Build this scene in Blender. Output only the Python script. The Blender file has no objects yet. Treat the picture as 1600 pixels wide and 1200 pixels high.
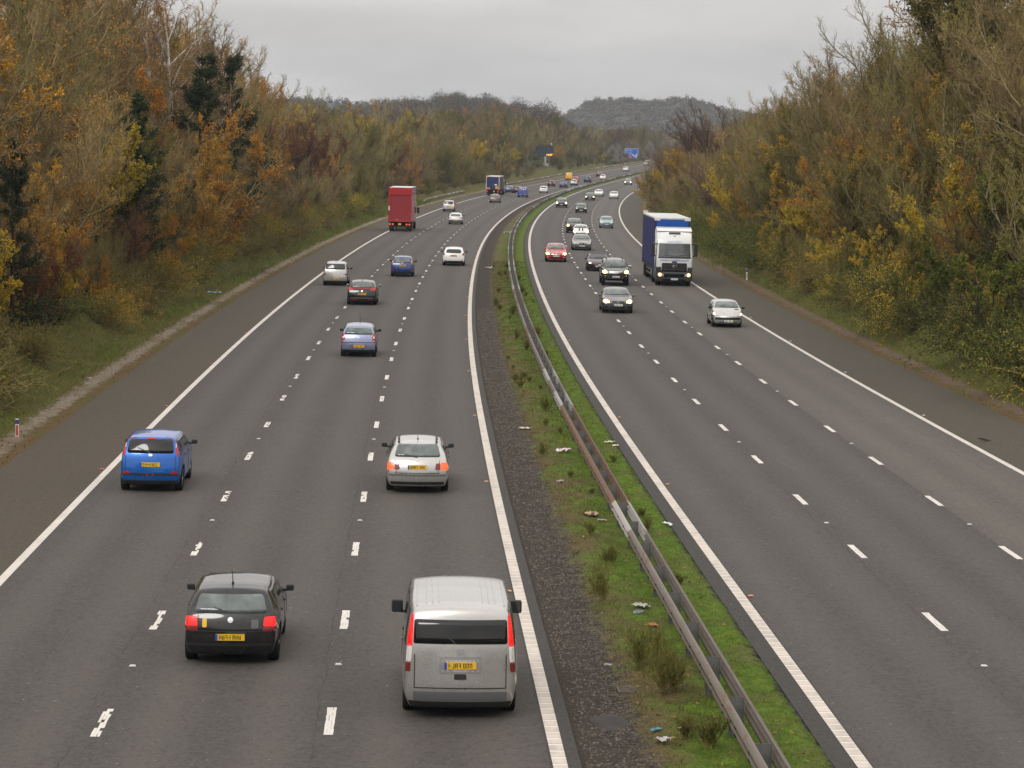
import bpy, bmesh, math, random
import numpy as np
from mathutils import Vector, Matrix, Euler
from mathutils.bvhtree import BVHTree
from mathutils.geometry import delaunay_2d_cdt

SC = bpy.context.scene
COL = SC.collection
R = math.radians
rng = np.random.default_rng(11)
random.seed(5)

# ------------------------------------------------------------------ camera
CAM_F, CAM_H, CAM_ROLL = 4004.8, 9.314, 0.001426      # focal length in pixels of a 1600 px wide frame
PITCH = math.atan(395.0 / CAM_F)
cd = bpy.data.cameras.new('camera')
cd.sensor_width = 36.0
cd.lens = 36.0 * CAM_F / 1600.0
cd.clip_start = 1.0
cd.clip_end = 20000.0
cam = bpy.data.objects.new('camera', cd)
COL.objects.link(cam)
cam.matrix_world = Matrix.Translation((0, 0, CAM_H)) @ Matrix.Rotation(R(90) - PITCH, 4, 'X') @ Matrix.Rotation(CAM_ROLL, 4, 'Z')
SC.camera = cam

# ------------------------------------------------------------------ sky, sun, exposure
SUN_EL, SUN_AZ = R(42), R(200)
wd = bpy.data.worlds.new('World')
SC.world = wd
wd.use_nodes = True
nt = wd.node_tree
nt.nodes.clear()
def N(t, kind, **kw):
    n = t.nodes.new(kind)
    for k, v in kw.items():
        setattr(n, k, v)
    return n
sky = N(nt, 'ShaderNodeTexSky', sky_type='NISHITA', sun_disc=False, sun_elevation=SUN_EL, sun_rotation=SUN_AZ, dust_density=4.0, air_density=1.0)
hs = N(nt, 'ShaderNodeHueSaturation'); hs.inputs['Saturation'].default_value = 0.10
tc = N(nt, 'ShaderNodeTexCoord')
sep = N(nt, 'ShaderNodeSeparateXYZ')
up = N(nt, 'ShaderNodeMapRange'); up.inputs[1].default_value = 0.0; up.inputs[2].default_value = 0.75; up.inputs[3].default_value = 0.88; up.inputs[4].default_value = 1.95
mp = N(nt, 'ShaderNodeMapping'); mp.inputs['Scale'].default_value = (1.6, 1.6, 7.0)
cl = N(nt, 'ShaderNodeTexNoise'); cl.inputs['Scale'].default_value = 2.2; cl.inputs['Detail'].default_value = 5.0; cl.inputs['Roughness'].default_value = 0.55
clr = N(nt, 'ShaderNodeMapRange'); clr.inputs[1].default_value = 0.3; clr.inputs[2].default_value = 0.7; clr.inputs[3].default_value = 0.72; clr.inputs[4].default_value = 1.20
mul = N(nt, 'ShaderNodeMath', operation='MULTIPLY')
ov = N(nt, 'ShaderNodeMix', data_type='RGBA'); ov.inputs[0].default_value = 0.88
ov.inputs[7].default_value = (7.25, 6.95, 6.68, 1)          # the closed cloud deck
vm = N(nt, 'ShaderNodeVectorMath', operation='SCALE')
bg = N(nt, 'ShaderNodeBackground'); bg.inputs['Strength'].default_value = 0.1
wo = N(nt, 'ShaderNodeOutputWorld')
L_ = nt.links.new
L_(sky.outputs[0], hs.inputs['Color']); L_(hs.outputs[0], ov.inputs[6])
L_(tc.outputs['Generated'], sep.inputs[0]); L_(sep.outputs['Z'], up.inputs[0])
L_(tc.outputs['Generated'], mp.inputs[0]); L_(mp.outputs[0], cl.inputs['Vector']); L_(cl.outputs[0], clr.inputs[0])
L_(up.outputs[0], mul.inputs[0]); L_(clr.outputs[0], mul.inputs[1])
L_(ov.outputs[2], vm.inputs[0]); L_(mul.outputs[0], vm.inputs['Scale'])
L_(vm.outputs[0], bg.inputs['Color']); L_(bg.outputs[0], wo.inputs['Surface'])

sd = bpy.data.lights.new('sun', 'SUN')
sd.energy = 0.95; sd.angle = R(18); sd.color = (1.0, 0.96, 0.9)
sun = bpy.data.objects.new('sun', sd); COL.objects.link(sun)
sun.rotation_euler = Vector((-math.sin(SUN_AZ) * math.cos(SUN_EL), -math.cos(SUN_AZ) * math.cos(SUN_EL), -math.sin(SUN_EL))).to_track_quat('-Z', 'Y').to_euler()

SC.view_settings.view_transform = 'Standard'
SC.view_settings.look = 'None'
SC.view_settings.exposure = 0.2
SC.view_settings.gamma = 1.0
SC.view_settings.use_curve_mapping = False
SC.render.engine = 'CYCLES'
SC.cycles.max_bounces = 6
SC.cycles.diffuse_bounces = 2
SC.cycles.glossy_bounces = 3
SC.cycles.transmission_bounces = 3
SC.cycles.transparent_max_bounces = 6
SC.cycles.volume_bounces = 0
SC.cycles.use_denoising = True
SC.cycles.denoiser = 'OPENIMAGEDENOISE'
SC.cycles.denoising_input_passes = 'RGB_ALBEDO_NORMAL'
SC.cycles.denoising_prefilter = 'ACCURATE'
SC.cycles.use_adaptive_sampling = True
SC.cycles.adaptive_threshold = 0.008
SC.cycles.sample_clamp_indirect = 6.0

# ------------------------------------------------------------------ object helpers
def tag(o, label=None, cat=None, group=None, kind=None):
    if label: o['label'] = label
    if cat: o['category'] = cat
    if group: o['group'] = group
    if kind: o['kind'] = kind
    return o
def link(name, me, parent=None):
    o = bpy.data.objects.new(name, me)
    COL.objects.link(o)
    if parent is not None: o.parent = parent
    return o
def empty(name, label, cat, mat=None, group=None):
    o = bpy.data.objects.new(name, None); COL.objects.link(o)
    o.empty_display_size = 0.2
    if mat is not None: o.matrix_world = mat
    return tag(o, label, cat, group)
def mesh_np(name, V, Q, mats, mi=None, smooth=False, uv=None):
    """all-quad mesh from arrays"""
    me = bpy.data.meshes.new(name)
    V = np.asarray(V, np.float32); Q = np.asarray(Q, np.int32)
    k = Q.shape[1]
    me.vertices.add(len(V)); me.vertices.foreach_set('co', V.ravel())
    me.loops.add(Q.size); me.loops.foreach_set('vertex_index', Q.ravel())
    me.polygons.add(len(Q)); me.polygons.foreach_set('loop_start', np.arange(0, Q.size, k, dtype=np.int32))
    me.polygons.foreach_set('loop_total', np.full(len(Q), k, np.int32))
    for m in (mats if isinstance(mats, (list, tuple)) else [mats]): me.materials.append(m)
    if mi is not None: me.polygons.foreach_set('material_index', np.asarray(mi, np.int32))
    if smooth: me.polygons.foreach_set('use_smooth', np.ones(len(Q), bool))
    if uv is not None:
        l = me.uv_layers.new(name='UVMap')
        l.data.foreach_set('uv', np.asarray(uv, np.float32)[Q.ravel()].ravel())
    me.update(); me.validate()
    return me
def mesh_bm(name, bm, mats, smooth=False):
    me = bpy.data.meshes.new(name)
    bmesh.ops.recalc_face_normals(bm, faces=bm.faces)
    bm.to_mesh(me); bm.free()
    for m in (mats if isinstance(mats, (list, tuple)) else [mats]): me.materials.append(m)
    if smooth:
        for p in me.polygons: p.use_smooth = True
    return me
def bx(bm, x0, x1, y0, y1, z0, z1, mi=0, bev=0.0):
    r = bmesh.ops.create_cube(bm, size=1.0)
    vs = r['verts']
    for v in vs:
        v.co = Vector(((x0 + x1) / 2 + v.co.x * (x1 - x0), (y0 + y1) / 2 + v.co.y * (y1 - y0), (z0 + z1) / 2 + v.co.z * (z1 - z0)))
    fs = set(f for v in vs for f in v.link_faces)
    if bev > 0:
        es = list(set(e for v in vs for e in v.link_edges))
        rr = bmesh.ops.bevel(bm, geom=es, offset=bev, segments=2, affect='EDGES', profile=0.6)
        fs = set(rr['faces']) | set(f for f in fs if f.is_valid)
    for f in fs:
        if f.is_valid: f.material_index = mi
    return fs
def cyl(bm, c, axis, r0, r1, h, seg=20, mi=0):
    """closed cone from c along axis"""
    a = Vector(axis).normalized()
    q = a.to_track_quat('Z', 'Y').to_matrix().to_4x4()
    m = Matrix.Translation(Vector(c) + a * h / 2) @ q
    r = bmesh.ops.create_cone(bm, cap_ends=True, segments=seg, radius1=r0, radius2=r1, depth=h, matrix=m)
    for f in set(f for v in r['verts'] for f in v.link_faces): f.material_index = mi
def text_mesh(name, body, size, mat, extrude=0.004):
    cu = bpy.data.curves.new(name, 'FONT'); cu.body = body; cu.size = size; cu.extrude = extrude
    cu.align_x = 'CENTER'; cu.align_y = 'CENTER'; cu.resolution_u = 3
    o = bpy.data.objects.new(name, cu); COL.objects.link(o)
    dg = bpy.context.evaluated_depsgraph_get()
    me = bpy.data.meshes.new_from_object(o.evaluated_get(dg))
    bpy.data.objects.remove(o); bpy.data.curves.remove(cu)
    me.materials.clear(); me.materials.append(mat)
    return me

# ------------------------------------------------------------------ materials
def newmat(name):
    m = bpy.data.materials.new(name); m.use_nodes = True
    t = m.node_tree
    return m, t, t.nodes['Principled BSDF']
def pbr(name, col, rough=0.5, metal=0.0, coat=0.0, var=0.0, vscale=3.0, spec=0.5, emit=None, estr=0.0, bump=0.0):
    m, t, b = newmat(name)
    b.inputs['Base Color'].default_value = (*col, 1)
    b.inputs['Roughness'].default_value = rough
    b.inputs['Metallic'].default_value = metal
    b.inputs['Coat Weight'].default_value = coat
    b.inputs['Coat Roughness'].default_value = 0.06
    b.inputs['Specular IOR Level'].default_value = spec
    if emit:
        b.inputs['Emission Color'].default_value = (*emit, 1); b.inputs['Emission Strength'].default_value = estr
    if var or bump:
        co = N(t, 'ShaderNodeTexCoord')
        n = N(t, 'ShaderNodeTexNoise'); n.inputs['Scale'].default_value = vscale; n.inputs['Detail'].default_value = 6
        t.links.new(co.outputs['Object'], n.inputs['Vector'])
        if var:
            mx = N(t, 'ShaderNodeMix', data_type='RGBA')
            mx.inputs[6].default_value = tuple(c * (1 - var) for c in col) + (1,)
            mx.inputs[7].default_value = tuple(min(1, c * (1 + var)) for c in col) + (1,)
            mr = N(t, 'ShaderNodeMapRange'); mr.inputs[1].default_value = 0.3; mr.inputs[2].default_value = 0.7
            t.links.new(n.outputs[0], mr.inputs[0]); t.links.new(mr.outputs[0], mx.inputs[0]); t.links.new(mx.outputs[2], b.inputs['Base Color'])
        if bump:
            bp = N(t, 'ShaderNodeBump'); bp.inputs['Strength'].default_value = bump; bp.inputs['Distance'].default_value = 0.02
            t.links.new(n.outputs[0], bp.inputs['Height']); t.links.new(bp.outputs[0], b.inputs['Normal'])
    return m
class G:
    """tiny expression helper for one node tree"""
    def __init__(s, t): s.t = t
    def _in(s, sock, v):
        if hasattr(v, 'is_linked') or isinstance(v, bpy.types.NodeSocket): s.t.links.new(v, sock)
        else: sock.default_value = v
    def m(s, op, a, b=0.0, c=0.0, clamp=False):
        n = N(s.t, 'ShaderNodeMath', operation=op, use_clamp=clamp)
        s._in(n.inputs[0], a); s._in(n.inputs[1], b); s._in(n.inputs[2], c)
        return n.outputs[0]
    def noise(s, vec, scale, detail=4, rough=0.5, dim='3D'):
        n = N(s.t, 'ShaderNodeTexNoise'); n.inputs['Scale'].default_value = scale; n.inputs['Detail'].default_value = detail; n.inputs['Roughness'].default_value = rough
        if vec is not None: s.t.links.new(vec, n.inputs['Vector'])
        return n.outputs[0]
    def rng(s, v, a, b, c=0.0, d=1.0, smooth=False):
        n = N(s.t, 'ShaderNodeMapRange', interpolation_type='SMOOTHSTEP' if smooth else 'LINEAR')
        s._in(n.inputs[0], v)
        for i, x in enumerate((a, b, c, d)): n.inputs[1 + i].default_value = x
        return n.outputs[0]
    def mix(s, f, a, b):
        n = N(s.t, 'ShaderNodeMix', data_type='RGBA')
        s._in(n.inputs[0], f)
        for i, v in ((6, a), (7, b)):
            if isinstance(v, tuple): n.inputs[i].default_value = (*v[:3], 1)
            else: s.t.links.new(v, n.inputs[i])
        return n.outputs[2]
    def scale(s, vec, x, y, z):
        n = N(s.t, 'ShaderNodeMapping'); n.inputs['Scale'].default_value = (x, y, z); s.t.links.new(vec, n.inputs[0]); return n.outputs[0]
    def bump(s, h, strength, dist, b):
        n = N(s.t, 'ShaderNodeBump'); n.inputs['Strength'].default_value = strength; n.inputs['Distance'].default_value = dist
        s.t.links.new(h, n.inputs['Height']); s.t.links.new(n.outputs[0], b.inputs['Normal'])
def uv_so(t):
    u = N(t, 'ShaderNodeUVMap'); sp = N(t, 'ShaderNodeSeparateXYZ'); t.links.new(u.outputs[0], sp.inputs[0])
    return u.outputs[0], sp.outputs[0], sp.outputs[1]

# ------------------------------------------------------------------ the road's own coordinates: s along it, o to the right
SN = [0, 60, 120, 180, 240, 300, 360, 420, 500, 600, 720, 860, 1000]
KN = [-.000496, .000176, .000296, .000176, .00025, .000267, .000222, .000236, .000176, .000283, .000197, .000327, .000484]
GN = [-.00469, -.00752, -.00611, -.00625, -.00648, -.00642, -.00573, -.00661, -.00681, -.00488, .00054, .00573, .01032]
S_ = np.arange(0, 7001.0, 0.5)
_k = np.interp(S_, SN + [1150, 1300], KN + [.0004, 0.0]); _g = np.interp(S_, SN + [1200, 1400], GN + [.012, .0])
_th = -0.0273422 + np.concatenate([[0], np.cumsum((_k[1:] + _k[:-1]) * .25)])
def _int(a): return np.concatenate([[0], np.cumsum((a[1:] + a[:-1]) * .25)])
X_ = -1.53852 + _int(np.sin(_th)); Y_ = _int(np.cos(_th)); Z_ = _int(_g)
_sb = np.arange(-120, 0, 0.5)
X_ = np.concatenate([X_[0] + _sb * math.sin(_th[0]), X_]); Y_ = np.concatenate([_sb * math.cos(_th[0]), Y_]); Z_ = np.concatenate([_sb * -.0047, Z_])
_th = np.concatenate([np.full(len(_sb), _th[0]), _th]); S_ = np.concatenate([_sb, S_])
def crossfall(s, o):
    eL = np.interp(s, [0, 250, 1000], [-.01434, -.0231, -.0231]); eR = np.interp(s, [0, 250, 1000], [-.01695, -.02479, -.02479])
    oL = np.clip(o, -11, 3.9); oR = np.clip(o, 7.8, 23)
    zl = eL * oL; zr = eR * (oR - 8.176) - .0587
    f = np.clip((np.asarray(o, float) - 3.9) / 3.9, 0, 1)
    return zl * (1 - f) + zr * f
def at(s, o, dz=0.0):
    s = np.asarray(s, float); o = np.asarray(o, float)
    th = np.interp(s, S_, _th)
    return np.stack([np.interp(s, S_, X_) + o * np.cos(th), np.interp(s, S_, Y_) - o * np.sin(th), np.interp(s, S_, Z_) + crossfall(s, o) + dz], -1)
def frame(s, o, back=False):
    """matrix with local +x along the traffic, +y to its left, +z square to the road"""
    p = Vector(at(s, o)); a = Vector(at(s + 1, o)) - Vector(at(s - 1, o)); b = Vector(at(s, o - .5)) - Vector(at(s, o + .5))
    x = a.normalized(); z = x.cross(b).normalized(); y = z.cross(x)
    if back: x, y = -x, -y
    m = Matrix((x, y, z)).transposed().to_4x4(); m.translation = p
    return m
def cam_px(P):
    """photo pixel of world points"""
    P = np.asarray(P, float); zz = P[..., 2] - CAM_H
    zc = P[..., 1] * math.cos(PITCH) - zz * math.sin(PITCH); yc = -zz * math.cos(PITCH) - P[..., 1] * math.sin(PITCH)
    return 800 + CAM_F * P[..., 0] / zc, 600 + CAM_F * yc / zc
def smooth01(x): x = np.clip(x, 0, 1); return x * x * (3 - 2 * x)
def hbL(s): return np.interp(s, [0, 80, 300, 420, 560, 720, 850, 1000, 1200], [9.5, 9.5, 8.5, 6.5, 7.0, 9.0, 8.0, 5.5, 4.0])
def hbR(s): return np.interp(s, [0, 100, 300, 500, 700, 1000, 1200], [9.5, 9.5, 8.0, 5.0, 3.5, 3.0, 3.0])
def bank(s, o):
    """height of the cutting's slopes above the road's edge"""
    s = np.asarray(s, float); o = np.asarray(o, float)
    l = np.maximum(0, -13.2 - 5.5 * smooth01((s - 880) / 70) - o); r = np.maximum(0, o - 24.2)
    hl = hbL(s) * (1 - np.exp(-l * .70 / np.maximum(hbL(s), .1))) + .05 * np.clip(-11 - o, 0, 2.2)
    hr = hbR(s) * (1 - np.exp(-r * .74 / np.maximum(hbR(s), .1))) + .04 * np.clip(o - 23, 0, 1.2)
    return hl + hr
def strip_mesh(name, ss, oo, mats, dz=0.0, smooth=False, zf=None):
    """sheet over s x o with uv = (o, s)"""
    ss = np.asarray(ss, float); oo = np.asarray(oo, float)
    Sg, Og = np.meshgrid(ss, oo, indexing='ij')
    P = at(Sg, Og, dz)
    if zf is not None: P[..., 2] += zf(Sg, Og)
    n, k = Sg.shape
    i = np.arange(n * k).reshape(n, k)
    Q = np.stack([i[:-1, :-1], i[:-1, 1:], i[1:, 1:], i[1:, :-1]], -1).reshape(-1, 4)
    return mesh_np(name, P.reshape(-1, 3), Q, mats, smooth=smooth, uv=np.stack([Og.ravel(), Sg.ravel()], -1))
# ------------------------------------------------------------------ ground, carriageways, markings
def asphalt(name, base, lo, hi, lane0=None, streak=0.0, speck=0.25, cracks=(), brown=None, wear=0.0):
    m, t, b = newmat(name); g = G(t)
    uv, o, s = uv_so(t)
    tco = N(t, 'ShaderNodeTexCoord').outputs['Object']
    v = g.rng(g.noise(g.scale(uv, 1.0, .05, 1), 1.6, 5, .6), .3, .7, -.12, .12)
    v = g.m('ADD', v, g.rng(g.noise(uv, .35, 5, .6), .3, .7, -.10, .10))
    if lane0 is not None:
        f = g.m('FRACT', g.m('DIVIDE', g.m('SUBTRACT', o, lane0), 3.65))
        tr = g.m('COSINE', g.m('MULTIPLY', g.m('SUBTRACT', f, .25), 4 * math.pi))
        v = g.m('ADD', v, g.m('MULTIPLY', tr, streak))
    f = g.rng(v, -.5, .5, 0, 1)
    c = g.mix(f, tuple(x * lo for x in base), tuple(x * hi for x in base))
    if brown: c = g.mix(g.rng(g.noise(g.scale(uv, 1.2, .12, 1), .5, 6, .65), .42, .66), c, brown)
    sp = g.noise(tco, 55.0, 2, .7)
    c2 = g.mix(g.rng(sp, .30, .72, 0, 1), tuple(x * .45 for x in base), tuple(min(1, x * 1.75) for x in base))
    c = g.mix(speck, c, c2)
    gr_ = g.m('ADD', g.m('MULTIPLY', g.noise(tco, 17.0, 2, .8), .6), g.m('MULTIPLY', g.noise(tco, 7.0, 3, .75), .4))
    c = g.mix(g.rng(gr_, .40, .62, 0, .75), c, tuple(x * 1.55 for x in base))
    c = g.mix(g.rng(gr_, .36, .50, .55, 0), c, tuple(x * .45 for x in base))
    if wear:
        w = g.m('MULTIPLY', g.rng(g.noise(tco, 22.0, 3, .7), .58, .66), g.rng(g.noise(g.scale(uv, .8, .04, 1), 1.0, 3, .5), .5, .68))
        c = g.mix(g.m('MULTIPLY', w, wear), c, tuple(x * .35 for x in base))
    chips = g.rng(g.noise(tco, 9.0, 1, .5), .775, .80)
    c = g.mix(g.m('MULTIPLY', chips, .5), c, (.38, .36, .33))
    for oc, wd_ in cracks:
        wob = g.rng(g.noise(g.scale(uv, 0, 1, 0), .55, 6, .7), .3, .7, -.09, .09)
        d = g.m('ABSOLUTE', g.m('SUBTRACT', o, g.m('ADD', wob, oc)))
        br = g.rng(g.noise(uv, .9, 4, .6), .40, .52)
        k = g.m('MULTIPLY', g.rng(d, wd_ * .4, wd_, 1, 0), br)
        c = g.mix(g.m('MULTIPLY', k, .55), c, (.016, .014, .012))
    t.links.new(c, b.inputs['Base Color'])
    b.inputs['Roughness'].default_value = .82; b.inputs['Specular IOR Level'].default_value = .32
    g.bump(sp, .5, .012, b)
    return m
A_BASE = (.0585, .0515, .0460)
m_road = asphalt('asphalt_worn', A_BASE, .50, 1.46, -7.3, .34, .30, cracks=((-3.95, .018), (-.22, .02), (-6.9, .012)))
m_roadR = asphalt('asphalt_right', (.0585, .0522, .0478), .52, 1.42, 8.08, .32, .28, cracks=((11.55, .02), (15.62, .03)))
m_lane1 = asphalt('asphalt_lane_resurfaced', (.079, .071, .061), .54, 1.36, 15.38, .30, .32, cracks=((18.35, .018),), wear=.9)
m_hsL = asphalt('asphalt_shoulder', (.050, .040, .028), .72, 1.28, None, 0, .26, brown=(.064, .045, .024))
m_hsR = asphalt('asphalt_shoulder_mossy', (.054, .045, .033), .72, 1.25, None, 0, .26, brown=(.036, .038, .016))
m_dark = asphalt('asphalt_margin', (.036, .033, .030), .7, 1.3, None, 0, .35)
SS = np.concatenate([np.arange(-60, 520, 2.0), np.arange(520, 1400, 6.0)])
tag(link('carriageway', strip_mesh('carriageway', SS, [-7.35, -5.5, -3.65, -1.8, 0, 1.8, 3.42], m_road, .012)), kind='structure')
tag(link('carriageway', strip_mesh('carriageway', SS, [8.32, 10, 11.75, 13.5, 15.40], m_roadR, .012)), kind='structure')
tag(link('lane', strip_mesh('lane', SS, [15.40, 17.2, 19.28], m_lane1, .012)), kind='structure')
tag(link('hard_shoulder', strip_mesh('hard_shoulder', SS, [-10.45, -9, -7.35], m_hsL, .012)), kind='structure')
tag(link('hard_shoulder', strip_mesh('hard_shoulder', SS, [19.28, 21, 22.6], m_hsR, .012)), kind='structure')
tag(link('road_margin', strip_mesh('road_margin', SS, [3.42, 3.90], m_dark, .010)), kind='structure')
tag(link('road_margin', strip_mesh('road_margin', SS, [7.72, 8.32], m_dark, .010)), kind='structure')

def paint(name, col, rib=0.0, worn=0.0, dirt=.25):
    m, t, b = newmat(name); g = G(t); uv, o, s = uv_so(t)
    v = g.noise(g.scale(uv, 1, .3, 1), 3.0, 6, .65)
    c = g.mix(g.m('MULTIPLY', g.rng(v, .4, .68), dirt * 1.6), col, tuple(x * .45 for x in col))
    sp = g.noise(uv, 30, 3, .7)
    c = g.mix(g.rng(sp, .52, .72, 0, .35), c, tuple(x * .5 for x in col))
    h = sp
    if rib:
        f = g.m('FRACT', g.m('DIVIDE', s, rib))
        k = g.rng(g.m('ABSOLUTE', g.m('SUBTRACT', f, .5)), .06, .11, 1, 0)
        c = g.mix(k, c, (.68, .63, .57)); k2 = g.rng(g.m('ABSOLUTE', g.m('SUBTRACT', f, .62)), .03, .06, 1, 0)
        c = g.mix(g.m('MULTIPLY', k2, .45), c, (.20, .17, .14))
        g.bump(k, .8, .02, b)
    t.links.new(c, b.inputs['Base Color']); b.inputs['Roughness'].default_value = .7
    return m
m_white = paint('road_paint', (.66, .62, .575), dirt=.2)
m_edge = paint('ribbed_edge_paint', (.56, .50, .435), rib=.43, dirt=.35)
m_edgeL = paint('edge_paint', (.60, .55, .50), rib=.30, dirt=.25)
for oc, w, mm in ((-7.397, .20, m_edgeL), (3.576, .225, m_edge), (8.176, .225, m_edge), (19.32, .20, m_edgeL)):
    tag(link('edge_line', strip_mesh('edge_line', np.arange(-60, 1400, 2.0), [oc - w / 2, oc + w / 2], mm, .018)), kind='structure')
def dashes(name, oc, s0, s1, worn, w=.15):
    V, Q, U = [], [], []
    r = random.Random(int(oc * 100) + 7)
    for k in range(-3, 112):
        sc = s0 + 9 * k
        if sc > s1: break
        cells = 10
        for c in range(cells):
            for (a, b_) in ((-.5, -.17), (-.17, .17), (.17, .5)):
                if worn and sc < 300:
                    px = worn * (.55 + .9 * (c / cells if k % 2 else .5 + .5 * math.sin(k * 1.7 + c)))
                    if c not in (0, 1) and r.random() < px: continue
                sa, sb = sc - 1 + 2.0 * c / cells, sc - 1 + 2.0 * (c + 1) / cells
                oa, ob = oc + a * w + r.uniform(-.006, .006), oc + b_ * w + r.uniform(-.006, .006)
                i = len(V)
                for (s, o) in ((sa, oa), (sa, ob), (sb, ob), (sb, oa)):
                    V.append(at(s, o, .018)); U.append((o, s))
                Q.append((i, i + 1, i + 2, i + 3))
    tag(link(name, mesh_np(name, V, Q, m_white, uv=U)), kind='structure')
dashes('lane_line', -3.65, 40.64, 930, .26)
dashes('lane_line', 0.0, 40.89, 930, .025)
dashes('lane_line', 11.73, 49.96, 930, .0)
dashes('lane_line', 15.38, 59.11, 930, .0)

# one sheet of ground out to the horizon, in rows across the road's line
def ground_mat():
    m, t, b = newmat('earth_and_leaf_litter'); g = G(t)
    tco = N(t, 'ShaderNodeTexCoord').outputs['Object']
    n1 = g.noise(tco, .12, 6, .6); n2 = g.noise(tco, 2.2, 6, .7); n3 = g.noise(tco, 14, 4, .7)
    c = g.mix(g.rng(n1, .35, .65), (.030, .021, .010), (.020, .022, .007))
    c = g.mix(g.rng(n2, .45, .65), c, (.050, .030, .013))
    c = g.mix(g.rng(n3, .58, .72), c, (.075, .046, .018))
    t.links.new(c, b.inputs['Base Color']); b.inputs['Roughness'].default_value = .95
    g.bump(n2, 1.0, .2, b)
    return m
m_ground = ground_mat()
yy = np.concatenate([np.arange(-110, 520, 4.0), np.arange(520, 1400, 12.0), np.geomspace(1400, 9000, 36)])
oo = np.concatenate([-np.geomspace(6000, 90, 22), np.arange(-80, -9, 1.5), [-10.4, -9.5, 0, 3.9, 5.8, 7.8, 15, 21, 22.5], np.arange(23.2, 95, 1.5), np.geomspace(100, 6000, 22)])
Yg, Og = np.meshgrid(yy, oo, indexing='ij')
th_ = np.interp(Yg, Y_, _th); sg = np.interp(Yg, Y_, S_) + np.where(np.abs(Og) < 120, Og * np.sin(th_), 0)
oc_ = np.where(np.abs(Og) < 120, Og * np.cos(th_), Og)
Xg = np.interp(Yg, Y_, X_) + Og
hills = 6 * np.sin(Xg / 310.0 + 1) * np.sin(Yg / 420.0) + 9 * np.clip((Yg - 1500) / 3000, 0, 1)
fade = np.clip((np.abs(Og) - 100) / 500, 0, 1)
nz = .22 * (np.sin(Xg * 1.3 + np.sin(Yg * .7) * 2) * np.sin(Yg * .9 + Xg * .4)) * np.clip((np.abs(oc_ - 6) - 21) / 4, 0, 1)
Zg = np.interp(sg, S_, Z_) + crossfall(sg, oc_) - .045 + bank(sg, oc_) + fade * hills + nz - .35 * ((oc_ > -16.2) & (oc_ < -10.6)) - .35 * ((oc_ > 22.8) & (oc_ < 28.2))
far_k = np.clip((Yg - 1150) / 250, 0, 1)
Zg = Zg * (1 - far_k) + far_k * np.where(np.abs(Og) < 100, Zg + 1.0, Zg)
n_, k_ = Yg.shape; ii = np.arange(n_ * k_).reshape(n_, k_)
Qg = np.stack([ii[:-1, :-1], ii[:-1, 1:], ii[1:, 1:], ii[1:, :-1]], -1).reshape(-1, 4)
tag(link('ground', mesh_np('ground', np.stack([Xg, Yg, Zg], -1).reshape(-1, 3), Qg, m_ground, smooth=True)), kind='structure')
def ground_z(s, o):
    return at(s, o)[..., 2] - .045 + bank(s, o)

# verges and the central reserve as finer sheets over it
def hnoise(S, O, a=.03, f=1.0):
    return a * (np.sin(S * 2.1 * f + np.sin(O * 3.3) * 1.7) * np.sin(O * 4.1 * f + S * .7) + .6 * np.sin(S * 5.3 * f + O * 2.9) * np.sin(O * 7.7 - S * 1.3) + .5 * np.sin(S * .37 + O))
def reserve_mat():
    m, t, b = newmat('reserve_gravel_and_moss'); g = G(t); uv, o, s = uv_so(t)
    tco = N(t, 'ShaderNodeTexCoord').outputs['Object']
    st = N(t, 'ShaderNodeTexVoronoi'); st.inputs['Scale'].default_value = 15.0; t.links.new(tco, st.inputs['Vector'])
    big = g.noise(uv, .45, 5, .6); fine = g.noise(tco, 20, 4, .75); med = g.noise(tco, 3.2, 5, .65)
    sv = N(t, 'ShaderNodeSeparateXYZ'); t.links.new(st.outputs['Color'], sv.inputs[0])
    gr = g.mix(sv.outputs[0], (.030, .024, .019), (.185, .155, .128))
    gr = g.mix(g.rng(st.outputs['Distance'], .1, .75), gr, (.018, .015, .013))
    side = g.m('ADD', o, g.rng(med, .3, .7, -.35, .35))
    gr = g.mix(g.rng(side, 4.0, 4.75, .88, .05), gr, g.mix(fine, (.026, .020, .015), (.075, .060, .047)))
    gr = g.mix(g.rng(g.noise(uv, .8, 4, .6), .48, .62, 0, .75), gr, g.mix(fine, (.022, .017, .013), (.070, .055, .043)))
    grass = g.mix(g.rng(med, .35, .65), (.062, .110, .009), (.130, .200, .018))
    brown = g.mix(fine, (.060, .042, .018), (.19, .145, .065))
    dry = g.m('ADD', g.rng(big, .42, .60), g.rng(o, 5.0, 6.6, .50, -.50))
    dry = g.m('ADD', dry, g.rng(s, 90, 160, 0, .15))
    gs = g.mix(g.m('MULTIPLY', dry, .9, clamp=True), grass, brown)
    gs = g.mix(g.rng(g.noise(tco, 1.7, 5, .7), .62, .70, 0, .75), gs, (.17, .165, .010))
    gs = g.mix(g.rng(fine, .30, .55, .55, 0), gs, (.010, .014, .003))
    c = g.mix(g.rng(side, 4.86, 5.12), gr, gs)
    c = g.mix(g.rng(g.m('ADD', o, g.rng(med, .3, .7, -.2, .2)), 7.58, 7.72), c, (.030, .026, .022))
    t.links.new(c, b.inputs['Base Color']); b.inputs['Roughness'].default_value = .95; b.inputs['Specular IOR Level'].default_value = .2
    g.bump(g.m('ADD', st.outputs['Distance'], g.m('MULTIPLY', fine, .6)), .9, .06, b)
    return m
m_res = reserve_mat()
def res_h(S, O):
    e = np.clip((O - 3.9) / .25, 0, 1) * np.clip((7.8 - O) / .25, 0, 1)
    gz = np.clip((O - 4.9) / .3, 0, 1)
    return e * (.02 + gz * .045 + hnoise(S, O, .022 + .0 * S, 1.3) * (1 + gz)) - .035 * (1 - e)
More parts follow.
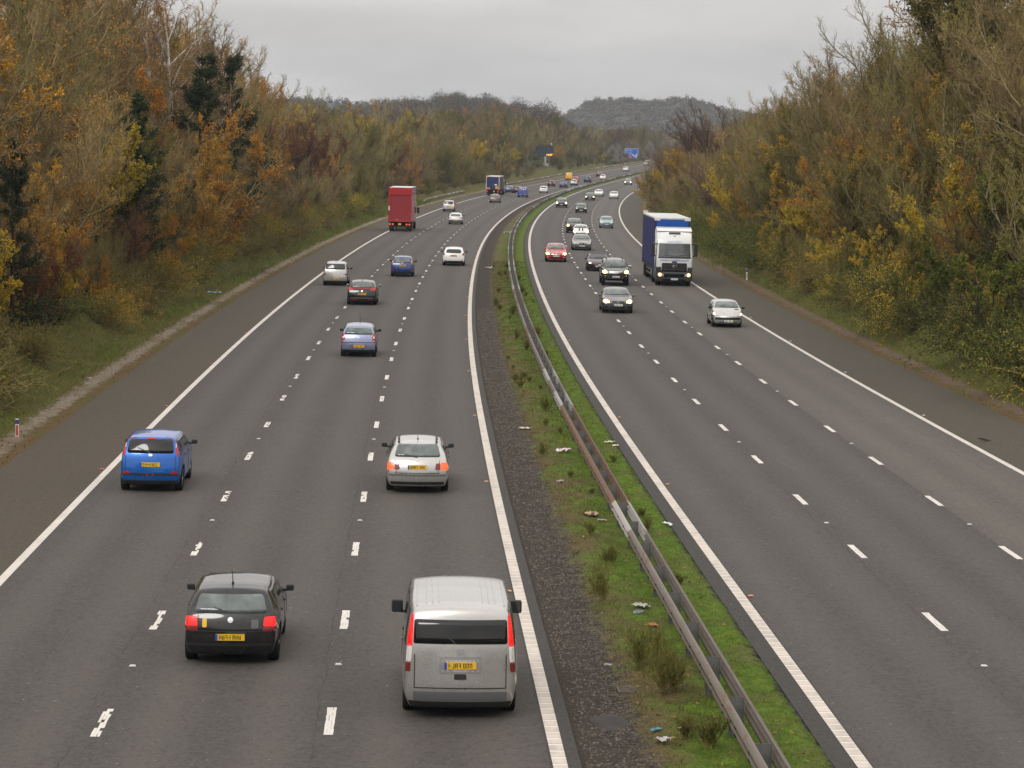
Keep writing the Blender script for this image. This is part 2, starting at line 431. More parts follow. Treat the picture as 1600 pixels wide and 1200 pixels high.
tag(link('central_reserve', strip_mesh('central_reserve', np.concatenate([np.arange(-60, 24, 4.0), np.arange(24, 130, .16), np.arange(130, 300, .5), np.arange(300, 1400, 4.0)]), np.linspace(3.9, 7.8, 34), m_res, 0, True, res_h)), kind='structure')
def verge_mat(name, sgn, e0, green, tan):
    m, t, b = newmat(name); g = G(t); uv, o, s = uv_so(t)
    tco = N(t, 'ShaderNodeTexCoord').outputs['Object']
    d = g.m('MULTIPLY', g.m('SUBTRACT', o, e0), sgn)
    med = g.noise(tco, 2.4, 6, .7); fine = g.noise(tco, 17, 4, .75); big = g.noise(uv, .25, 5, .6)
    d2 = g.m('ADD', d, g.rng(med, .3, .7, -.30, .30))
    c = g.mix(fine, (.070, .046, .022), (.17, .11, .050))
    c = g.mix(g.rng(big, .45, .62, 0, .75), c, (.085, .085, .022))
    gv = g.mix(fine, (.075, .060, .045), tan)
    k = g.m('MULTIPLY', g.rng(d2, .42, .62), g.rng(d2, 1.0, 1.25, 1, 0))
    c = g.mix(g.m('MULTIPLY', k, g.rng(g.noise(uv, .3, 4, .6), .36, .5, .25, .95)), c, gv)
    gs = g.mix(g.rng(med, .3, .7), green[0], green[1])
    gs = g.mix(g.rng(fine, .55, .75, 0, .6), gs, (.13, .095, .03))
    gs = g.mix(g.rng(fine, .25, .45, .6, 0), gs, (.012, .012, .004))
    gs = g.mix(g.rng(big, .5, .66, 0, .55), gs, (.095, .065, .024))
    c = g.mix(g.rng(d2, 1.1, 1.45), c, gs)
    t.links.new(c, b.inputs['Base Color']); b.inputs['Roughness'].default_value = .95; b.inputs['Specular IOR Level'].default_value = .15
    g.bump(g.m('ADD', med, fine), .9, .08, b)
    return m
m_vL = verge_mat('verge_left', -1.0, -10.45, ((.062, .070, .014), (.125, .115, .028)), (.38, .32, .25))
m_vR = verge_mat('verge_right', 1.0, 22.6, ((.062, .076, .014), (.13, .122, .028)), (.22, .16, .115))
def vz(S, O):
    d = np.maximum(-10.45 - O, O - 22.6)
    return bank(S, O) + np.clip(d / .3, 0, 1) * (.015 + hnoise(S, O, .03)) - .03 * (1 - np.clip(d / .3, 0, 1))
sv_ = np.concatenate([np.arange(-40, 60, 2.0), np.arange(60, 330, .4), np.arange(330, 1160, 3.0)])
tag(link('verge', strip_mesh('verge', sv_, np.linspace(-16.5, -10.45, 30), m_vL, .02, True, vz)), kind='structure')
tag(link('verge', strip_mesh('verge', sv_, np.linspace(22.6, 28.5, 30), m_vR, .02, True, vz)), kind='structure')

# a paved lay-by path end beside the right verge
m_conc = pbr('weathered_concrete', (.40, .33, .26), .85, var=.3, vscale=4)
tag(link('path', strip_mesh('path', np.arange(352, 402, 2.0), [23.0, 23.6, 24.3], m_conc, .06, zf=bank)), kind='structure')

# grass, stones: what nobody could count
def blades(name, pts, hts, wid, mats, mi, lean=.6):
    n = len(pts); pts = np.asarray(pts); hts = np.asarray(hts)
    a = rng.uniform(0, 2 * np.pi, n); l = rng.uniform(0, lean, n); b = rng.uniform(0, 2 * np.pi, n)
    side = np.stack([np.cos(a), np.sin(a), 0 * a], -1) * (np.asarray(wid) / 2)[:, None]
    tip = np.stack([np.cos(b) * l, np.sin(b) * l, np.ones(n)], -1) * hts[:, None]
    V = np.stack([pts - side, pts + side, pts + tip * .6 + side * .7, pts + tip - [0, 0, 0], ], 1)
    V[:, 3] = pts + tip * np.array([1.25, 1.25, 1])
    return mesh_np(name, V.reshape(-1, 3), np.arange(4 * n).reshape(n, 4), mats, mi)
def leafmat(name, cols, rough=.7, transl=.25, hv=.12):
    """small leaves: each one draws its own tint"""
    m, t, b = newmat(name); g = G(t)
    ge = N(t, 'ShaderNodeNewGeometry'); oi = N(t, 'ShaderNodeObjectInfo')
    r = ge.outputs['Random Per Island']
    cr = N(t, 'ShaderNodeValToRGB'); el = cr.color_ramp.elements
    for i, c in enumerate(cols):
        e = el[i] if i < 2 else el.new(1.0)
        e.position = i / (len(cols) - 1); e.color = (*c, 1)
    for i in range(len(cols)): el[i].position = i / (len(cols) - 1)
    t.links.new(r, cr.inputs[0])
    h = N(t, 'ShaderNodeHueSaturation'); t.links.new(cr.outputs[0], h.inputs['Color'])
    t.links.new(g.rng(oi.outputs['Random'], 0, 1, .5 - hv * .16, .5 + hv * .10), h.inputs['Hue'])
    t.links.new(g.rng(g.m('FRACT', g.m('MULTIPLY', oi.outputs['Random'], 7.31)), 0, 1, .75, 1.25), h.inputs['Value'])
    t.links.new(h.outputs[0], b.inputs['Base Color'])
    b.inputs['Roughness'].default_value = rough; b.inputs['Specular IOR Level'].default_value = .25
    if transl:
        tr = N(t, 'ShaderNodeBsdfTranslucent'); t.links.new(h.outputs[0], tr.inputs['Color'])
        mx = N(t, 'ShaderNodeMixShader'); mx.inputs[0].default_value = transl
        t.links.new(b.outputs[0], mx.inputs[1]); t.links.new(tr.outputs[0], mx.inputs[2])
        t.links.new(mx.outputs[0], t.nodes['Material Output'].inputs['Surface'])
    return m
m_gr = leafmat('grass_green', [(.062, .120, .009), (.115, .195, .016), (.17, .21, .028)], hv=0)
m_gd = leafmat('grass_dry', [(.09, .068, .024), (.20, .15, .06), (.11, .11, .02)], hv=0)
def scatter(n, s0, s1, o0, o1, zf, pw=1.0):
    s = s0 + (s1 - s0) * rng.random(n) ** pw; o = rng.uniform(o0, o1, n)
    P = at(s, o); P[:, 2] += zf(s, o); return s, o, P
s, o, P = scatter(95000, 26, 210, 5.0, 7.68, res_h, 1.7)
clump = .5 + .5 * np.sin(s * 1.9 + np.sin(o * 3) * 2) * np.sin(o * 5.1 + s * .83)
dry = rng.random(len(s)) < np.clip(.80 - (o - 5.0) * .42 + .25 * np.sin(s * .31) + (s - 90) * .0015, .04, .9)
keep = rng.random(len(s)) < .35 + .65 * clump
s, o, P, dry, clump = s[keep], o[keep], P[keep], dry[keep], clump[keep]
sc = 1 + (s - 26) * .006
tag(link('reserve_grass', blades('reserve_grass', P, (.022 + .05 * rng.random(len(s)) * clump + .03 * dry * rng.random(len(s))) * sc, .011 * sc, [m_gr, m_gd], dry.astype(int), .9)), kind='stuff')
for nm, o0, o1, s0, s1, n, dr in (('verge_grass', -15.5, -11.5, 66, 420, 52000, .45), ('verge_grass', 23.7, 27.5, 86, 430, 46000, .45)):
    s, o, P = scatter(n, s0, s1, o0, o1, vz, 1.4)
    k = rng.random(len(s)) < .3 + .7 * (.5 + .5 * np.sin(s * 1.1 + o * 2) * np.sin(o * 2.3 - s * .6)); s, o, P = s[k], o[k], P[k]
    sc = 1 + (s - 70) * .004
    dry = rng.random(len(s)) < dr + .25 * np.sin(s * .21)
    tag(link(nm, blades(nm, P, (.06 + .20 * rng.random(len(s)) ** 2) * sc, .018 * sc, [m_gr, m_gd], dry.astype(int), .9)), kind='stuff')
# loose stones
def stones(name, n, s0, s1, o0, o1, zf, r0, r1, mat, pw=1.6):
    s, o, P = scatter(n, s0, s1, o0, o1, zf, pw)
    r = rng.uniform(r0, r1, n) * (1 + (s - s0) * .004)
    base = np.array([(-1, -1, -.6), (1, -1, -.6), (1, 1, -.6), (-1, 1, -.6), (-.7, -.6, .6), (.6, -.7, .7), (.7, .6, .5), (-.6, .7, .7)])
    V = base[None] * (1 + rng.uniform(-.3, .3, (n, 8, 3))) * r[:, None, None]
    a = rng.uniform(0, 6.28, n); ca, sa = np.cos(a), np.sin(a)
    x = V[..., 0] * ca[:, None] - V[..., 1] * sa[:, None]; y = V[..., 0] * sa[:, None] + V[..., 1] * ca[:, None]
    V = np.stack([x, y, V[..., 2]], -1) + P[:, None]
    q = np.array([(0, 3, 2, 1), (4, 5, 6, 7), (0, 1, 5, 4), (1, 2, 6, 5), (2, 3, 7, 6), (3, 0, 4, 7)])
    Q = (q[None] + (np.arange(n) * 8)[:, None, None]).reshape(-1, 4)
    tag(link(name, mesh_np(name, V.reshape(-1, 3), Q, mat)), kind='stuff')
m_st = leafmat('loose_stone', [(.05, .041, .034), (.11, .092, .076), (.19, .16, .132), (.08, .066, .055)], .9, 0, 0)
m_sp = leafmat('pale_stone', [(.16, .13, .10), (.32, .27, .21), (.22, .18, .13)], .9, 0, 0)
m_lf = leafmat('fallen_leaf', [(.14, .07, .02), (.25, .15, .04), (.10, .055, .02), (.32, .22, .06)], .9, 0, 0)
stones('gravel', 15000, 27, 150, 3.98, 5.15, res_h, .008, .022, m_st)
stones('verge_gravel', 9000, 66, 330, -11.75, -11.0, vz, .012, .035, m_sp, 1.3)
stones('verge_gravel', 5000, 86, 300, 22.7, 23.8, vz, .012, .03, m_st, 1.3)
for nm, o0, o1, s0, s1, n, zf in (('fallen_leaves', -15, -10.5, 66, 300, 7000, vz), ('fallen_leaves', 22.65, 27, 86, 300, 7000, vz), ('fallen_leaves', 4.9, 7.6, 27, 120, 900, res_h)):
    s, o, P = scatter(n, s0, s1, o0, o1, zf, 1.3)
    P[:, 2] += .03
    tag(link(nm, blades(nm, P, np.full(n, .03), np.full(n, .07), [m_lf], None, 2.0)), kind='stuff')
# ------------------------------------------------------------------ vehicles
M = {}
M['glass'] = pbr('car_glass', (.020, .024, .024), .04, spec=.6, var=.25, vscale=2.0)
M['glass_pale'] = pbr('car_glass_seen_through', (.095, .115, .110), .05, spec=.7, var=.55, vscale=2.6)  # opaque; light showing through the pane is put into its pale colour
M['glass_dark'] = pbr('car_glass_tinted', (.007, .007, .0075), .05, spec=.5)
M['black'] = pbr('black_plastic', (.014, .014, .014), .55)
M['under'] = pbr('underbody', (.006, .006, .006), .9, spec=.1)
M['grey'] = pbr('grey_plastic', (.10, .10, .10), .5)
M['rubber'] = pbr('tyre_rubber', (.013, .0125, .012), .85, spec=.25)
M['alloy'] = pbr('wheel_alloy', (.42, .42, .42), .35, .7)
M['chrome'] = pbr('chrome', (.50, .50, .50), .22, 1.0)
M['red'] = pbr('tail_lens', (.42, .010, .012), .15, coat=.5)
M['redlit'] = pbr('tail_lens_lit', (.35, .004, .003), .3, coat=.15, emit=(1, .004, .003), estr=.85)
M['orangelit'] = pbr('brake_lens_lit', (.8, .08, .02), .2, coat=.4, emit=(1, .09, .012), estr=.9)
M['amberlit'] = pbr('indicator_lit', (.9, .35, .03), .2, emit=(1, .36, .03), estr=1.6)
M['darkred'] = pbr('tail_lens_dark', (.16, .012, .012), .2, coat=.5)
M['clear'] = pbr('clear_lens', (.62, .60, .58), .15, coat=.6)
M['lampglass'] = pbr('headlamp_glass', (.40, .41, .41), .08, .3, coat=1.0)
M['headlit'] = pbr('headlamp_lit', (1, .9, .7), .2, emit=(1, .70, .34), estr=4.0)
M['headhalo'] = pbr('headlamp_reflector_lit', (1, .75, .4), .2, emit=(1, .44, .10), estr=1.5)
M['yellowplate'] = pbr('yellow_plate', (.72, .43, .015), .45)
M['whiteplate'] = pbr('white_plate', (.72, .71, .66), .45)
M['blueband'] = pbr('plate_blue', (.015, .06, .40), .45)
M['ink'] = pbr('plate_ink', (.02, .018, .015), .5)
_paint = {}
def paintmat(col, metal=.0, rough=.32):
    k = (tuple(round(c, 3) for c in col), metal, rough)
    if k not in _paint:
        m, t, b = newmat('car_paint'); g = G(t)
        tco = N(t, 'ShaderNodeTexCoord').outputs['Object']
        n = g.noise(tco, 2.3, 5, .65); n2 = g.noise(g.scale(tco, 1, 1, 2.5), 7, 4, .7)
        c = g.mix(g.rng(n, .35, .7, 0, .16), col, tuple(x * .66 + .006 for x in col))
        c = g.mix(g.rng(n2, .5, .74, 0, .10 if max(col) > .05 else .05), c, (.11, .095, .075))
        t.links.new(c, b.inputs['Base Color'])
        t.links.new(g.rng(n, .3, .7, rough * .85, rough * 1.3), b.inputs['Roughness'])
        b.inputs['Metallic'].default_value = metal
        dk = max(col) < .06
        b.inputs['Specular IOR Level'].default_value = .15 if dk else .5
        b.inputs['Coat Weight'].default_value = 1.0 if dk else .8; b.inputs['Coat Roughness'].default_value = .045
        _paint[k] = m
    return _paint[k]

def rounded(poly, r=.05, n=4):
    out = []
    m = len(poly)
    for i in range(m):
        p0, p, p1 = Vector(poly[i - 1]), Vector(poly[i]), Vector(poly[(i + 1) % m])
        a = min(r, (p0 - p).length * .45); b = min(r, (p1 - p).length * .45)
        A = p + (p0 - p).normalized() * a; B = p + (p1 - p).normalized() * b
        for k in range(n + 1):
            t = k / n
            out.append((A * (1 - t) ** 2 + p * 2 * t * (1 - t) + B * t * t)[:])
    return out
def dense(poly, step):
    out = []
    for i in range(len(poly)):
        a, b = Vector(poly[i]), Vector(poly[(i + 1) % len(poly)])
        k = max(1, int((b - a).length / step))
        for j in range(k): out.append(a.lerp(b, j / k))
    return out
AX = {'rear': (Vector((1, 0, 0)), lambda u, v: Vector((-3, u, v))), 'front': (Vector((-1, 0, 0)), lambda u, v: Vector((25, u, v))),
      'left': (Vector((0, -1, 0)), lambda u, v: Vector((u, 5, v))), 'right': (Vector((0, 1, 0)), lambda u, v: Vector((u, -5, v))),
      'top': (Vector((0, 0, -1)), lambda u, v: Vector((u, v, 9)))}
def patch(bvh, poly, ax, off=.006, step=.09, depth=.02):
    """a pane, lamp or trim of its own that follows the body's skin"""
    d, org = AX[ax]
    out = dense(poly, step)
    us = [p[0] for p in out]; vs = [p[1] for p in out]
    cu, cv = sum(us) / len(us), sum(vs) / len(vs)
    inner = []
    nu = int((max(us) - min(us)) / step); nv = int((max(vs) - min(vs)) / step)
    def inside(x, y):
        c = False; n = len(out)
        for i in range(n):
            a, b = out[i], out[i - 1]
            if (a[1] > y) != (b[1] > y) and x < (b[0] - a[0]) * (y - a[1]) / (b[1] - a[1] + 1e-12) + a[0]: c = not c
        return c
    for i in range(1, nu + 1):
        for j in range(1, nv + 1):
            x = min(us) + i * (max(us) - min(us)) / (nu + 1); y = min(vs) + j * (max(vs) - min(vs)) / (nv + 1)
            if inside(x, y): inner.append(Vector((x, y)))
    lim = {}
    def ylim(v, sg):
        k = (round(v, 3), sg)
        if k not in lim:
            a, b = 0.0, 1.4
            for _ in range(14):
                m_ = (a + b) / 2
                h_ = bvh.ray_cast(org(sg * m_, v), d, 40)
                if h_[0] is not None and abs(h_[1].dot(d)) > .20: a = m_
                else: b = m_
            lim[k] = a
        return lim[k]
    P = [Vector((p[0], p[1])) for p in out] + inner
    E = [(i, (i + 1) % len(out)) for i in range(len(out))]
    r = delaunay_2d_cdt(P, E, [], 1, 1e-6)
    pts, faces = r[0], r[2]
    bm = bmesh.new(); vv = []; ok = []
    last = None
    for p in pts:
        u, v = p[0], p[1]; h = None
        if ax in ('rear', 'front'):
            sg_ = 1 if u >= 0 else -1
            u = sg_ * min(abs(u), ylim(v, sg_))
        for k in range(26):
            h = bvh.ray_cast(org(u, v), d, 40)
            if h[0] is not None: break
            u += (0 - u) * .02 if ax in ('rear', 'front', ) else (cu - u) * .03
            if k > 12: v += (cv - v) * .04
        if h[0] is None:
            vv.append(bm.verts.new((0, 0, -99))); ok.append(False); continue
        nrm = h[1]
        if nrm.dot(d) > 0: nrm = -nrm
        vv.append(bm.verts.new(h[0] + nrm * off)); ok.append(True)
    for f in faces:
        if all(ok[i] for i in f):
            try: bm.faces.new([vv[i] for i in f])
            except ValueError: pass
    bmesh.ops.delete(bm, geom=[v for v, k in zip(vv, ok) if not k], context='VERTS')
    if depth:
        ed = [e for e in bm.edges if e.is_boundary]
        r = bmesh.ops.extrude_edge_only(bm, edges=ed)
        for v in [g for g in r['geom'] if isinstance(g, bmesh.types.BMVert)]: v.co += d * depth
    return bm

def wheel_mesh(rt, w, spokes=5, rim=M['alloy']):
    bm = bmesh.new()
    prof = [(rt * .60, -w / 2), (rt * .90, -w / 2), (rt * .985, -w * .40), (rt, -w * .2), (rt, w * .2), (rt * .985, w * .40), (rt * .90, w / 2), (rt * .60, w / 2)]
    n = 28; ring = []
    for i in range(n):
        a = 2 * math.pi * i / n
        ring.append([bm.verts.new((r * math.cos(a), y, r * math.sin(a))) for r, y in prof])
    for i in range(n):
        for j in range(len(prof) - 1):
            bm.faces.new((ring[i][j], ring[i][j + 1], ring[(i + 1) % n][j + 1], ring[(i + 1) % n][j]))
    tyre = mesh_bm('tyre', bm, M['rubber'], True)
    bm = bmesh.new()
    for s in (-1, 1):
        cyl(bm, (0, s * w * .30, 0), (0, s, 0), rt * .60, rt * .60, .01, 24, 1)
        for k in range(spokes):
            a = 2 * math.pi * k / spokes
            c, s_ = math.cos(a), math.sin(a)
            fs = bx(bm, .02, rt * .60, -.032, .032, 0, .016, 0)
            vs = set(v for f in fs for v in f.verts)
            for v in vs:
                x, y, z = v.co; yy = y * (1 - .3 * x / rt)
                v.co = (x * c - yy * s_, s * (w * .36 + z), x * s_ + yy * c)
        cyl(bm, (0, s * w * .34, 0), (0, s, 0), rt * .16, rt * .13, .03, 16, 0)
        r = bmesh.ops.create_circle(bm, cap_ends=False, segments=28, radius=rt * .62)
        r2 = bmesh.ops.create_circle(bm, cap_ends=False, segments=28, radius=rt * .54)
        for vset in (r['verts'], r2['verts']):
            for v in vset: v.co = (v.co.x, s * w * .43, v.co.y)
        bmesh.ops.bridge_loops(bm, edges=[e for e in bm.edges if all(v in set(r['verts']) | set(r2['verts']) for v in e.verts)])
    rimm = mesh_bm('rim', bm, [rim, M['under']])
    return tyre, rimm
_wheels = {}
def add_wheel(root, x, y, rt, w, rim=True, spokes=5):
    k = (rt, w, spokes)
    if k not in _wheels: _wheels[k] = wheel_mesh(rt, w, spokes)
    o = link('wheel', _wheels[k][0], root); o.location = (x, y, rt)
    if rim:
        r = link('rim', _wheels[k][1], o)
    return o

def body_mesh(S, lvl=2):
    L, W, H, rt = S['L'], S['W'], S['H'], S['rt']
    zb, rf = S['belt'], S['roofw']
    xr, xf = S['xr'], [L - q for q in S['xf']]
    prof = S['prof']
    px = [p[0] for p in prof]; pz = [p[1] for p in prof]
    axles = (S['ro'], S['ro'] + S['wb']); RA = rt + .085
    ts = [0, .022, .978, 1.0]
    ts += [(x - xr[6]) / (xf[6] - xr[6]) for x in px[1:-1]]
    for a in axles:
        for q in (-1.12, -.97, -.70, -.30, .30, .70, .97, 1.12):
            ts.append((a + q * RA - xr[1]) / (xf[1] - xr[1]))
    ts = sorted(t for t in ts if 0 <= t <= 1); keep = [0.0]
    for t in ts[1:]:
        if t - keep[-1] > .010: keep.append(t)
    keep[-1] = 1.0; ts = keep
    cf = [-1, -.88, -.60, -.30, 0, .30, .60, .88, 1]
    nI, nJ, nK = len(ts), 7, len(cf)
    pos = {}
    bowr, bowf = S.get('bowr', .10), S.get('bowf', .24)
    z0, z1, z2, z3 = S.get('zrows', (.20, .33, .52, .74))
    for i, t in enumerate(ts):
        xs = [xr[j] + (xf[j] - xr[j]) * t for j in range(7)]
        xt = xs[6]; zt = float(np.interp(xt, px, pz))
        xb = xs[2]
        wv = W / 2 * (1 - S.get('tr', .07) * (1 - float(smooth01(xb / .8)))) * (1 - S.get('tf', .12) * (1 - float(smooth01((L - xb) / 1.0))))
        belt = float(np.interp(xs[4], [0, L], [zb + S.get('rise', .04), zb - .02]))
        belt = min(belt, zt - .045)
        g = min(1, max(0, (zt - belt) / (H - zb)))
        wt = wv * ((1 - g) * .965 + g * rf)
        zed = zt - (.02 + .045 * g)
        rows_w = [wv * .90, wv * .975, wv, wv * 1.0, wv * .972, 0, wt]
        rows_w[5] = rows_w[4] + (wt - rows_w[4]) * .50 + .012 * g
        rows_z = [z0, z1, z2, min(z3, belt - .04), belt, belt + (zed - belt) * .52, zed]
        for a in axles:
            dx = xs[1] - a
            if abs(dx) < RA:
                za = rt * .95 + math.sqrt(RA * RA - dx * dx)
                for j, q in enumerate((0, .03, .06, .10)): rows_z[j] = max(rows_z[j], za + q)
        rows_z[3] = min(rows_z[3], rows_z[4] - .02)
        for k, c in enumerate(cf):
            bow = bowr * c * c * max(0, 1 - t / .3) - bowf * c * c * max(0, 1 - (1 - t) / .35)
            for j in range(7):
                if not (i in (0, nI - 1) or j in (0, 6) or k in (0, nK - 1)): continue
                z = rows_z[j]
                if j == 6: z = rows_z[6] + (zt - rows_z[6]) * (1 - abs(c) ** 2.6)
                pos[(i, j, k)] = (xs[j] + bow, -c * rows_w[j], z)
    bm = bmesh.new(); vt = {q: bm.verts.new(p) for q, p in pos.items()}
    def f(a, b, c, d, mi=0):
        fc = bm.faces.new((vt[a], vt[b], vt[c], vt[d])); fc.material_index = mi; fc.smooth = True
    low = S.get('darkrows', 0)
    for i in range(nI - 1):
        for k in range(nK - 1):
            f((i, 6, k), (i, 6, k + 1), (i + 1, 6, k + 1), (i + 1, 6, k))
            f((i, 0, k), (i + 1, 0, k), (i + 1, 0, k + 1), (i, 0, k + 1), 1)
        for j in range(6):
            mi = 2 if j < S.get('sill', 0) else 0
            f((i, j, 0), (i, j + 1, 0), (i + 1, j + 1, 0), (i + 1, j, 0), mi)
            f((i, j, nK - 1), (i + 1, j, nK - 1), (i + 1, j + 1, nK - 1), (i, j + 1, nK - 1), mi)
    for j in range(6):
        for k in range(nK - 1):
            f((0, j, k), (0, j, k + 1), (0, j + 1, k + 1), (0, j + 1, k), 2 if j < low else 0)
            f((nI - 1, j, k), (nI - 1, j + 1, k), (nI - 1, j + 1, k + 1), (nI - 1, j, k + 1), 2 if j < S.get('darkrowsf', 0) else 0)
    me = mesh_bm('tmp', bm, [S['paint'], M['under'], S.get('lowmat', M['black'])], True)
    o = bpy.data.objects.new('tmp', me); COL.objects.link(o)
    md = o.modifiers.new('s', 'SUBSURF'); md.levels = lvl; md.render_levels = lvl
    dg = bpy.context.evaluated_depsgraph_get()
    out = bpy.data.meshes.new_from_object(o.evaluated_get(dg)); out.name = 'body'
    bpy.data.objects.remove(o); bpy.data.meshes.remove(me)
    bm = bmesh.new(); bm.from_mesh(out)
    bv = BVHTree.FromBMesh(bm); bm.free()
    for p in out.polygons: p.use_smooth = True
    return out, bv

TYPES = {
 'hatch': dict(L=4.0, W=1.70, H=1.46, wb=2.48, ro=.72, rt=.30, belt=.95, roofw=.72, xr=[.10, .03, 0, .03, .09, .25, .40], hx=2.30, cx=3.02, cz=1.00, nz=.74),
 'mpv':   dict(L=4.05, W=1.69, H=1.56, wb=2.62, ro=.68, rt=.31, belt=.98, roofw=.74, xr=[.10, .03, 0, .03, .07, .18, .30], hx=2.45, cx=3.28, cz=1.06, nz=.80),
 'estate': dict(L=4.48, W=1.74, H=1.43, wb=2.72, ro=.98, rt=.31, belt=.92, roofw=.70, xr=[.08, .02, 0, .03, .12, .34, .56], hx=2.62, cx=3.30, cz=.97, nz=.70),
 'saloon': dict(L=4.55, W=1.80, H=1.43, wb=2.76, ro=1.02, rt=.32, belt=.90, roofw=.69, xr=[.08, .02, 0, .02, .05, .07, .10], hx=2.55, cx=3.28, cz=.97, nz=.70, boot=1.04, bx=.62, rx=1.30),
 'suv':   dict(L=4.45, W=1.84, H=1.70, wb=2.65, ro=.86, rt=.36, belt=1.08, roofw=.74, xr=[.10, .03, 0, .03, .08, .20, .34], hx=2.60, cx=3.30, cz=1.16, nz=.92),
 'van':   dict(L=4.75, W=1.92, H=1.89, wb=3.0, ro=.98, rt=.335, belt=1.10, roofw=.80, xr=[.10, .03, 0, .02, .05, .12, .20], hx=3.10, cx=3.95, cz=1.22, nz=.92),
}
def spec(kind, **kw):
    S = dict(TYPES[kind]); S.update(kw)
    H, L = S['H'], S['L']
    if 'boot' in S:
        S['prof'] = [(S['xr'][6], S['boot'] - .02), (S['bx'], S['boot'] + .01), (S['rx'], H - .05), ((S['rx'] + S['hx']) / 2, H), (S['hx'], H - .055), (S['cx'], S['cz']), ((S['cx'] + L) / 2, (S['cz'] + S['nz']) / 2 + .05), (L - .10, S['nz'])]
    else:
        S['prof'] = [(S['xr'][6], H - .085), (S['xr'][6] + .35, H - .03), ((S['xr'][6] + S['hx']) / 2 + .2, H), (S['hx'], H - .05), (S['cx'], S['cz']), ((S['cx'] + L) / 2, (S['cz'] + S['nz']) / 2 + .05), (L - .10, S['nz'])]
    S.setdefault('xf', [.12, .04, 0, .02, .06, .08, .10])
    return S

def plate(root, bvh, y, z, ax, col, w=.52, h=.115, name='number_plate'):
    d, org = AX[ax]
    hit = bvh.ray_cast(org(y, z), d, 40)
    hl = bvh.ray_cast(org(y, z + h * .6), d, 40); hh = bvh.ray_cast(org(y, z - h * .6), d, 40)
    if hit[0] is None: return
    sx = -1 if ax == 'rear' else 1
    xs = [q[0].x for q in (hit, hl, hh) if q[0] is not None]
    xx = min(xs) if ax == 'rear' else max(xs)
    bm = bmesh.new()
    a, b = sorted((xx + sx * .004, xx + sx * .022))
    bx(bm, a, b, y - w / 2, y + w / 2, z - h / 2, z + h / 2, 0)
    o = link(name, mesh_bm(name, bm, [M[col]]), root)
    face = xx + sx * .022
    bm = bmesh.new()
    r = random.Random(int((y + z + w) * 1000) + len(root.name) * 7)
    a, b = sorted((face, face + sx * .002))
    p = y + w * .36 * (-sx) * -1
    u = -w * .40
    right = 1 if ax == 'front' else -1                 # +y is read left to right from ahead, reversed from behind
    for gk in range(7):
        cw = w * .088; x0 = -w * .37 + gk * w * .103 + (w * .045 if gk > 3 else 0)
        bars = r.choice([(0, 1), (0,), (0, 1), (1, ), (0, 1)])
        for q in bars:
            c0 = x0 + q * cw * .62
            s0, s1 = sorted((y + right * c0, y + right * (c0 + cw * .26)))
            bx(bm, a, b, s0, s1, z - h * .34, z + h * .34)
        for zz in r.sample((-.30, 0, .30), r.choice((1, 2))):
            s0, s1 = sorted((y + right * x0, y + right * (x0 + cw * .88)))
            bx(bm, a, b, s0, s1, z + (zz - .05) * h, z + (zz + .05) * h)
    link('lettering', mesh_bm('lettering', bm, M['ink']), o)
    bm = bmesh.new()
    s0, s1 = sorted((y - right * w * .5, y - right * w * .42))
    bx(bm, a, b + .0 if sx < 0 else b, s0, s1, z - h * .48, z + h * .48)
    link('blue_band', mesh_bm('blue_band', bm, M['blueband']), o)
    return o

def mirror(root, x, y, z, sgn, mat, w=.22, h=.15, glass=True):
    bm = bmesh.new()
    bx(bm, x - .01, x + .11, y, y + sgn * w if sgn > 0 else y, z, z + h, 0, .035) if False else bx(bm, x, x + .12, min(y, y + sgn * w), max(y, y + sgn * w), z, z + h, 0, .04)
    bx(bm, x + .02, x + .08, min(y - sgn * .14, y + sgn * .04), max(y - sgn * .14, y + sgn * .04), z - .005, z + .045, 0, .01)
    o = link('door_mirror', mesh_bm('door_mirror', bm, mat), root)
    bm = bmesh.new(); bx(bm, x - .004, x + .001, min(y + sgn * .03, y + sgn * (w - .03)), max(y + sgn * .03, y + sgn * (w - .03)), z + .025, z + h - .025)
    link('mirror_glass', mesh_bm('mirror_glass', bm, M['glass']), o)
def glow_lamp(root, bvh, name, poly, ax, mat, inner=None):
    o = link(name, mesh_bm(name, patch(bvh, poly, ax, .012, .05, .03), mat, False), root)
    if inner:
        link('bulb', mesh_bm('bulb', patch(bvh, inner, ax, .020, .04, .02), M['headlit'], False), o)
    return o

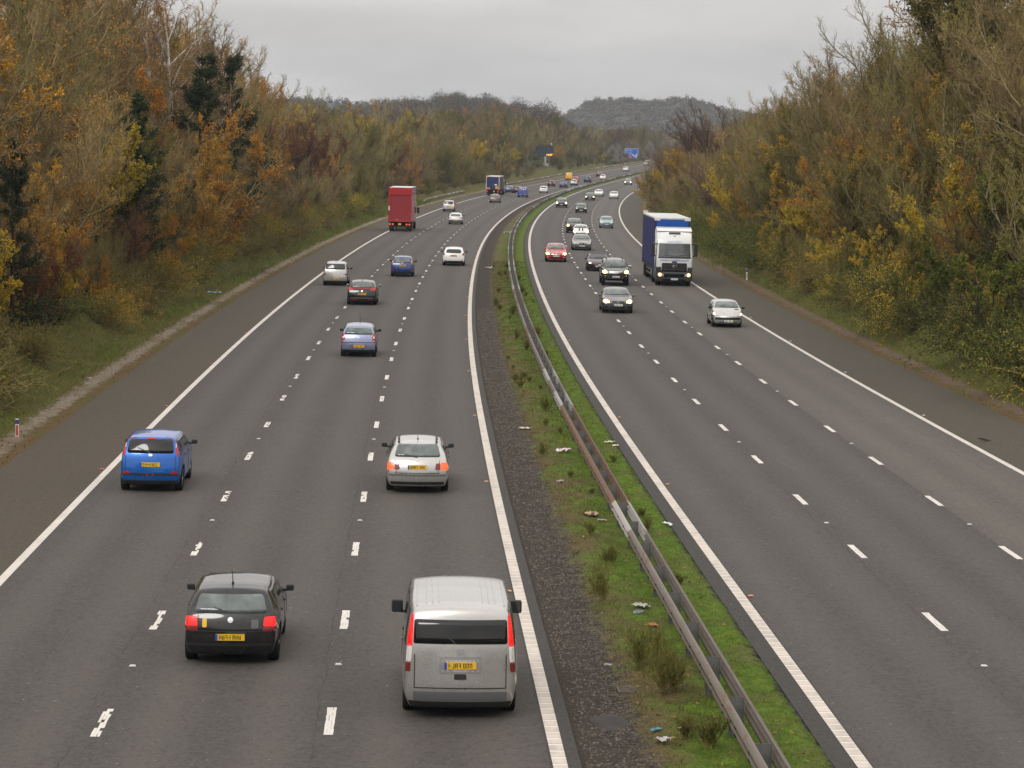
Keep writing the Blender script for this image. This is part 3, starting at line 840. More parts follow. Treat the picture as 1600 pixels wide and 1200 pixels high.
def car(name, label, cat, s, o, back, S, group=None, detail=2):
    """back=True: oncoming (root at the front axle), else root at the rear axle"""
    x0 = S['ro'] + (S['wb'] if back else 0)
    root = empty(name, label, cat, frame(s, o, back), group)
    me, bvh = body_mesh(S, 2 if detail > 1 else 1)
    T = Matrix.Translation((-x0, 0, 0))
    made = []
    def put(nm, m, parent=None):
        ob = link(nm, m, parent or root); made.append(m); return ob

    put('body', me)
    L, W, H = S['L'], S['W'], S['H']; hw = W / 2
    # glass
    gm = M[S.get('glass', 'glass')]
    hxx, cxx, czz = S['hx'], S['cx'], S['cz']
    g_seal = M['glass_dark']
    def window(nm, poly, ax, m, r=.05):
        put(nm, mesh_bm(nm, patch(bvh, rounded(poly, r), ax, .006, .10, .02), m, True))
    rw = S.get('rw', (.985, H - .155, .73, .62))   # z0, z1, half width fractions at the bottom and top
    z0 = S['belt'] + S.get('rise', .04) + .035 if 'rw' not in S else rw[0]
    if 'boot' in S and 'rw' not in S: z0 = S['boot'] + .04
    z1, b0, b1 = rw[1], rw[2], rw[3]
    window('rear_window', [(-hw * b0, z0), (hw * b0, z0), (hw * b1, z1), (-hw * b1, z1)], 'rear', M[S.get('rglass', S.get('glass', 'glass'))], S.get('rwr', .07))
    window('windscreen', [(-hw * .80, czz + .035), (hw * .80, czz + .035), (hw * .625, H - .085), (-hw * .625, H - .085)], 'front', M[S.get('wglass', S.get('glass', 'glass'))], .05)
    xr5 = S['xr'][5]
    bl = S['belt'] + .055
    xa = S.get('sw0', (S['bx'] + .25 if 'boot' in S else xr5 + .38)); xt = S.get('sw1', (S['rx'] + .12 if 'boot' in S else xr5 + .45))
    xb = S['ro'] + S['wb'] * .42 + .30
    zt = H - .13
    for ax in ('left', 'right'):
        window('side_window', [(xa, bl + .03), (xb - .04, bl + .01), (xb - .04, zt), (xt, zt - .02)], ax, gm, .04)
        window('side_window', [(xb + .04, bl + .01), (cxx - .14, bl), (hxx + .06, zt), (xb + .04, zt)], ax, gm, .04)
    if detail > 1:
        for ax in ('left', 'right'):
            for xq in (xb, cxx - .22):
                put('panel_gap', mesh_bm('panel_gap', patch(bvh, [(xq - .006, S['zrows'][1] + .06 if 'zrows' in S else .40), (xq + .006, .40 if 'zrows' not in S else S['zrows'][1] + .06), (xq + .006, bl - .03), (xq - .006, bl - .03)], ax, .004, .1, .006), M['under'], False))
            for xq in (xb + .16, xb - .80 if S['L'] > 3.9 else xb + .17):
                put('door_handle', mesh_bm('door_handle', patch(bvh, rounded([(xq - .09, bl - .13), (xq + .09, bl - .13), (xq + .09, bl - .09), (xq - .09, bl - .09)], .015, 2), ax, .018, .06, .02), M['black'], False))
    # lamps
    for nm, mk, poly in S.get('tails', ()):
        for sg in ((1, -1) if nm[0] != '!' else (-1,)):
            n2 = nm.lstrip('!')
            glow_lamp(root, bvh, n2, rounded([(sg * a * hw, b) for a, b in poly], .025, 2), 'rear', M[mk])
    for nm, mk, poly, lit in S.get('heads', ()):
        for sg in (1, -1):
            pl = [(sg * a * hw, b) for a, b in poly]
            ob = glow_lamp(root, bvh, nm, rounded(pl, .03, 2), 'front', M[mk])
            if lit:
                cx_ = sum(p[0] for p in pl) / len(pl) * S.get('bulb', 1.03); cz_ = sum(p[1] for p in pl) / len(pl)
                rr = lit * 1.15
                link('bulb', mesh_bm('bulb', patch(bvh, [(cx_ + rr * 1.15 * math.cos(q * math.pi / 6), cz_ + rr * math.sin(q * math.pi / 6)) for q in range(12)], 'front', .022, .05, .015), M['headlit']), ob)
    for nm, mk, ax, poly in S.get('trim', ()):
        if isinstance(mk, str): mk = M[mk]
        put(nm, mesh_bm(nm, patch(bvh, rounded(poly, .02, 2), ax, .008, .08, .02), mk, False))
    if 'plate' in S and detail > 0:
        plate(root, bvh, S.get('plate_y', 0), S['plate'], 'rear', 'yellowplate')
    if 'fplate' in S and detail > 0:
        plate(root, bvh, S.get('plate_y', 0), S['fplate'], 'front', 'whiteplate')
    # mirrors
    xm = cxx - .30
    h = bvh.ray_cast(Vector((xm, 5, S['belt'] + .04)), Vector((0, -1, 0)), 10)
    ym = (h[0].y if h[0] else hw * .95) + .035
    mm = S.get('mirror', M['black'])
    for sg in (1, -1): mirror(root, xm, sg * ym, S['belt'] + .02, sg, mm, S.get('mw', .16), S.get('mh', .125))
    # roof furniture
    if 'rails' in S:
        for sg in (1, -1):
            bm = bmesh.new()
            for xq in np.linspace(S['xr'][6] + .25, hxx - .15, 4):
                q = bvh.ray_cast(Vector((xq, sg * hw * .60, 5)), Vector((0, 0, -1)), 9)
                if q[0]: bx(bm, xq - .04, xq + .04, q[0].y - .02, q[0].y + .02, q[0].z - .02, q[0].z + .04)
            q0 = bvh.ray_cast(Vector(((S['xr'][6] + hxx) / 2, sg * hw * .60, 5)), Vector((0, 0, -1)), 9)
            bx(bm, S['xr'][6] + .18, hxx - .08, sg * hw * .60 - .022, sg * hw * .60 + .022, q0[0].z + .02, q0[0].z + .055, 0, .012)
            put('roof_rail', mesh_bm('roof_rail', bm, M[S['rails']]))
    if 'aerial' in S:
        xq = S['aerial']; q = bvh.ray_cast(Vector((xq, 0, 5)), Vector((0, 0, -1)), 9)
        bm = bmesh.new(); cyl(bm, (xq, 0, q[0].z - .01), (-.55, 0, 1), .011, .005, S.get('aerlen', .35), 8)
        cyl(bm, (xq, 0, q[0].z - .01), (0, 0, 1), .03, .018, .04, 10)
        put('aerial', mesh_bm('aerial', bm, M['black']))
    if 'wiper' in S:
        y0, zz, y1, z1_ = S['wiper']
        dv = Vector((y1 - y0, z1_ - zz)); nv = Vector((-dv.y, dv.x)).normalized() * .012
        put('wiper', mesh_bm('wiper', patch(bvh, [(y0 - nv.x, zz - nv.y), (y1 - nv.x * .5, z1_ - nv.y * .5), (y1 + nv.x * .5, z1_ + nv.y * .5), (y0 + nv.x, zz + nv.y)], 'rear', .02, .06, .015), M['black']))
    # wheels
    for xw in (S['ro'], S['ro'] + S['wb']):
        for sg in (1, -1):
            add_wheel(root, xw, sg * (hw - .125 - (.02 if xw > 2 else .0)), S['rt'], .20 if S['rt'] < .34 else .24, detail > 1)
    if 'extra' in S: S['extra'](root, bvh, put)
    for ob in [q for q in bpy.data.objects if q.parent is root]: ob.location.x -= x0
    return root
SILVER = (.52, .51, .49); WHITE = (.74, .73, .71); BLACKP = (.010, .010, .011)
def P(col, metal=0.0, rough=.32): return paintmat(col, metal, rough)
def rect(y0, y1, z0, z1): return [(y0, z0), (y1, z0), (y1, z1), (y0, z1)]
def line(nm, ax, pts, w, mk='black'):
    out = []
    for (a, b), (c, d) in zip(pts[:-1], pts[1:]):
        v = Vector((c - a, d - b)); n = Vector((-v.y, v.x)).normalized() * w / 2
        out.append((nm, mk, ax, [(a - n.x, b - n.y), (c - n.x, d - n.y), (c + n.x, d + n.y), (a + n.x, b + n.y)]))
    return out
RED = 'tail_light'
# ---- going away, nearest first
van_trim = ([('tailgate_recess', P((.30, .30, .29), .5), 'rear', rect(-.34, .34, .80, 1.075)), ('plate_surround', P((.50, .49, .47), .5), 'rear', rect(-.30, .30, .83, 1.02)),
             ('bumper_step', 'grey', 'rear', rect(-.76, .76, .335, .50)), ('tailgate_handle', 'black', 'rear', rect(-.10, .10, .70, .79)), ('badge', 'chrome', 'rear', rect(-.06, .06, 1.10, 1.20))]
            + line('panel_gap', 'rear', [(-.745, .55), (-.745, 1.10)], .016) + line('panel_gap', 'rear', [(.745, .55), (.745, 1.10)], .016) + line('panel_gap', 'rear', [(-.745, .56), (.745, .56)], .016))
for yy_ in (-.56, -.46, -.36, .36, .46, .56):
    van_trim += [('roof_rib', P((.34, .33, .32), .3), 'top', rect(.55, 2.9, yy_ - .008, yy_ + .008))]
van_trim += [('roof_rail', P((.34, .33, .32), .3), 'top', rect(.5, 3.0, sg * .715 - .012, sg * .715 + .012)) for sg in (-1, 1)]
car('people_carrier', 'silver van-like people carrier with red and white lamps, nearest vehicle beside the central reserve', 'people carrier', 41.9, 2.10, False,
    spec('van', paint=P((.47, .46, .44), .72, .27), rglass='glass_dark', rw=(1.27, 1.655, .80, .785), rwr=.04, roofw=.87, hx=3.45, cx=4.05, H=1.92, plate=.93, darkrows=1, bowr=.08,
         tails=[(RED, 'redlit', [(.815, 1.24), (.99, 1.21), (.95, 1.74), (.80, 1.74)]), ('reverse_light', 'clear', [(.835, .98), (1.0, .96), (1.0, 1.205), (.815, 1.235)]), (RED, 'darkred', [(.85, .82), (1.0, .80), (1.0, .95), (.84, .97)])],
         trim=van_trim, wiper=(.08, 1.28, .36, 1.52), mw=.20, mh=.23, mirror=M['black']))
golf_trim = [('badge', 'chrome', 'rear', [(.05 * math.cos(q * math.pi / 6), .845 + .05 * math.sin(q * math.pi / 6)) for q in range(12)]),
             ('sticker', 'yellowplate', 'rear', rect(.42, .50, .71, .86)), ('sticker', 'grey', 'rear', rect(-.50, -.37, .70, .85)),
             ('bumper_strip', 'black', 'rear', rect(-.78, .78, .38, .43))] + line('panel_gap', 'rear', [(-.58, .64), (-.58, .92)], .012) + line('panel_gap', 'rear', [(.58, .64), (.58, .92)], .012) + line('panel_gap', 'rear', [(-.75, .645), (.75, .645)], .012)
car('hatchback', 'black hatchback with lit red lamps and a yellow sticker, left of the silver people carrier', 'car', 45.95, -1.93, False,
    spec('hatch', L=4.15, W=1.735, H=1.44, wb=2.51, ro=.77, rt=.315, paint=P(BLACKP, 0, .25), rglass='glass_pale', rw=(.955, 1.26, .75, .65), belt=.90, plate=.545, aerial=.70, aerlen=.30,
         tails=[(RED, 'redlit', [(.67, .735), (.92, .73), (.90, .895), (.69, .89)]), ('lamp_base', 'darkred', [(.66, .65), (.94, .645), (.925, .728), (.67, .732)])], trim=golf_trim, mw=.15, wiper=(0, .965, .30, 1.04)))
note_trim = [('badge', 'chrome', 'rear', rect(-.05, .05, .985, 1.05)), ('bumper_strip', 'black', 'rear', rect(-.74, .74, .47, .535)), ('brake_light', 'red', 'rear', rect(-.13, .13, 1.425, 1.46)), ('reflector', 'red', 'rear', rect(-.10, .10, .475, .53))] + \
            [('reflector', 'red', 'rear', rect(min(a, b), max(a, b), .51, .58)) for a, b in ((.56, .72), (-.56, -.72))] + line('panel_gap', 'rear', [(-.66, .56), (-.66, 1.0)], .012) + line('panel_gap', 'rear', [(.66, .56), (.66, 1.0)], .012)
car('hatchback', 'bright blue tall hatchback with slim red pillar lamps, by the left edge line', 'car', 68.8, -5.72, False,
    spec('mpv', L=4.08, W=1.69, H=1.55, wb=2.6, ro=.66, paint=P((.002, .11, .46), .45, .26), rglass='glass_dark', rw=(1.06, 1.42, .74, .68), plate=.77,
         tails=[(RED, 'red', [(.80, 1.00), (.955, .98), (.86, 1.46), (.75, 1.45)]), ('reverse_light', 'clear', [(.775, 1.20), (.80, 1.20), (.78, 1.36), (.755, 1.36)])], trim=note_trim, darkrows=1, wiper=(0, 1.07, .34, 1.20)))
est_trim = [('bumper_strip', 'grey', 'rear', rect(-.76, .76, .50, .55)), ('bumper_strip', 'black', 'rear', rect(-.72, .72, .27, .35)), ('badge', 'chrome', 'rear', rect(-.035, .035, .895, .96))] + \
           line('panel_gap', 'rear', [(-.60, .58), (.60, .58)], .014) + line('panel_gap', 'rear', [(.56, .58), (.60, .92)], .012) + line('panel_gap', 'rear', [(-.56, .58), (-.60, .92)], .012)
car('estate_car', 'silver estate car with roof rails and orange brake lamps, ahead of the silver people carrier', 'car', 69.5, 1.42, False,
    spec('estate', paint=P((.48, .47, .45), .72, .26), rglass='glass_pale', rw=(1.00, 1.31, .72, .615), plate=.745, rails='black', aerial=1.0, aerlen=.18, bowr=.12,
         tails=[(RED, 'orangelit', [(.72, .67), (.93, .66), (.91, .86), (.72, .865)]), (RED, 'darkred', [(.55, .675), (.71, .67), (.71, .84), (.57, .84)])], trim=est_trim, mirror=M['black'], wiper=(0, 1.0, .36, 1.05)))
clio_trim = [('tailgate_strip', 'black', 'rear', rect(-.74, .74, .645, .675)), ('badge', 'chrome', 'rear', rect(-.04, .04, .86, .92)), ('plate_recess', P((.16, .18, .27), .3), 'rear', rect(-.33, .33, .42, .58))]
car('hatchback', 'lilac-grey small hatchback with large red lamps and a tall roof aerial', 'car', 114.2, -1.5, False,
    spec('hatch', L=3.6, W=1.62, H=1.47, wb=2.35, ro=.56, rt=.285, paint=P((.27, .30, .45), .6, .27), rglass='glass_pale', rw=(1.01, 1.30, .80, .66), plate=.50, aerial=2.0, aerlen=.5, wiper=(-.06, 1.02, .27, 1.16),
         tails=[(RED, 'red', [(.73, .76), (.965, .75), (.93, 1.04), (.79, 1.07)]), ('reverse_light', 'clear', [(.80, .84), (.88, .84), (.88, .93), (.80, .93)])], trim=clio_trim, darkrows=1, mirror=M['black']))
civic_trim = [('rear_spoiler', 'red', 'rear', rect(-.62, .62, .985, 1.02)), ('badge', 'chrome', 'rear', rect(-.05, .05, .80, .88)), ('bumper_insert', 'grey', 'rear', [(-.70, .40), (.70, .40), (.62, .47), (-.62, .47)])] + [('reflector', 'red', 'rear', rect(min(a, b), max(a, b), .30, .36)) for a, b in ((.34, .54), (-.34, -.54))]
car('hatchback', 'glossy black hatchback with wide red lamps and a red-edged rear spoiler', 'car', 151.5, -2.8, False,
    spec('hatch', L=4.28, W=1.80, H=1.45, wb=2.6, ro=.78, rt=.325, paint=P((.008, .008, .009), 0, .2), rglass='glass_pale', rw=(1.03, 1.32, .72, .61), xr=[.10, .03, 0, .04, .14, .38, .62], plate=.685, aerial=.95, aerlen=.15,
         tails=[(RED, 'red', [(.52, .87), (.88, .88), (.94, 1.05), (.66, 1.03)])], trim=civic_trim, darkrows=1, mirror=P((.30, .30, .30), .3)))
mer_trim = [('tailgate_strip', 'chrome', 'rear', rect(-.70, .70, .72, .745)), ('badge', 'chrome', 'rear', rect(-.05, .05, .72, .80))]
car('hatchback', 'silver high-roofed hatchback with a low number plate, left of the glossy black hatchback', 'car', 171.6, -5.5, False,
    spec('mpv', L=4.05, W=1.69, H=1.62, wb=2.63, ro=.68, paint=P((.50, .49, .47), .65, .28), rglass='glass', rw=(1.10, 1.47, .78, .72), plate=.46, aerial=.8, aerlen=.2,
         tails=[(RED, 'darkred', [(.74, .74), (.965, .73), (.95, .83), (.74, .82)]), (RED, 'red', [(.84, 1.1), (.90, 1.1), (.84, 1.42), (.80, 1.42)])], trim=mer_trim, darkrows=1))
fie_trim = [('badge', 'chrome', 'rear', rect(-.04, .04, .98, 1.03))] + [('reflector', 'red', 'rear', rect(min(a, b), max(a, b), .40, .54)) for a, b in ((.66, .76), (-.66, -.76))]
car('hatchback', 'dark blue hatchback with red lamps up both sides of its rear window', 'car', 185.2, -1.5, False,
    spec('hatch', L=3.92, W=1.68, H=1.49, wb=2.49, ro=.66, paint=P((.014, .040, .16), .2, .28), rglass='glass_pale', rw=(1.03, 1.33, .70, .62), plate=.82, aerial=2.1, aerlen=.4,
         tails=[(RED, 'red', [(.78, .92), (.95, .90), (.86, 1.40), (.74, 1.40)]), ('reverse_light', 'clear', [(.80, 1.0), (.85, 1.0), (.81, 1.2), (.77, 1.2)])], trim=fie_trim, darkrows=1))
foc_trim = [('bumper_strip', 'black', 'rear', rect(-.72, .72, .26, .42)), ('badge', 'chrome', 'rear', rect(-.05, .05, .95, .99))] + [('reflector', 'red', 'rear', rect(min(a, b), max(a, b), .40, .45)) for a, b in ((.60, .76), (-.60, -.76))]
car('hatchback', 'white hatchback with an oval rear window, nearest the reserve in the fast lane', 'car', 204.0, 1.9, False,
    spec('hatch', L=4.36, W=1.82, H=1.48, wb=2.65, ro=.80, rt=.325, paint=P(WHITE, 0, .3), rglass='glass', rw=(1.02, 1.32, .68, .60), rwr=.16, plate=.82, darkrows=1, tails=[(RED, 'darkred', [(.70, .86), (.955, .84), (.92, 1.08), (.80, 1.02)])], trim=foc_trim))
car('hatchback', 'older white hatchback with a grey bumper, right of the red lorry', 'car', 312.0, -1.3, False,
    spec('hatch', L=4.1, W=1.70, H=1.41, wb=2.52, ro=.72, rt=.29, paint=P(WHITE, 0, .35), rglass='glass_pale', rw=(.98, 1.27, .76, .64), xr=[.06, .02, 0, .05, .12, .36, .58], plate=.50,
         tails=[(RED, 'darkred', [(.48, .76), (.93, .75), (.93, .86), (.55, .86)])], trim=[('bumper_strip', 'grey', 'rear', rect(-.78, .78, .36, .58))], lowmat=M['grey'], darkrows=2), detail=2)
car('hatchback', 'silver tall hatchback flashing an amber indicator, beyond the red lorry', 'car', 369.8, -5.3, False,
    spec('mpv', L=4.2, W=1.72, H=1.62, paint=P((.50, .49, .48), .4, .35), rglass='glass', rw=(1.08, 1.46, .76, .68), plate=.72, tails=[(RED, 'red', [(.78, .84), (.95, .84), (.93, 1.02), (.80, 1.02)]), ('!indicator', 'amberlit', [(.68, .84), (.98, .84), (.95, 1.06), (.70, 1.06)])], darkrows=1))
car('estate_car', 'dark grey estate car with a pale roof, behind the blue lorry', 'car', 432.1, -1.8, False,
    spec('estate', L=4.7, W=1.80, H=1.47, paint=P((.085, .085, .085), .3, .3), rglass='glass_pale', rw=(1.02, 1.33, .74, .63), plate=.66, trim=[('bumper_strip', P((.46, .46, .45), .3), 'rear', rect(-.70, .70, .44, .52))], tails=[(RED, 'red', [(.66, .80), (.93, .80), (.92, .95), (.70, .95)])], darkrows=1))
car('hatchback', 'mid blue hatchback with a white-edged roof, between the blue lorry and the blue van', 'car', 524.3, -5.1, False,
    spec('hatch', H=1.52, paint=P((.02, .05, .16), .2), rglass='glass_pale', plate=.82, rw=(1.0, 1.34, .74, .64), tails=[(RED, 'red', [(.78, .95), (.95, .93), (.87, 1.40), (.75, 1.40)])], darkrows=1), detail=1)
car('hatchback', 'small black car half hidden by the blue van', 'car', 522.7, -3.2, False,
    spec('hatch', paint=P((.012, .012, .013)), plate=.7, tails=[(RED, 'red', [(.74, .80), (.95, .80), (.93, 1.0), (.76, 1.0)])], darkrows=1), detail=1)
car('panel_van', 'blue panel van with red lettering across its rear doors, right of the blue lorry', 'van', 483.2, .2, False,
    spec('van', L=4.8, W=1.90, H=1.97, paint=P((.020, .055, .27), 0, .3), rw=(1.62, 1.80, .10, .10), plate=.56, plate_y=.34, belt=1.15, lowmat=M['black'], darkrows=1,
         tails=[(RED, 'darkred', [(.86, 1.0), (.97, 1.0), (.93, 1.35), (.84, 1.35)])], trim=[('red_lettering', 'red', 'rear', rect(.14, .62, 1.50, 1.66)), ('white_lettering', 'whiteplate', 'rear', rect(-.30, .06, 1.50, 1.64)), ('emblem', 'whiteplate', 'rear', rect(-.60, -.46, 1.46, 1.70)), ('door_handle', 'black', 'rear', rect(-.14, .14, 1.00, 1.10)), ('warning_sign', 'yellowplate', 'rear', rect(-.62, -.40, .52, .64))] + line('panel_gap', 'rear', [(0, .6), (0, 1.85)], .02)), detail=1)
car('hatchback', 'white hatchback in the fast lane right of the blue van', 'car', 534.0, 1.4, False,
    spec('hatch', W=1.78, paint=P(WHITE), rglass='glass', plate=.80, tails=[(RED, 'red', [(.76, .84), (.95, .84), (.92, 1.08), (.80, 1.06)])], darkrows=1), detail=1)
car('hatchback', 'black hatchback with lit red lamps, left of the dark blue saloon', 'car', 611.7, -2.1, False,
    spec('hatch', W=1.76, paint=P(BLACKP), plate=.62, tails=[(RED, 'redlit', [(.64, .80), (.96, .80), (.94, 1.02), (.66, 1.02)])], darkrows=1), detail=1)
car('saloon_car', 'dark blue saloon car in front of the white hatchback by the reserve', 'car', 599.7, 1.6, False,
    spec('saloon', paint=P((.014, .035, .13), .2), plate=.72, tails=[(RED, 'darkred', [(.68, .76), (.95, .76), (.94, .90), (.70, .90)])], darkrows=1), detail=1)
car('panel_van', 'bright yellow panel van near the matrix sign', 'van', 704.1, -5.3, False,
    spec('van', W=1.95, H=1.95, paint=P((.75, .38, .01)), rw=(1.62, 1.80, .10, .10), plate=.7, tails=[(RED, 'darkred', [(.88, 1.0), (.98, 1.0), (.94, 1.3), (.86, 1.3)])], trim=line('panel_gap', 'rear', [(0, .6), (0, 1.85)], .02), darkrows=1), detail=1)
car('hatchback', 'red hatchback between the yellow van and a silver hatchback', 'car', 672.8, -1.0, False,
    spec('hatch', W=1.74, paint=P((.42, .02, .02)), plate=.75, tails=[(RED, 'redlit', [(.74, .84), (.95, .84), (.92, 1.08), (.78, 1.06)])], darkrows=1), detail=1)
car('hatchback', 'silver hatchback in front of the red hatchback in the fast lane', 'car', 631.4, 1.9, False,
    spec('hatch', W=1.78, H=1.50, paint=P((.46, .47, .48), .3), rglass='glass', plate=.75, tails=[(RED, 'darkred', [(.76, .84), (.95, .84), (.92, 1.06), (.80, 1.06)])], darkrows=2), detail=1)
car('off_roader', 'navy blue off-roader left of a white car near the reserve', 'car', 677.0, 1.9, False,
    spec('suv', paint=P((.012, .020, .060)), plate=.85, tails=[(RED, 'darkred', [(.84, .95), (.97, .95), (.94, 1.25), (.84, 1.25)])], darkrows=1), detail=1)
car('hatchback', 'white hatchback with a lit red lamp, right of the navy off-roader', 'car', 716.0, 3.0, False,
    spec('hatch', W=1.76, paint=P(WHITE), plate=.75, tails=[(RED, 'redlit', [(.78, .86), (.96, .86), (.90, 1.16), (.80, 1.14)])], darkrows=1), detail=1)
car('hatchback', 'black hatchback with a pale roof and lit lamps, ahead of the navy off-roader', 'car', 757.4, -1.6, False,
    spec('hatch', W=1.78, paint=P((.012, .012, .014)), rglass='glass_pale', plate=.75, tails=[(RED, 'redlit', [(.72, .82), (.96, .82), (.94, 1.04), (.74, 1.04)])], darkrows=1), detail=1)
car('hatchback', 'small white hatchback far up the road under the blue sign', 'car', 842.8, -1.6, False,
    spec('hatch', W=1.76, paint=P(WHITE), rglass='glass', plate=.75, tails=[(RED, 'red', [(.78, .86), (.96, .86), (.92, 1.1), (.80, 1.1)])], darkrows=1), detail=1)
car('panel_van', 'pale silver van at the far bend where trees hide the road', 'van', 934.2, -5.1, False,
    spec('mpv', W=1.8, H=1.75, paint=P((.48, .46, .43), .2), rw=(1.1, 1.5, .76, .70), plate=.75, tails=[(RED, 'darkred', [(.84, .9), (.96, .9), (.92, 1.2), (.84, 1.2)])], darkrows=1), detail=1)
# ---- oncoming
def heads(z0, z1, y0, y1, lit, mk='lampglass', slant=.03): return [('headlight', mk, [(y0, z0), (y1, z0 + slant), (y1 - .02, z1 + slant), (y0 + .04, z1)], lit)]
def grille(z0, z1, w, mk='black', w2=None): return [('grille', mk, 'front', [(-w, z0), (w, z0), (w2 or w, z1), (-(w2 or w), z1)])]
car('hatchback', 'silver small hatchback with a black bonnet sticker, coming toward the camera', 'car', 137.0, 17.35, True,
    spec('hatch', L=3.84, W=1.66, H=1.43, wb=2.44, ro=.60, rt=.29, paint=P((.52, .51, .49), .6, .28), wglass='glass_pale', fplate=.36, nz=.70, darkrowsf=0,
         heads=[('headlight', 'lampglass', [(.52, .60), (.93, .66), (.90, .80), (.58, .68)], 0), ('sidelight', 'headhalo', [(.76, .66), (.92, .69), (.90, .79), (.78, .75)], .04)],
         trim=grille(.44, .545, .66) + [('bonnet_strip', 'chrome', 'front', rect(-.30, .30, .625, .645)), ('badge', 'chrome', 'front', rect(-.06, .06, .59, .67)), ('bonnet_sticker', 'black', 'top', rect(3.02, 3.16, .40, .62)), ('bumper_slot', 'black', 'front', rect(-.5, .5, .26, .30))], mirror=M['black']))
car('saloon_car', 'dark grey saloon with lit twin headlights, first in the middle lane toward the camera', 'car', 147.0, 12.05, True,
    spec('saloon', L=4.53, W=1.82, H=1.42, paint=P((.105, .104, .108), .35, .28), wglass='glass_pale', fplate=.50, nz=.74,
         heads=heads(.60, .74, .50, .93, .085, 'headhalo'), trim=[('grille', 'black', 'front', [(sg * .05, .60), (sg * .34, .60), (sg * .33, .70), (sg * .06, .71)]) for sg in (1, -1)] + [('lower_grille', 'black', 'front', [(-.30, .30), (.30, .30), (.44, .42), (-.44, .42)])] + [('bumper_slot', 'black', 'front', rect(min(a, b), max(a, b), .33, .42)) for a, b in ((.56, .80), (-.56, -.80))], mirror=P((.105, .104, .108), .35, .28)))
ran_trim = grille(.86, 1.03, .50, 'chrome') + [('bull_bar', 'black', 'front', rect(-.80, .80, .52, .80)), ('bull_bar_tube', 'chrome', 'front', rect(-.50, .50, .50, .55)), ('lower_grille', 'under', 'front', rect(-.55, .55, .38, .49))] + [('bull_bar_tube', 'chrome', 'front', [(sg * .44, .54), (sg * .54, .54), (sg * .58, .76), (sg * .50, .76)]) for sg in (1, -1)] + [('fog_light', 'clear', 'front', [(sg * .66, .66), (sg * .76, .66), (sg * .76, .74), (sg * .66, .74)]) for sg in (1, -1)]
car('pickup_truck', 'black pickup truck with a chrome grille, bull bar and lit headlights', 'pickup', 177.3, 13.5, True,
    spec('suv', L=5.2, W=1.90, H=1.82, wb=3.22, ro=1.1, rt=.39, belt=1.18, cz=1.25, nz=1.06, hx=3.3, cx=3.98, xr=[.10, .03, 0, .03, .05, .1, .2], paint=P((.016, .015, .015), .1, .25), wglass='glass_pale', fplate=.64, rails='black', zrows=(.36, .48, .66, .92),
         heads=heads(.86, 1.03, .58, .95, .095, 'headhalo'), trim=ran_trim, mirror=M['chrome'], mw=.24, mh=.19))
car('convertible', 'dark maroon car with a black soft top, left behind the black pickup', 'car', 197.6, 13.15, True,
    spec('saloon', L=4.4, W=1.78, H=1.36, paint=P((.030, .012, .016), .2, .28), fplate=.40, nz=.68, belt=.86, cz=.93, boot=.98, heads=[('headlight', 'lampglass', [(.56, .58), (.92, .60), (.90, .70), (.58, .69)], 0), ('indicator', 'headhalo', [(.62, .60), (.80, .61), (.80, .68), (.64, .68)], .03)], trim=grille(.36, .48, .40) + [('soft_top', 'black', 'top', rect(1.2, 2.5, -.56, .56))], mirror=P((.030, .012, .016), .2)))
astra_trim = grille(.34, .42, .52) + [('grille_bar', 'chrome', 'front', [(-.40, .64), (0, .585), (.40, .64), (.36, .685), (0, .635), (-.36, .685)]), ('fog_light', 'clear', 'front', rect(.60, .74, .38, .44)), ('fog_light', 'clear', 'front', rect(-.74, -.60, .38, .44)), ('badge', 'chrome', 'front', rect(-.06, .06, .62, .70))]
car('hatchback', 'bright red hatchback with lit headlights, alone in the fast lane beside the reserve', 'car', 212.6, 10.2, True,
    spec('hatch', L=4.42, W=1.81, H=1.50, wb=2.68, ro=.80, rt=.325, paint=P((.50, .018, .022), .05, .28), wglass='glass_pale', fplate=.50, nz=.76, heads=heads(.60, .74, .56, .95, .085, 'headhalo', .05), trim=astra_trim, mirror=P((.50, .018, .022), .05, .28)))
car('saloon_car', 'bronze-grey saloon with a square mesh grille, in front of the white striped hatchback', 'car', 238.6, 13.0, True,
    spec('saloon', L=4.96, W=1.88, H=1.46, wb=2.91, paint=P((.21, .195, .175), .4, .3), wglass='glass_pale', fplate=.44, nz=.74, heads=heads(.58, .72, .52, .92, 0, 'lampglass'), trim=grille(.54, .72, .28, 'black', .25) + [('lower_grille', 'black', 'front', rect(-.62, .62, .28, .36)), ('badge', 'chrome', 'front', rect(-.05, .05, .60, .67))], mirror=P((.21, .195, .175), .4, .3)))
car('hatchback', 'white hatchback with two black bonnet stripes, behind the bronze-grey saloon', 'car', 271.5, 13.55, True,
    spec('hatch', L=3.75, W=1.70, H=1.42, paint=P(WHITE), wglass='glass_pale', fplate=.40, heads=heads(.62, .78, .60, .93, .10, 'headhalo'), trim=grille(.42, .54, .50) + [('bonnet_stripe', 'black', 'top', rect(2.95, 3.58, .10, .24)), ('bonnet_stripe', 'black', 'top', rect(2.95, 3.58, -.24, -.10))]))
car('off_roader', 'black compact off-roader with lit headlights, behind the white striped hatchback', 'car', 287.5, 13.0, True,
    spec('suv', L=4.3, W=1.78, H=1.62, paint=P((.016, .015, .015), .1), wglass='glass_pale', fplate=.56, heads=heads(.76, .92, .60, .95, .10, 'headhalo'), trim=grille(.70, .84, .46) + [('lower_grille', 'under', 'front', rect(-.6, .6, .36, .48))]))
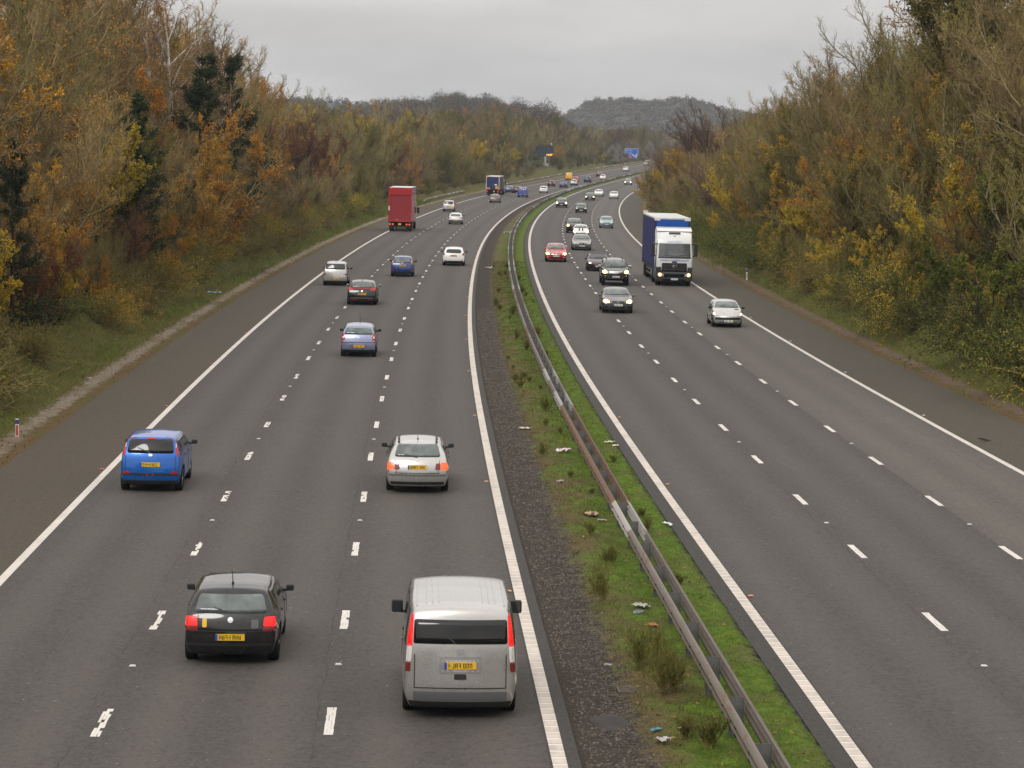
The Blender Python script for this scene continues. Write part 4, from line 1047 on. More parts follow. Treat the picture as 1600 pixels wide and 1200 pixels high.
car('hatchback', 'pale teal hatchback without lit lamps, in the outside lane behind the white lorry', 'car', 308.2, 16.95, True,
    spec('hatch', L=4.15, W=1.70, H=1.44, paint=P((.22, .35, .36), .35, .3), wglass='glass_pale', fplate=.46, heads=heads(.60, .76, .54, .93, 0, 'clear', .05), trim=grille(.34, .42, .46) + grille(.60, .66, .34)))
car('hatchback', 'dark green hatchback with pale headlamps, left of the bend in the middle lane', 'car', 375.2, 13.7, True,
    spec('hatch', W=1.72, H=1.46, paint=P((.012, .022, .020), .1), wglass='glass_pale', fplate=.44, heads=heads(.60, .78, .58, .94, 0, 'clear'), trim=grille(.58, .70, .34) + [('lower_grille', 'under', 'front', rect(-.6, .6, .28, .36))]), detail=1)
car('hatchback', 'brown-black car with bright headlights in the fast lane, beside the reserve barrier', 'car', 405.0, 10.2, True,
    spec('suv', L=4.3, W=1.80, H=1.56, rt=.33, belt=1.0, cz=1.06, nz=.84, paint=P((.030, .025, .020), .2), wglass='glass_pale', fplate=.52, heads=heads(.66, .82, .60, .95, .12, 'headhalo'), trim=grille(.62, .76, .42)), detail=1)
car('hatchback', 'black hatchback with dim headlamps, in front of a white saloon', 'car', 464.4, 13.4, True,
    spec('hatch', W=1.74, H=1.46, paint=P((.012, .012, .012)), wglass='glass_pale', fplate=.46, heads=heads(.60, .76, .60, .94, .06, 'headhalo'), trim=grille(.58, .68, .36)), detail=1)
car('saloon_car', 'white saloon behind the black hatchback, fast lane side', 'car', 505.9, 13.8, True,
    spec('saloon', W=1.80, paint=P(WHITE), wglass='glass_pale', fplate=.40, heads=heads(.60, .74, .56, .93, 0, 'lampglass'), trim=grille(.56, .62, .36) + [('lower_grille', 'grey', 'front', rect(-.6, .6, .28, .36))]), detail=1)
car('saloon_car', 'white rounded car in the outside lane by the far right bend', 'car', 485.0, 17.3, True,
    spec('hatch', W=1.74, paint=P((.68, .68, .66)), wglass='glass_pale', fplate=.44, heads=heads(.62, .74, .60, .93, 0, 'lampglass'), trim=[('bumper_slot', 'black', 'front', rect(.10, .35, .56, .62)), ('bumper_slot', 'black', 'front', rect(-.35, -.10, .56, .62)), ('lower_grille', 'grey', 'front', rect(-.6, .6, .28, .34))]), detail=1)
car('hatchback', 'grey car with dazzling headlights, farthest of the oncoming traffic', 'car', 652.0, 14.1, True,
    spec('mpv', W=1.74, H=1.58, paint=P((.10, .10, .11), .2), wglass='glass_pale', fplate=.5, heads=heads(.62, .80, .60, .95, .13, 'headhalo'), trim=grille(.56, .68, .36)), detail=1)
# ------------------------------------------------------------------ lorries
def lorry_wheels(root, xs, W, rt=.50, dual=True, rim=True):
    for x in xs:
        for sg in (1, -1):
            add_wheel(root, x, sg * (W / 2 - .20), rt, .32, rim, 8)
def bm_part(root, nm, mat, boxes, bev=.0, parent=None):
    bm = bmesh.new()
    for b in boxes: bx(bm, *b[:6], b[6] if len(b) > 6 else 0, bev)
    return link(nm, mesh_bm(nm, bm, mat), parent or root)
def bvh_of(ob):
    bm = bmesh.new(); bm.from_mesh(ob.data); b = BVHTree.FromBMesh(bm); bm.free(); return b
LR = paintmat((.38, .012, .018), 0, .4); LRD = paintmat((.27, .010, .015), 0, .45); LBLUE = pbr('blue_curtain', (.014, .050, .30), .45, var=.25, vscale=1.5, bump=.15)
LNAVY = pbr('navy_door', (.008, .022, .10), .4, var=.2, vscale=1.5); LGREY = pbr('grey_curtain', (.10, .10, .115), .5, var=.2, vscale=1.2)
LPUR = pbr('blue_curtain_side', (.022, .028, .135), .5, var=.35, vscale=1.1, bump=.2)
LWH = paintmat((.72, .72, .71), 0, .35); LROOF = pbr('lorry_roof', (.55, .55, .53), .6, var=.2, vscale=.8)
ORANGE = pbr('orange_marker_board', (.85, .25, .02), .5); CREAM = paintmat((.50, .40, .22), 0, .4)

# red box lorry
def red_lorry():
    x0 = 1.55
    root = empty('box_lorry', 'tall red box lorry with a recessed shutter and lit tail lamps, at the left edge', 'lorry', frame(283.0, -6.2))
    def p(nm, mat, boxes, bev=0, parent=None):
        return bm_part(root, nm, mat, [(b[0] - x0, b[1] - x0) + tuple(b[2:]) for b in boxes], bev, parent)
    H = 4.78; W = 1.275
    p('box_body', LR, [(.10, 9.2, -W, W, 1.08, H)], .035)
    p('roof', LROOF, [(.16, 9.1, -W + .06, W - .06, H + .002, H + .05)], .02)
    fr = p('rear_frame', LR, [(0, .12, -W, -W + .17, 1.06, H), (0, .12, W - .17, W, 1.06, H), (0, .12, -W + .17, W - .17, H - .78, H), (0, .12, -W + .17, W - .17, 1.06, 1.22)], .012)
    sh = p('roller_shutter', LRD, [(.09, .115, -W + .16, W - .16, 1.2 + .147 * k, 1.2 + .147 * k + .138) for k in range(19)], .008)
    p('shutter_handle', ORANGE, [(.075, .10, .20, .40, 1.26, 1.33)], 0)
    p('white_marker', M['whiteplate'], [(-.012, -.002, W - .15, W - .02, 2.30, 2.78)])
    p('bed_corner', M['black'], [(-.06, .3, -W, -W + .22, .98, 1.09), (-.06, .3, W - .22, W, .98, 1.09)], .01)
    p('chassis', M['under'], [(.25, 11.2, -.45, .45, .62, 1.04), (.35, .9, -1.1, 1.1, .55, 1.04)], .01)
    p('underrun_bar', M['black'], [(.02, .16, -1.15, 1.15, .44, .60)], .015)
    for sg in (1, -1):
        lb = p('lamp_board', M['black'], [(-.02, .05, min(sg * .60, sg * 1.22), max(sg * .60, sg * 1.22), .66, .90)], .01)
        for a in (.76, 1.08):
            bm = bmesh.new(); cyl(bm, (-.02 - x0, sg * a, .78), (-1, 0, 0), .085, .075, .03, 16)
            link('tail_light', mesh_bm('tail_light', bm, M['orangelit']), lb)
        bm = bmesh.new(); cyl(bm, (-x0, sg * (W - .32), H - .12), (-1, 0, 0), .05, .045, .03, 12)
        link('marker_light', mesh_bm('marker_light', bm, M['redlit']), fr)
        p('side_guard', M['black'], [(2.9, 6.6, min(sg * 1.14, sg * 1.20), max(sg * 1.14, sg * 1.20), .48, .62), (2.9, 6.6, min(sg * 1.14, sg * 1.20), max(sg * 1.14, sg * 1.20), .78, .92)], .01)
        p('mudflap', M['black'], [(.55, .58, min(sg * .62, sg * 1.2), max(sg * .62, sg * 1.2), .18, .78)])
    p('number_plate', M['yellowplate'], [(.0, .02, -.16, .16, .70, .90)])
    p('cab', CREAM, [(9.55, 11.5, -1.22, 1.22, .75, 3.1)], .12)
    p('cab_window', M['glass'], [(10.3, 11.1, -1.232, -1.222, 1.75, 2.6), (10.3, 11.1, 1.222, 1.232, 1.75, 2.6)], 0)
    p('windscreen', M['glass'], [(11.5, 11.512, -1.05, 1.05, 1.7, 2.75)])
    for sg in (1, -1):
        p('door_mirror', M['black'], [(11.25, 11.42, min(sg * 1.30, sg * 1.55), max(sg * 1.30, sg * 1.55), 1.75, 2.45), (11.3, 11.36, min(sg * 1.20, sg * 1.32), max(sg * 1.20, sg * 1.32), 2.3, 2.36)], .03)
    lorry_wheels(root, (0, 1.32, 8.9), 2.5)
    for k, (xa, xb, zz) in enumerate(((4.7, 6.9, 3.35), (5.0, 6.5, 2.25))):
        for q in range(5):
            za = zz - .28 * q
    p('side_lettering', pbr('faded_lettering', (.42, .20, .20), .6), [(4.2 + .55 * k, 4.2 + .55 * k + .30, -W - .006, -W - .001, 2.55, 2.85) for k in range(7)])
red_lorry()

def curtain_lorry():
    x0 = 2.3
    root = empty('curtain_lorry', 'curtain-sided lorry with navy rear doors, white corner posts and orange marker boards', 'lorry', frame(495.0, -6.15))
    def p(nm, mat, boxes, bev=0, parent=None):
        return bm_part(root, nm, mat, [(b[0] - x0, b[1] - x0) + tuple(b[2:]) for b in boxes], bev, parent)
    W = 1.275; H = 3.72
    p('load_body', LGREY, [(.06, 12.6, -W + .01, W - .01, 1.15, H - .14)], .01)
    p('curtain_strap', M['black'], [(.9 + .62 * k, .93 + .62 * k, -W - .004, -W + .02, 1.1, H - .2) for k in range(19)] + [(.9 + .62 * k, .93 + .62 * k, W - .02, W + .004, 1.1, H - .2) for k in range(19)])
    p('roof', LROOF, [(.0, 12.66, -W, W, H - .13, H)], .02)
    dr = p('rear_door', LNAVY, [(.02, .055, -W + .12, -.008, 1.2, H - .22), (.02, .055, .008, W - .12, 1.2, H - .22)], .01)
    p('corner_post', LWH, [(0, .10, -W, -W + .10, 1.1, H - .14), (0, .10, W - .10, W, 1.1, H - .14)], .01)
    p('door_trim', pbr('maroon_trim', (.10, .015, .05), .5), [(.005, .018, -W + .12, -W + .20, 1.2, H - .25), (.005, .018, W - .20, W - .12, 1.2, H - .25)])
    for sg in (1, -1):
        p('corner_light', M['orangelit'], [(-.03, .02, min(sg * (W - .18), sg * W), max(sg * (W - .18), sg * W), H - .16, H - .02)])
        p('marker_board', ORANGE, [(-.01, .0, min(sg * .50, sg * 1.12), max(sg * .50, sg * 1.12), 1.28, 1.52)])
        p('tail_light', M['redlit'], [(-.02, .04, min(sg * .94, sg * 1.14), max(sg * .94, sg * 1.14), .66, .94)])
        p('side_guard', M['black'], [(4.6, 8.6, min(sg * 1.16, sg * 1.22), max(sg * 1.16, sg * 1.22), .45, .95)], .01)
        p('door_mirror', M['black'], [(14.6, 14.75, min(sg * 1.34, sg * 1.58), max(sg * 1.34, sg * 1.58), 1.85, 2.55)], .03)
    p('warning_sign', M['yellowplate'], [(-.012, -.002, -.98, -.55, 1.55, 1.86)])
    p('info_sign', M['whiteplate'], [(-.012, -.002, -.86, -.32, 2.00, 2.22)])
    p('number_plate', M['yellowplate'], [(-.02, 0, -.42, -.12, .70, .92)])
    p('chassis', M['under'], [(.2, 14.4, -.5, .5, .6, 1.12), (.0, .15, -1.15, 1.15, .45, .62), (.05, .3, -1.2, 1.2, .62, 1.12)], .01)
    p('cab', paintmat((.10, .10, .12), 0, .4), [(12.9, 15.0, -1.22, 1.22, .75, 3.15)], .12)
    p('windscreen', M['glass'], [(15.0, 15.012, -1.05, 1.05, 1.8, 2.8)])
    lorry_wheels(root, (1.05, 2.3, 3.55, 9.9, 13.9), 2.5, rim=False)
curtain_lorry()

def logistics_lorry():
    """oncoming tractor and curtain trailer; x forward, 0 at the bumper's face, root under the front axle"""
    root = empty('articulated_lorry', 'white-cabbed articulated lorry with a blue curtain trailer, oncoming with lit headlights', 'lorry', frame(179.3, 17.62, True))
    xf = 1.42
    def p(nm, mat, boxes, bev=0, parent=None):
        return bm_part(root, nm, mat, [(b[0] + xf, b[1] + xf) + tuple(b[2:]) for b in boxes], bev, parent)
    DK = pbr('dark_bumper', (.022, .022, .024), .4, coat=.3)
    W = 1.25
    # cab shell: side outline swept across the width, narrowed to the top
    outl = [(-2.25, .95), (-.10, .95), (0, 1.15), (0, 1.72), (-.03, 1.98), (-.13, 2.35), (-.30, 2.98), (-.36, 3.18), (-.62, 3.62), (-.98, 3.80), (-2.25, 3.86)]
    bm = bmesh.new()
    rings = []
    for y in (-1, -.93, -.5, 0, .5, .93, 1):
        ring = []
        for x, z in outl:
            k = 1 - .045 * max(0, (z - 2.0) / 1.8)
            bow = -.10 * abs(y) ** 2.5 if x > -1 else 0
            ring.append(bm.verts.new((x + bow + xf, y * W * k, z)))
        rings.append(ring)
    for a, b in zip(rings[:-1], rings[1:]):
        for i in range(len(outl)):
            bm.faces.new((a[i], a[(i + 1) % len(outl)], b[(i + 1) % len(outl)], b[i]))
    bm.faces.new(rings[0]); bm.faces.new(rings[-1][::-1])
    bmesh.ops.recalc_face_normals(bm, faces=bm.faces)
    bmesh.ops.bevel(bm, geom=[e for e in bm.edges if e.calc_face_angle(0) > .5], offset=.05, segments=3, affect='EDGES')
    cab_ = link('cab', mesh_bm('cab', bm, LWH, True), root)
    bv = bvh_of(cab_)
    def pt(nm, poly, mk, ax='front', off=.010, r=.05, step=.12, parent=None):
        return link(nm, mesh_bm(nm, patch(bv, rounded(poly, r), ax, off, step, .03), mk, False), parent or root)
    ws = pt('windscreen', [(-1.12, 2.06), (1.12, 2.06), (1.08, 2.96), (-1.08, 2.96)], pbr('cab_glass', (.075, .085, .085), .05, var=.5, vscale=1.2, spec=.6))
    pt('screen_seal', [(-1.16, 1.93), (1.16, 1.93), (1.14, 2.05), (-1.14, 2.05)], M['black'], off=.008)
    for sg in (1, -1):
        pt('wiper', [(sg * .05, 2.05), (sg * .72, 2.16), (sg * .72, 2.19), (sg * .05, 2.09)], M['black'], off=.03, r=.005)
        pt('side_window', [(xf - 1.25, 2.05), (xf - .42, 2.05), (xf - .60, 2.90), (xf - 1.25, 2.90)], M['glass'], 'left' if sg > 0 else 'right')
        pt('a_pillar_trim', [(xf - .40, 2.05), (xf - .22, 2.05), (xf - .50, 2.95), (xf - .58, 2.95)], M['black'], 'left' if sg > 0 else 'right', r=.02)
    for sg in (1, -1):
        pt('corner_vane', [(sg * .96, 1.36), (sg * 1.14, 1.30), (sg * 1.15, 1.88), (sg * 1.05, 1.90)], LWH, off=.05)
    gr = pt('grille', [(-.90, 1.02), (.90, 1.02), (.86, 1.62), (-.86, 1.62)], DK)
    for k in range(5):
        z = 1.05 + .115 * k
        link('slat', mesh_bm('slat', patch(bv, [(-.86, z), (.86, z), (.86, z + .055), (-.86, z + .055)], 'front', .04, .2, .05), M['black'], False), gr)
    # dark lower front
    p('bumper', DK, [(-1.0, .05, -1.25, 1.25, .34, 1.0)], .09)
    p('bumper_step', M['under'], [(.0, .075, -.72, .72, .64, .84)], .03)
    p('lower_intake', M['under'], [(.05, .062, -.80, .80, .40, .50)])
    for sg in (1, -1): p('lamp_brow', DK, [(-.35, .03, min(sg * .92, sg * 1.26), max(sg * .92, sg * 1.26), 1.0, 1.34)], .06)
    bb = bvh_of(p('steps', M['black'], [(-1.45, -.95, -1.22, -1.0, .4, 1.0), (-1.45, -.95, 1.0, 1.22, .4, 1.0)], .02))
    for sg in (1, -1):
        bm = bmesh.new(); bx(bm, .045 + xf, .085 + xf, min(sg * .72, sg * 1.16), max(sg * .72, sg * 1.16), .70, .90, 0, .03)
        for v in bm.verts: v.co.z -= .12 * (1.16 - abs(v.co.y)) * .6
        hl = link('headlight', mesh_bm('headlight', bm, M['lampglass']), root)
        bm = bmesh.new(); cyl(bm, (.07 + xf, sg * 1.00, .80), (1, 0, 0), .13, .11, .035, 18)
        link('reflector', mesh_bm('reflector', bm, M['headhalo']), hl)
        bm = bmesh.new(); cyl(bm, (.10 + xf, sg * 1.00, .80), (1, 0, 0), .075, .06, .03, 14)
        link('bulb', mesh_bm('bulb', bm, M['headlit']), hl)
        mo_ = p('door_mirror', M['black'], [(-.36, -.16, min(sg * 1.36, sg * 1.60), max(sg * 1.36, sg * 1.60), 2.08, 2.98)], .06)
        p('mirror_arm', M['black'], [(-.34, -.28, min(sg * 1.16, sg * 1.40), max(sg * 1.16, sg * 1.40), 2.90, 2.96), (-.34, -.28, min(sg * 1.16, sg * 1.40), max(sg * 1.16, sg * 1.40), 2.06, 2.12)], .01)
    # emblem: a ring with a three-pointed star
    bm = bmesh.new(); n = 28
    for i in range(n):
        a, b = 2 * math.pi * i / n, 2 * math.pi * (i + 1) / n
        q = []
        for t in (a, b):
            for rr, xx in ((.185, .0), (.185, .03), (.150, .03), (.150, .0)):
                q.append(bm.verts.new((xx, rr * math.sin(t), rr * math.cos(t))))
        for k in range(4): bm.faces.new((q[k], q[(k + 1) % 4], q[4 + (k + 1) % 4], q[4 + k]))
    for k in range(3):
        t = 2 * math.pi * k / 3
        tip = Vector((.015, .16 * math.sin(t), .16 * math.cos(t)))
        for sgn in (1, -1):
            l = Vector((.015, .04 * math.sin(t + sgn * 1.05), .04 * math.cos(t + sgn * 1.05)))
            bm.faces.new([bm.verts.new(c) for c in (tip, l, Vector((.04, 0, 0)))])
    em = link('emblem', mesh_bm('emblem', bm, M['chrome']), root); em.location = (.07 + xf, 0, 1.46)
    p('emblem_mount', M['black'], [(.02, .065, -.17, .17, 1.36, 1.74)], .03)
    for body, sz, z, mk in (('owens-logistics.com', .25, 1.835, 'lettering_blue'), ('owens  logistics', .16, 3.10, 'lettering_pale_blue')):
        mt = pbr(mk, (.02, .06, .38) if sz > .2 else (.25, .42, .70), .5)
        tx = link('lettering', text_mesh('lettering', body, sz, mt), root)
        h = bv.ray_cast(Vector((20, 0, z)), Vector((-1, 0, 0)), 40)
        tx.rotation_euler = Euler((R(90), 0, R(90)), 'XYZ'); tx.location = (h[0].x + .035, 0, z)
        if sz < .2: tx.rotation_euler = Euler((R(90 - 28), 0, R(90)), 'XYZ'); tx.location.x += .03
    # number plate
    np_ = p('number_plate', M['whiteplate'], [(.056, .07, -.26, .26, .44, .56)])
    bm_part(root, 'blue_band', M['blueband'], [(.071 + xf, .072 + xf, -.26, -.20, .44, .56)], 0, np_)
    bm_part(root, 'lettering', M['ink'], [(.071 + xf, .073 + xf, -.17 + .056 * k, -.145 + .056 * k, .47, .53) for k in range(7)], 0, np_)
    # visor lamp strip, roof lamp, roof deflector
    p('roof_vent', M['grey'], [(-.66, -.56, -.40, .40, 3.62, 3.74)], .04)
    p('camera_pod', M['black'], [(-.60, -.50, -.06, .06, 3.42, 3.48)], .02)
    bm = bmesh.new()
    vs = [(-.85, 3.80), (-1.5, 3.98), (-2.3, 4.06), (-2.3, 3.84)]
    A = [bm.verts.new((x + xf, -1.22, z)) for x, z in vs]; B = [bm.verts.new((x + xf, 1.22, z)) for x, z in vs]
    for i in range(4): bm.faces.new((A[i], A[(i + 1) % 4], B[(i + 1) % 4], B[i]))
    bm.faces.new(A); bm.faces.new(B[::-1])
    link('roof_deflector', mesh_bm('roof_deflector', bm, LWH), root)
    for sg in (1, -1):
        p('side_deflector', LWH, [(-2.75, -2.28, min(sg * 1.17, sg * 1.24), max(sg * 1.17, sg * 1.24), 1.1, 3.9)], .02)
    # tractor chassis and trailer
    p('chassis', M['under'], [(-15.6, -.4, -.46, .46, .62, 1.0), (-4.9, -2.2, -1.15, 1.15, .62, .98)], .01)
    p('fuel_tank', M['grey'], [(-3.9, -2.6, -1.22, -.75, .42, .98), (-3.9, -2.6, .75, 1.22, .42, .98)], .08)
    tw = 1.275; H = 4.68
    p('front_wall', pbr('trailer_front_blue', (.006, .075, .34), .4, var=.15), [(-3.10, -3.02, -tw + .17, tw - .17, 1.12, H - .14)], .01)
    p('front_corner', LNAVY, [(-3.14, -3.02, -tw, -tw + .17, 1.12, H - .10), (-3.14, -3.02, tw - .17, tw, 1.12, H - .10)], .02)
    # curtains hang in shallow folds
    for sg in (1, -1):
        n = 132; V = []
        for i in range(n + 1):
            x = -16.5 + 13.36 * i / n
            d = .018 * math.sin(i * .95) + .012 * math.sin(i * .41 + 1)
            for j, z in enumerate((1.06, 1.3, 2.2, 3.4, 4.2, H - .15)):
                V.append((x + xf, sg * (tw + d * (1 if 0 < j < 5 else .2) - .02), z))
        k = 6; ii = np.arange((n + 1) * k).reshape(n + 1, k)
        Q = np.stack([ii[:-1, :-1], ii[:-1, 1:], ii[1:, 1:], ii[1:, :-1]], -1).reshape(-1, 4)
        link('curtain', mesh_np('curtain', V, Q, LPUR, smooth=True), root)
        p('curtain_strap', M['black'], [(-16.2 + .75 * q, -16.17 + .75 * q, min(sg * (tw + .0), sg * (tw + .022)), max(sg * (tw + .0), sg * (tw + .022)), .98, 1.32) for q in range(18)])
        p('side_rail', M['grey'], [(-16.5, -3.1, min(sg * (tw - .1), sg * tw), max(sg * (tw - .1), sg * tw), .98, 1.07)], .01)
        p('side_guard', M['grey'], [(-11.4, -7.0, min(sg * 1.17, sg * 1.22), max(sg * 1.17, sg * 1.22), .45, .58), (-11.4, -7.0, min(sg * 1.17, sg * 1.22), max(sg * 1.17, sg * 1.22), .75, .88)], .01)
    p('trailer_floor', M['under'], [(-16.5, -3.05, -tw + .05, tw - .05, 1.0, 1.14)])
    p('rear_door', LNAVY, [(-16.58, -16.5, -tw, tw, 1.05, H - .12)])
    p('roof', LROOF, [(-16.55, -3.08, -tw, tw, H - .13, H)], .03)
    p('roof_corner', LWH, [(-3.16, -3.0, -tw - .004, -tw + .42, H - .22, H + .006), (-3.16, -3.0, tw - .42, tw + .004, H - .22, H + .006)], .02)
    lorry_wheels(root, (0, -3.7, -10.9, -12.2, -13.5), 2.5)
logistics_lorry()
# ------------------------------------------------------------------ barriers, posts, signs, studs, litter
def galv(name, rust):
    m, t, b = newmat(name); g = G(t); uv, a, s = uv_so(t)
    tco = N(t, 'ShaderNodeTexCoord').outputs['Object']
    us = g.scale(uv, .35, .55, 1)
    n = g.noise(us, 1.6, 6, .7); f = g.noise(us, 9, 4, .7)
    c = g.mix(n, (.120, .100, .082), (.26, .225, .19))
    wn = N(t, 'ShaderNodeTexWhiteNoise', noise_dimensions='1D')
    t.links.new(g.m('FLOOR', g.m('DIVIDE', s, 4.8)), wn.inputs['W'])
    k = g.rng(wn.outputs[0], .62 - rust, .66 - rust)
    if rust > 0:
        k = g.m('MULTIPLY', k, g.rng(s, 104, 104.1))
        k = g.m('MAXIMUM', k, g.m('MULTIPLY', g.rng(s, 57.6, 57.61), g.rng(s, 86.4, 86.41, 1, 0)))
    rc = g.mix(f, (.085, .046, .028), (.23, .135, .08))
    sp = g.rng(g.noise(us, 2.6, 5, .7), .30, .44)
    k2 = g.m('MAXIMUM', g.m('MULTIPLY', k, sp), g.rng(g.noise(us, .9, 6, .75), .52, .62, 0, .85))
    c = g.mix(k2, c, rc)
    pale = g.rng(wn.outputs[0], .20, .16)
    c = g.mix(g.m('MULTIPLY', pale, .7), c, (.48, .47, .45))
    t.links.new(c, b.inputs['Base Color'])
    t.links.new(g.rng(k2, 0, 1, .5, .9), b.inputs['Roughness']); t.links.new(g.rng(k2, 0, 1, .35, 0), b.inputs['Metallic'])
    return m
m_galv = galv('weathered_beam', .10); m_galv2 = galv('galvanised_beam', -.3)
m_post = pbr('galvanised_post', (.105, .105, .10), .7, .1, var=.3, vscale=6)
def beam_mesh(name, ss, o, z0, side, mat, top=None):
    """corrugated rail: a closed W-section drawn along the road"""
    prof = [(0, 0), (.02, .03), (.085, .075), (.085, .115), (.015, .155), (.085, .195), (.085, .235), (.02, .28), (0, .31), (-.012, .31), (.004, .275), (.07, .23), (.07, .20), (.0, .16), (.0, .15), (.07, .11), (.07, .08), (.004, .035), (-.012, 0)]
    ss = np.asarray(ss, float); n = len(ss); k = len(prof)
    V = np.zeros((n, k, 3)); U = np.zeros((n, k, 2))
    for j, (a, z) in enumerate(prof):
        V[:, j] = at(ss, o + side * a); V[:, j, 2] += z0(ss) + z if callable(z0) else z0 + z
        U[:, j, 0] = j; U[:, j, 1] = ss
    i = np.arange(n * k).reshape(n, k); j2 = np.roll(i, -1, 1)
    Q = np.stack([i[:-1], i[1:], j2[1:], j2[:-1]], -1).reshape(-1, 4)
    if side > 0: Q = Q[:, ::-1]
    return mesh_np(name, V.reshape(-1, 3), Q, mat, uv=U.reshape(-1, 2))
def post_mesh(h, dpt=.11, wd=.06):
    bm = bmesh.new()
    bx(bm, -.004, .004, -dpt / 2, dpt / 2, -.1, h); bx(bm, -wd / 2, wd / 2, dpt / 2 - .008, dpt / 2, -.1, h); bx(bm, -wd / 2, wd / 2, -dpt / 2, -dpt / 2 + .008, -.1, h)
    return mesh_bm('post', bm, m_post)
bs = np.concatenate([np.arange(-30, 300, 1.6), np.arange(300, 1150, 4.0)])
cb = empty('crash_barrier', 'long double-sided steel crash barrier, partly rusted, standing in the grassy central reserve', 'barrier')
link('rail', beam_mesh('rail', bs, 6.30, .40, -1, m_galv), cb)
link('rail', beam_mesh('rail', bs, 6.60, .40, 1, m_galv), cb)
pm = post_mesh(.70, .24, .07)
ps = 23.6 + 3.2 * np.arange(0, 100)
for q in ps:
    o = link('post', pm, cb); o.matrix_local = frame(float(q), 6.45)
rest = []; bm = bmesh.new()
for q in np.arange(ps[-1] + 3.2, 1000, 3.2):
    mt = frame(float(q), 6.45)
    k = bmesh.ops.create_cube(bm, size=1.0, matrix=mt @ Matrix.Translation((0, 0, .33)) @ Matrix.Diagonal((.07, .24, .74, 1)))
o = link('far_posts', mesh_bm('far_posts', bm, m_post), cb); o['kind'] = 'stuff'
bm = bmesh.new()
for q in np.arange(25, 125, 1.6):
    for sg, oo_ in ((-1, 6.30), (1, 6.60)):
        for zz in (.495, .615):
            for dd in (-.05, .05):
                mt = frame(float(q), oo_ + sg * .085)
                bmesh.ops.create_cube(bm, size=1.0, matrix=mt @ Matrix.Translation((dd, 0, zz)) @ Matrix.Diagonal((.035, .03, .03, 1)))
o = link('bolts', mesh_bm('bolts', bm, M['black']), cb); o['kind'] = 'stuff'
def side_barrier(label, s0, s1, o, ramp):
    root = empty('crash_barrier', label, 'barrier')
    def z0(s): return .36 + bank(s, np.full_like(s, o)) - .44 * np.clip((s0 + ramp - s) / ramp, 0, 1)
    ss = np.arange(s0, s1, 2.0)
    link('rail', beam_mesh('rail', ss, o, z0, 1, m_galv2), root)
    pm2 = post_mesh(.66, .12, .06)
    for q in np.linspace(s0 + ramp, s1 - 2, min(40, int((s1 - s0) / 4))):
        k = link('post', pm2, root); mt = frame(float(q), o - .08); mt.translation.z += float(bank(q, o)); k.matrix_local = mt
    return root
side_barrier('short galvanised crash barrier on the left verge beyond the red lorry', 412, 506, -12.4, 8)
side_barrier('galvanised crash barrier on the verge from the blue lorry to the matrix sign', 584, 724, -11.9, 18)
side_barrier('far galvanised crash barrier curving from the matrix sign to the distant bend', 716, 1120, -12.1, 14)

# marker posts
def marker(label, s, o, back, hh=.60):
    mt = frame(s, o, back); mt.translation.z += float(bank(s, o))
    mt = mt @ Matrix.Diagonal((1, 1, hh, 1))
    root = empty('marker_post', label, 'marker post', mt)
    bm = bmesh.new(); bx(bm, -.03, .03, -.055, .055, -.15, 1.0, 0, .012)
    link('post', mesh_bm('post', bm, pbr('marker_white', (.62, .60, .56), .6, var=.25, vscale=5)), root)
    bm = bmesh.new(); bx(bm, -.034, .034, -.058, .058, .72, .96, 0, .006)
    link('blue_panel', mesh_bm('blue_panel', bm, pbr('marker_blue', (.02, .04, .22), .6)), root)
    if not back:
        bm = bmesh.new(); bx(bm, -.036, -.03, -.035, .035, .12, .68)
        link('reflector', mesh_bm('reflector', bm, pbr('marker_red', (.40, .05, .02), .5)), root)
marker('white marker post with a red reflector, nearest on the left verge', 80.6, -11.2, False)
marker('white marker post with a red reflector, on the left verge beside the silver high-roofed hatchback', 182.9, -11.1, False)
marker('small marker post on the left verge just behind the red lorry', 268.0, -10.95, False)
marker('white marker post with a blue top, on the right verge beside the white-cabbed lorry', 188.0, 23.7, True, .85)
marker('white marker post by the concrete path on the right verge', 398.0, 24.0, True, .9)
marker('white marker post at the far right bend, beside the bright green grass', 470.0, 23.4, True, .9)

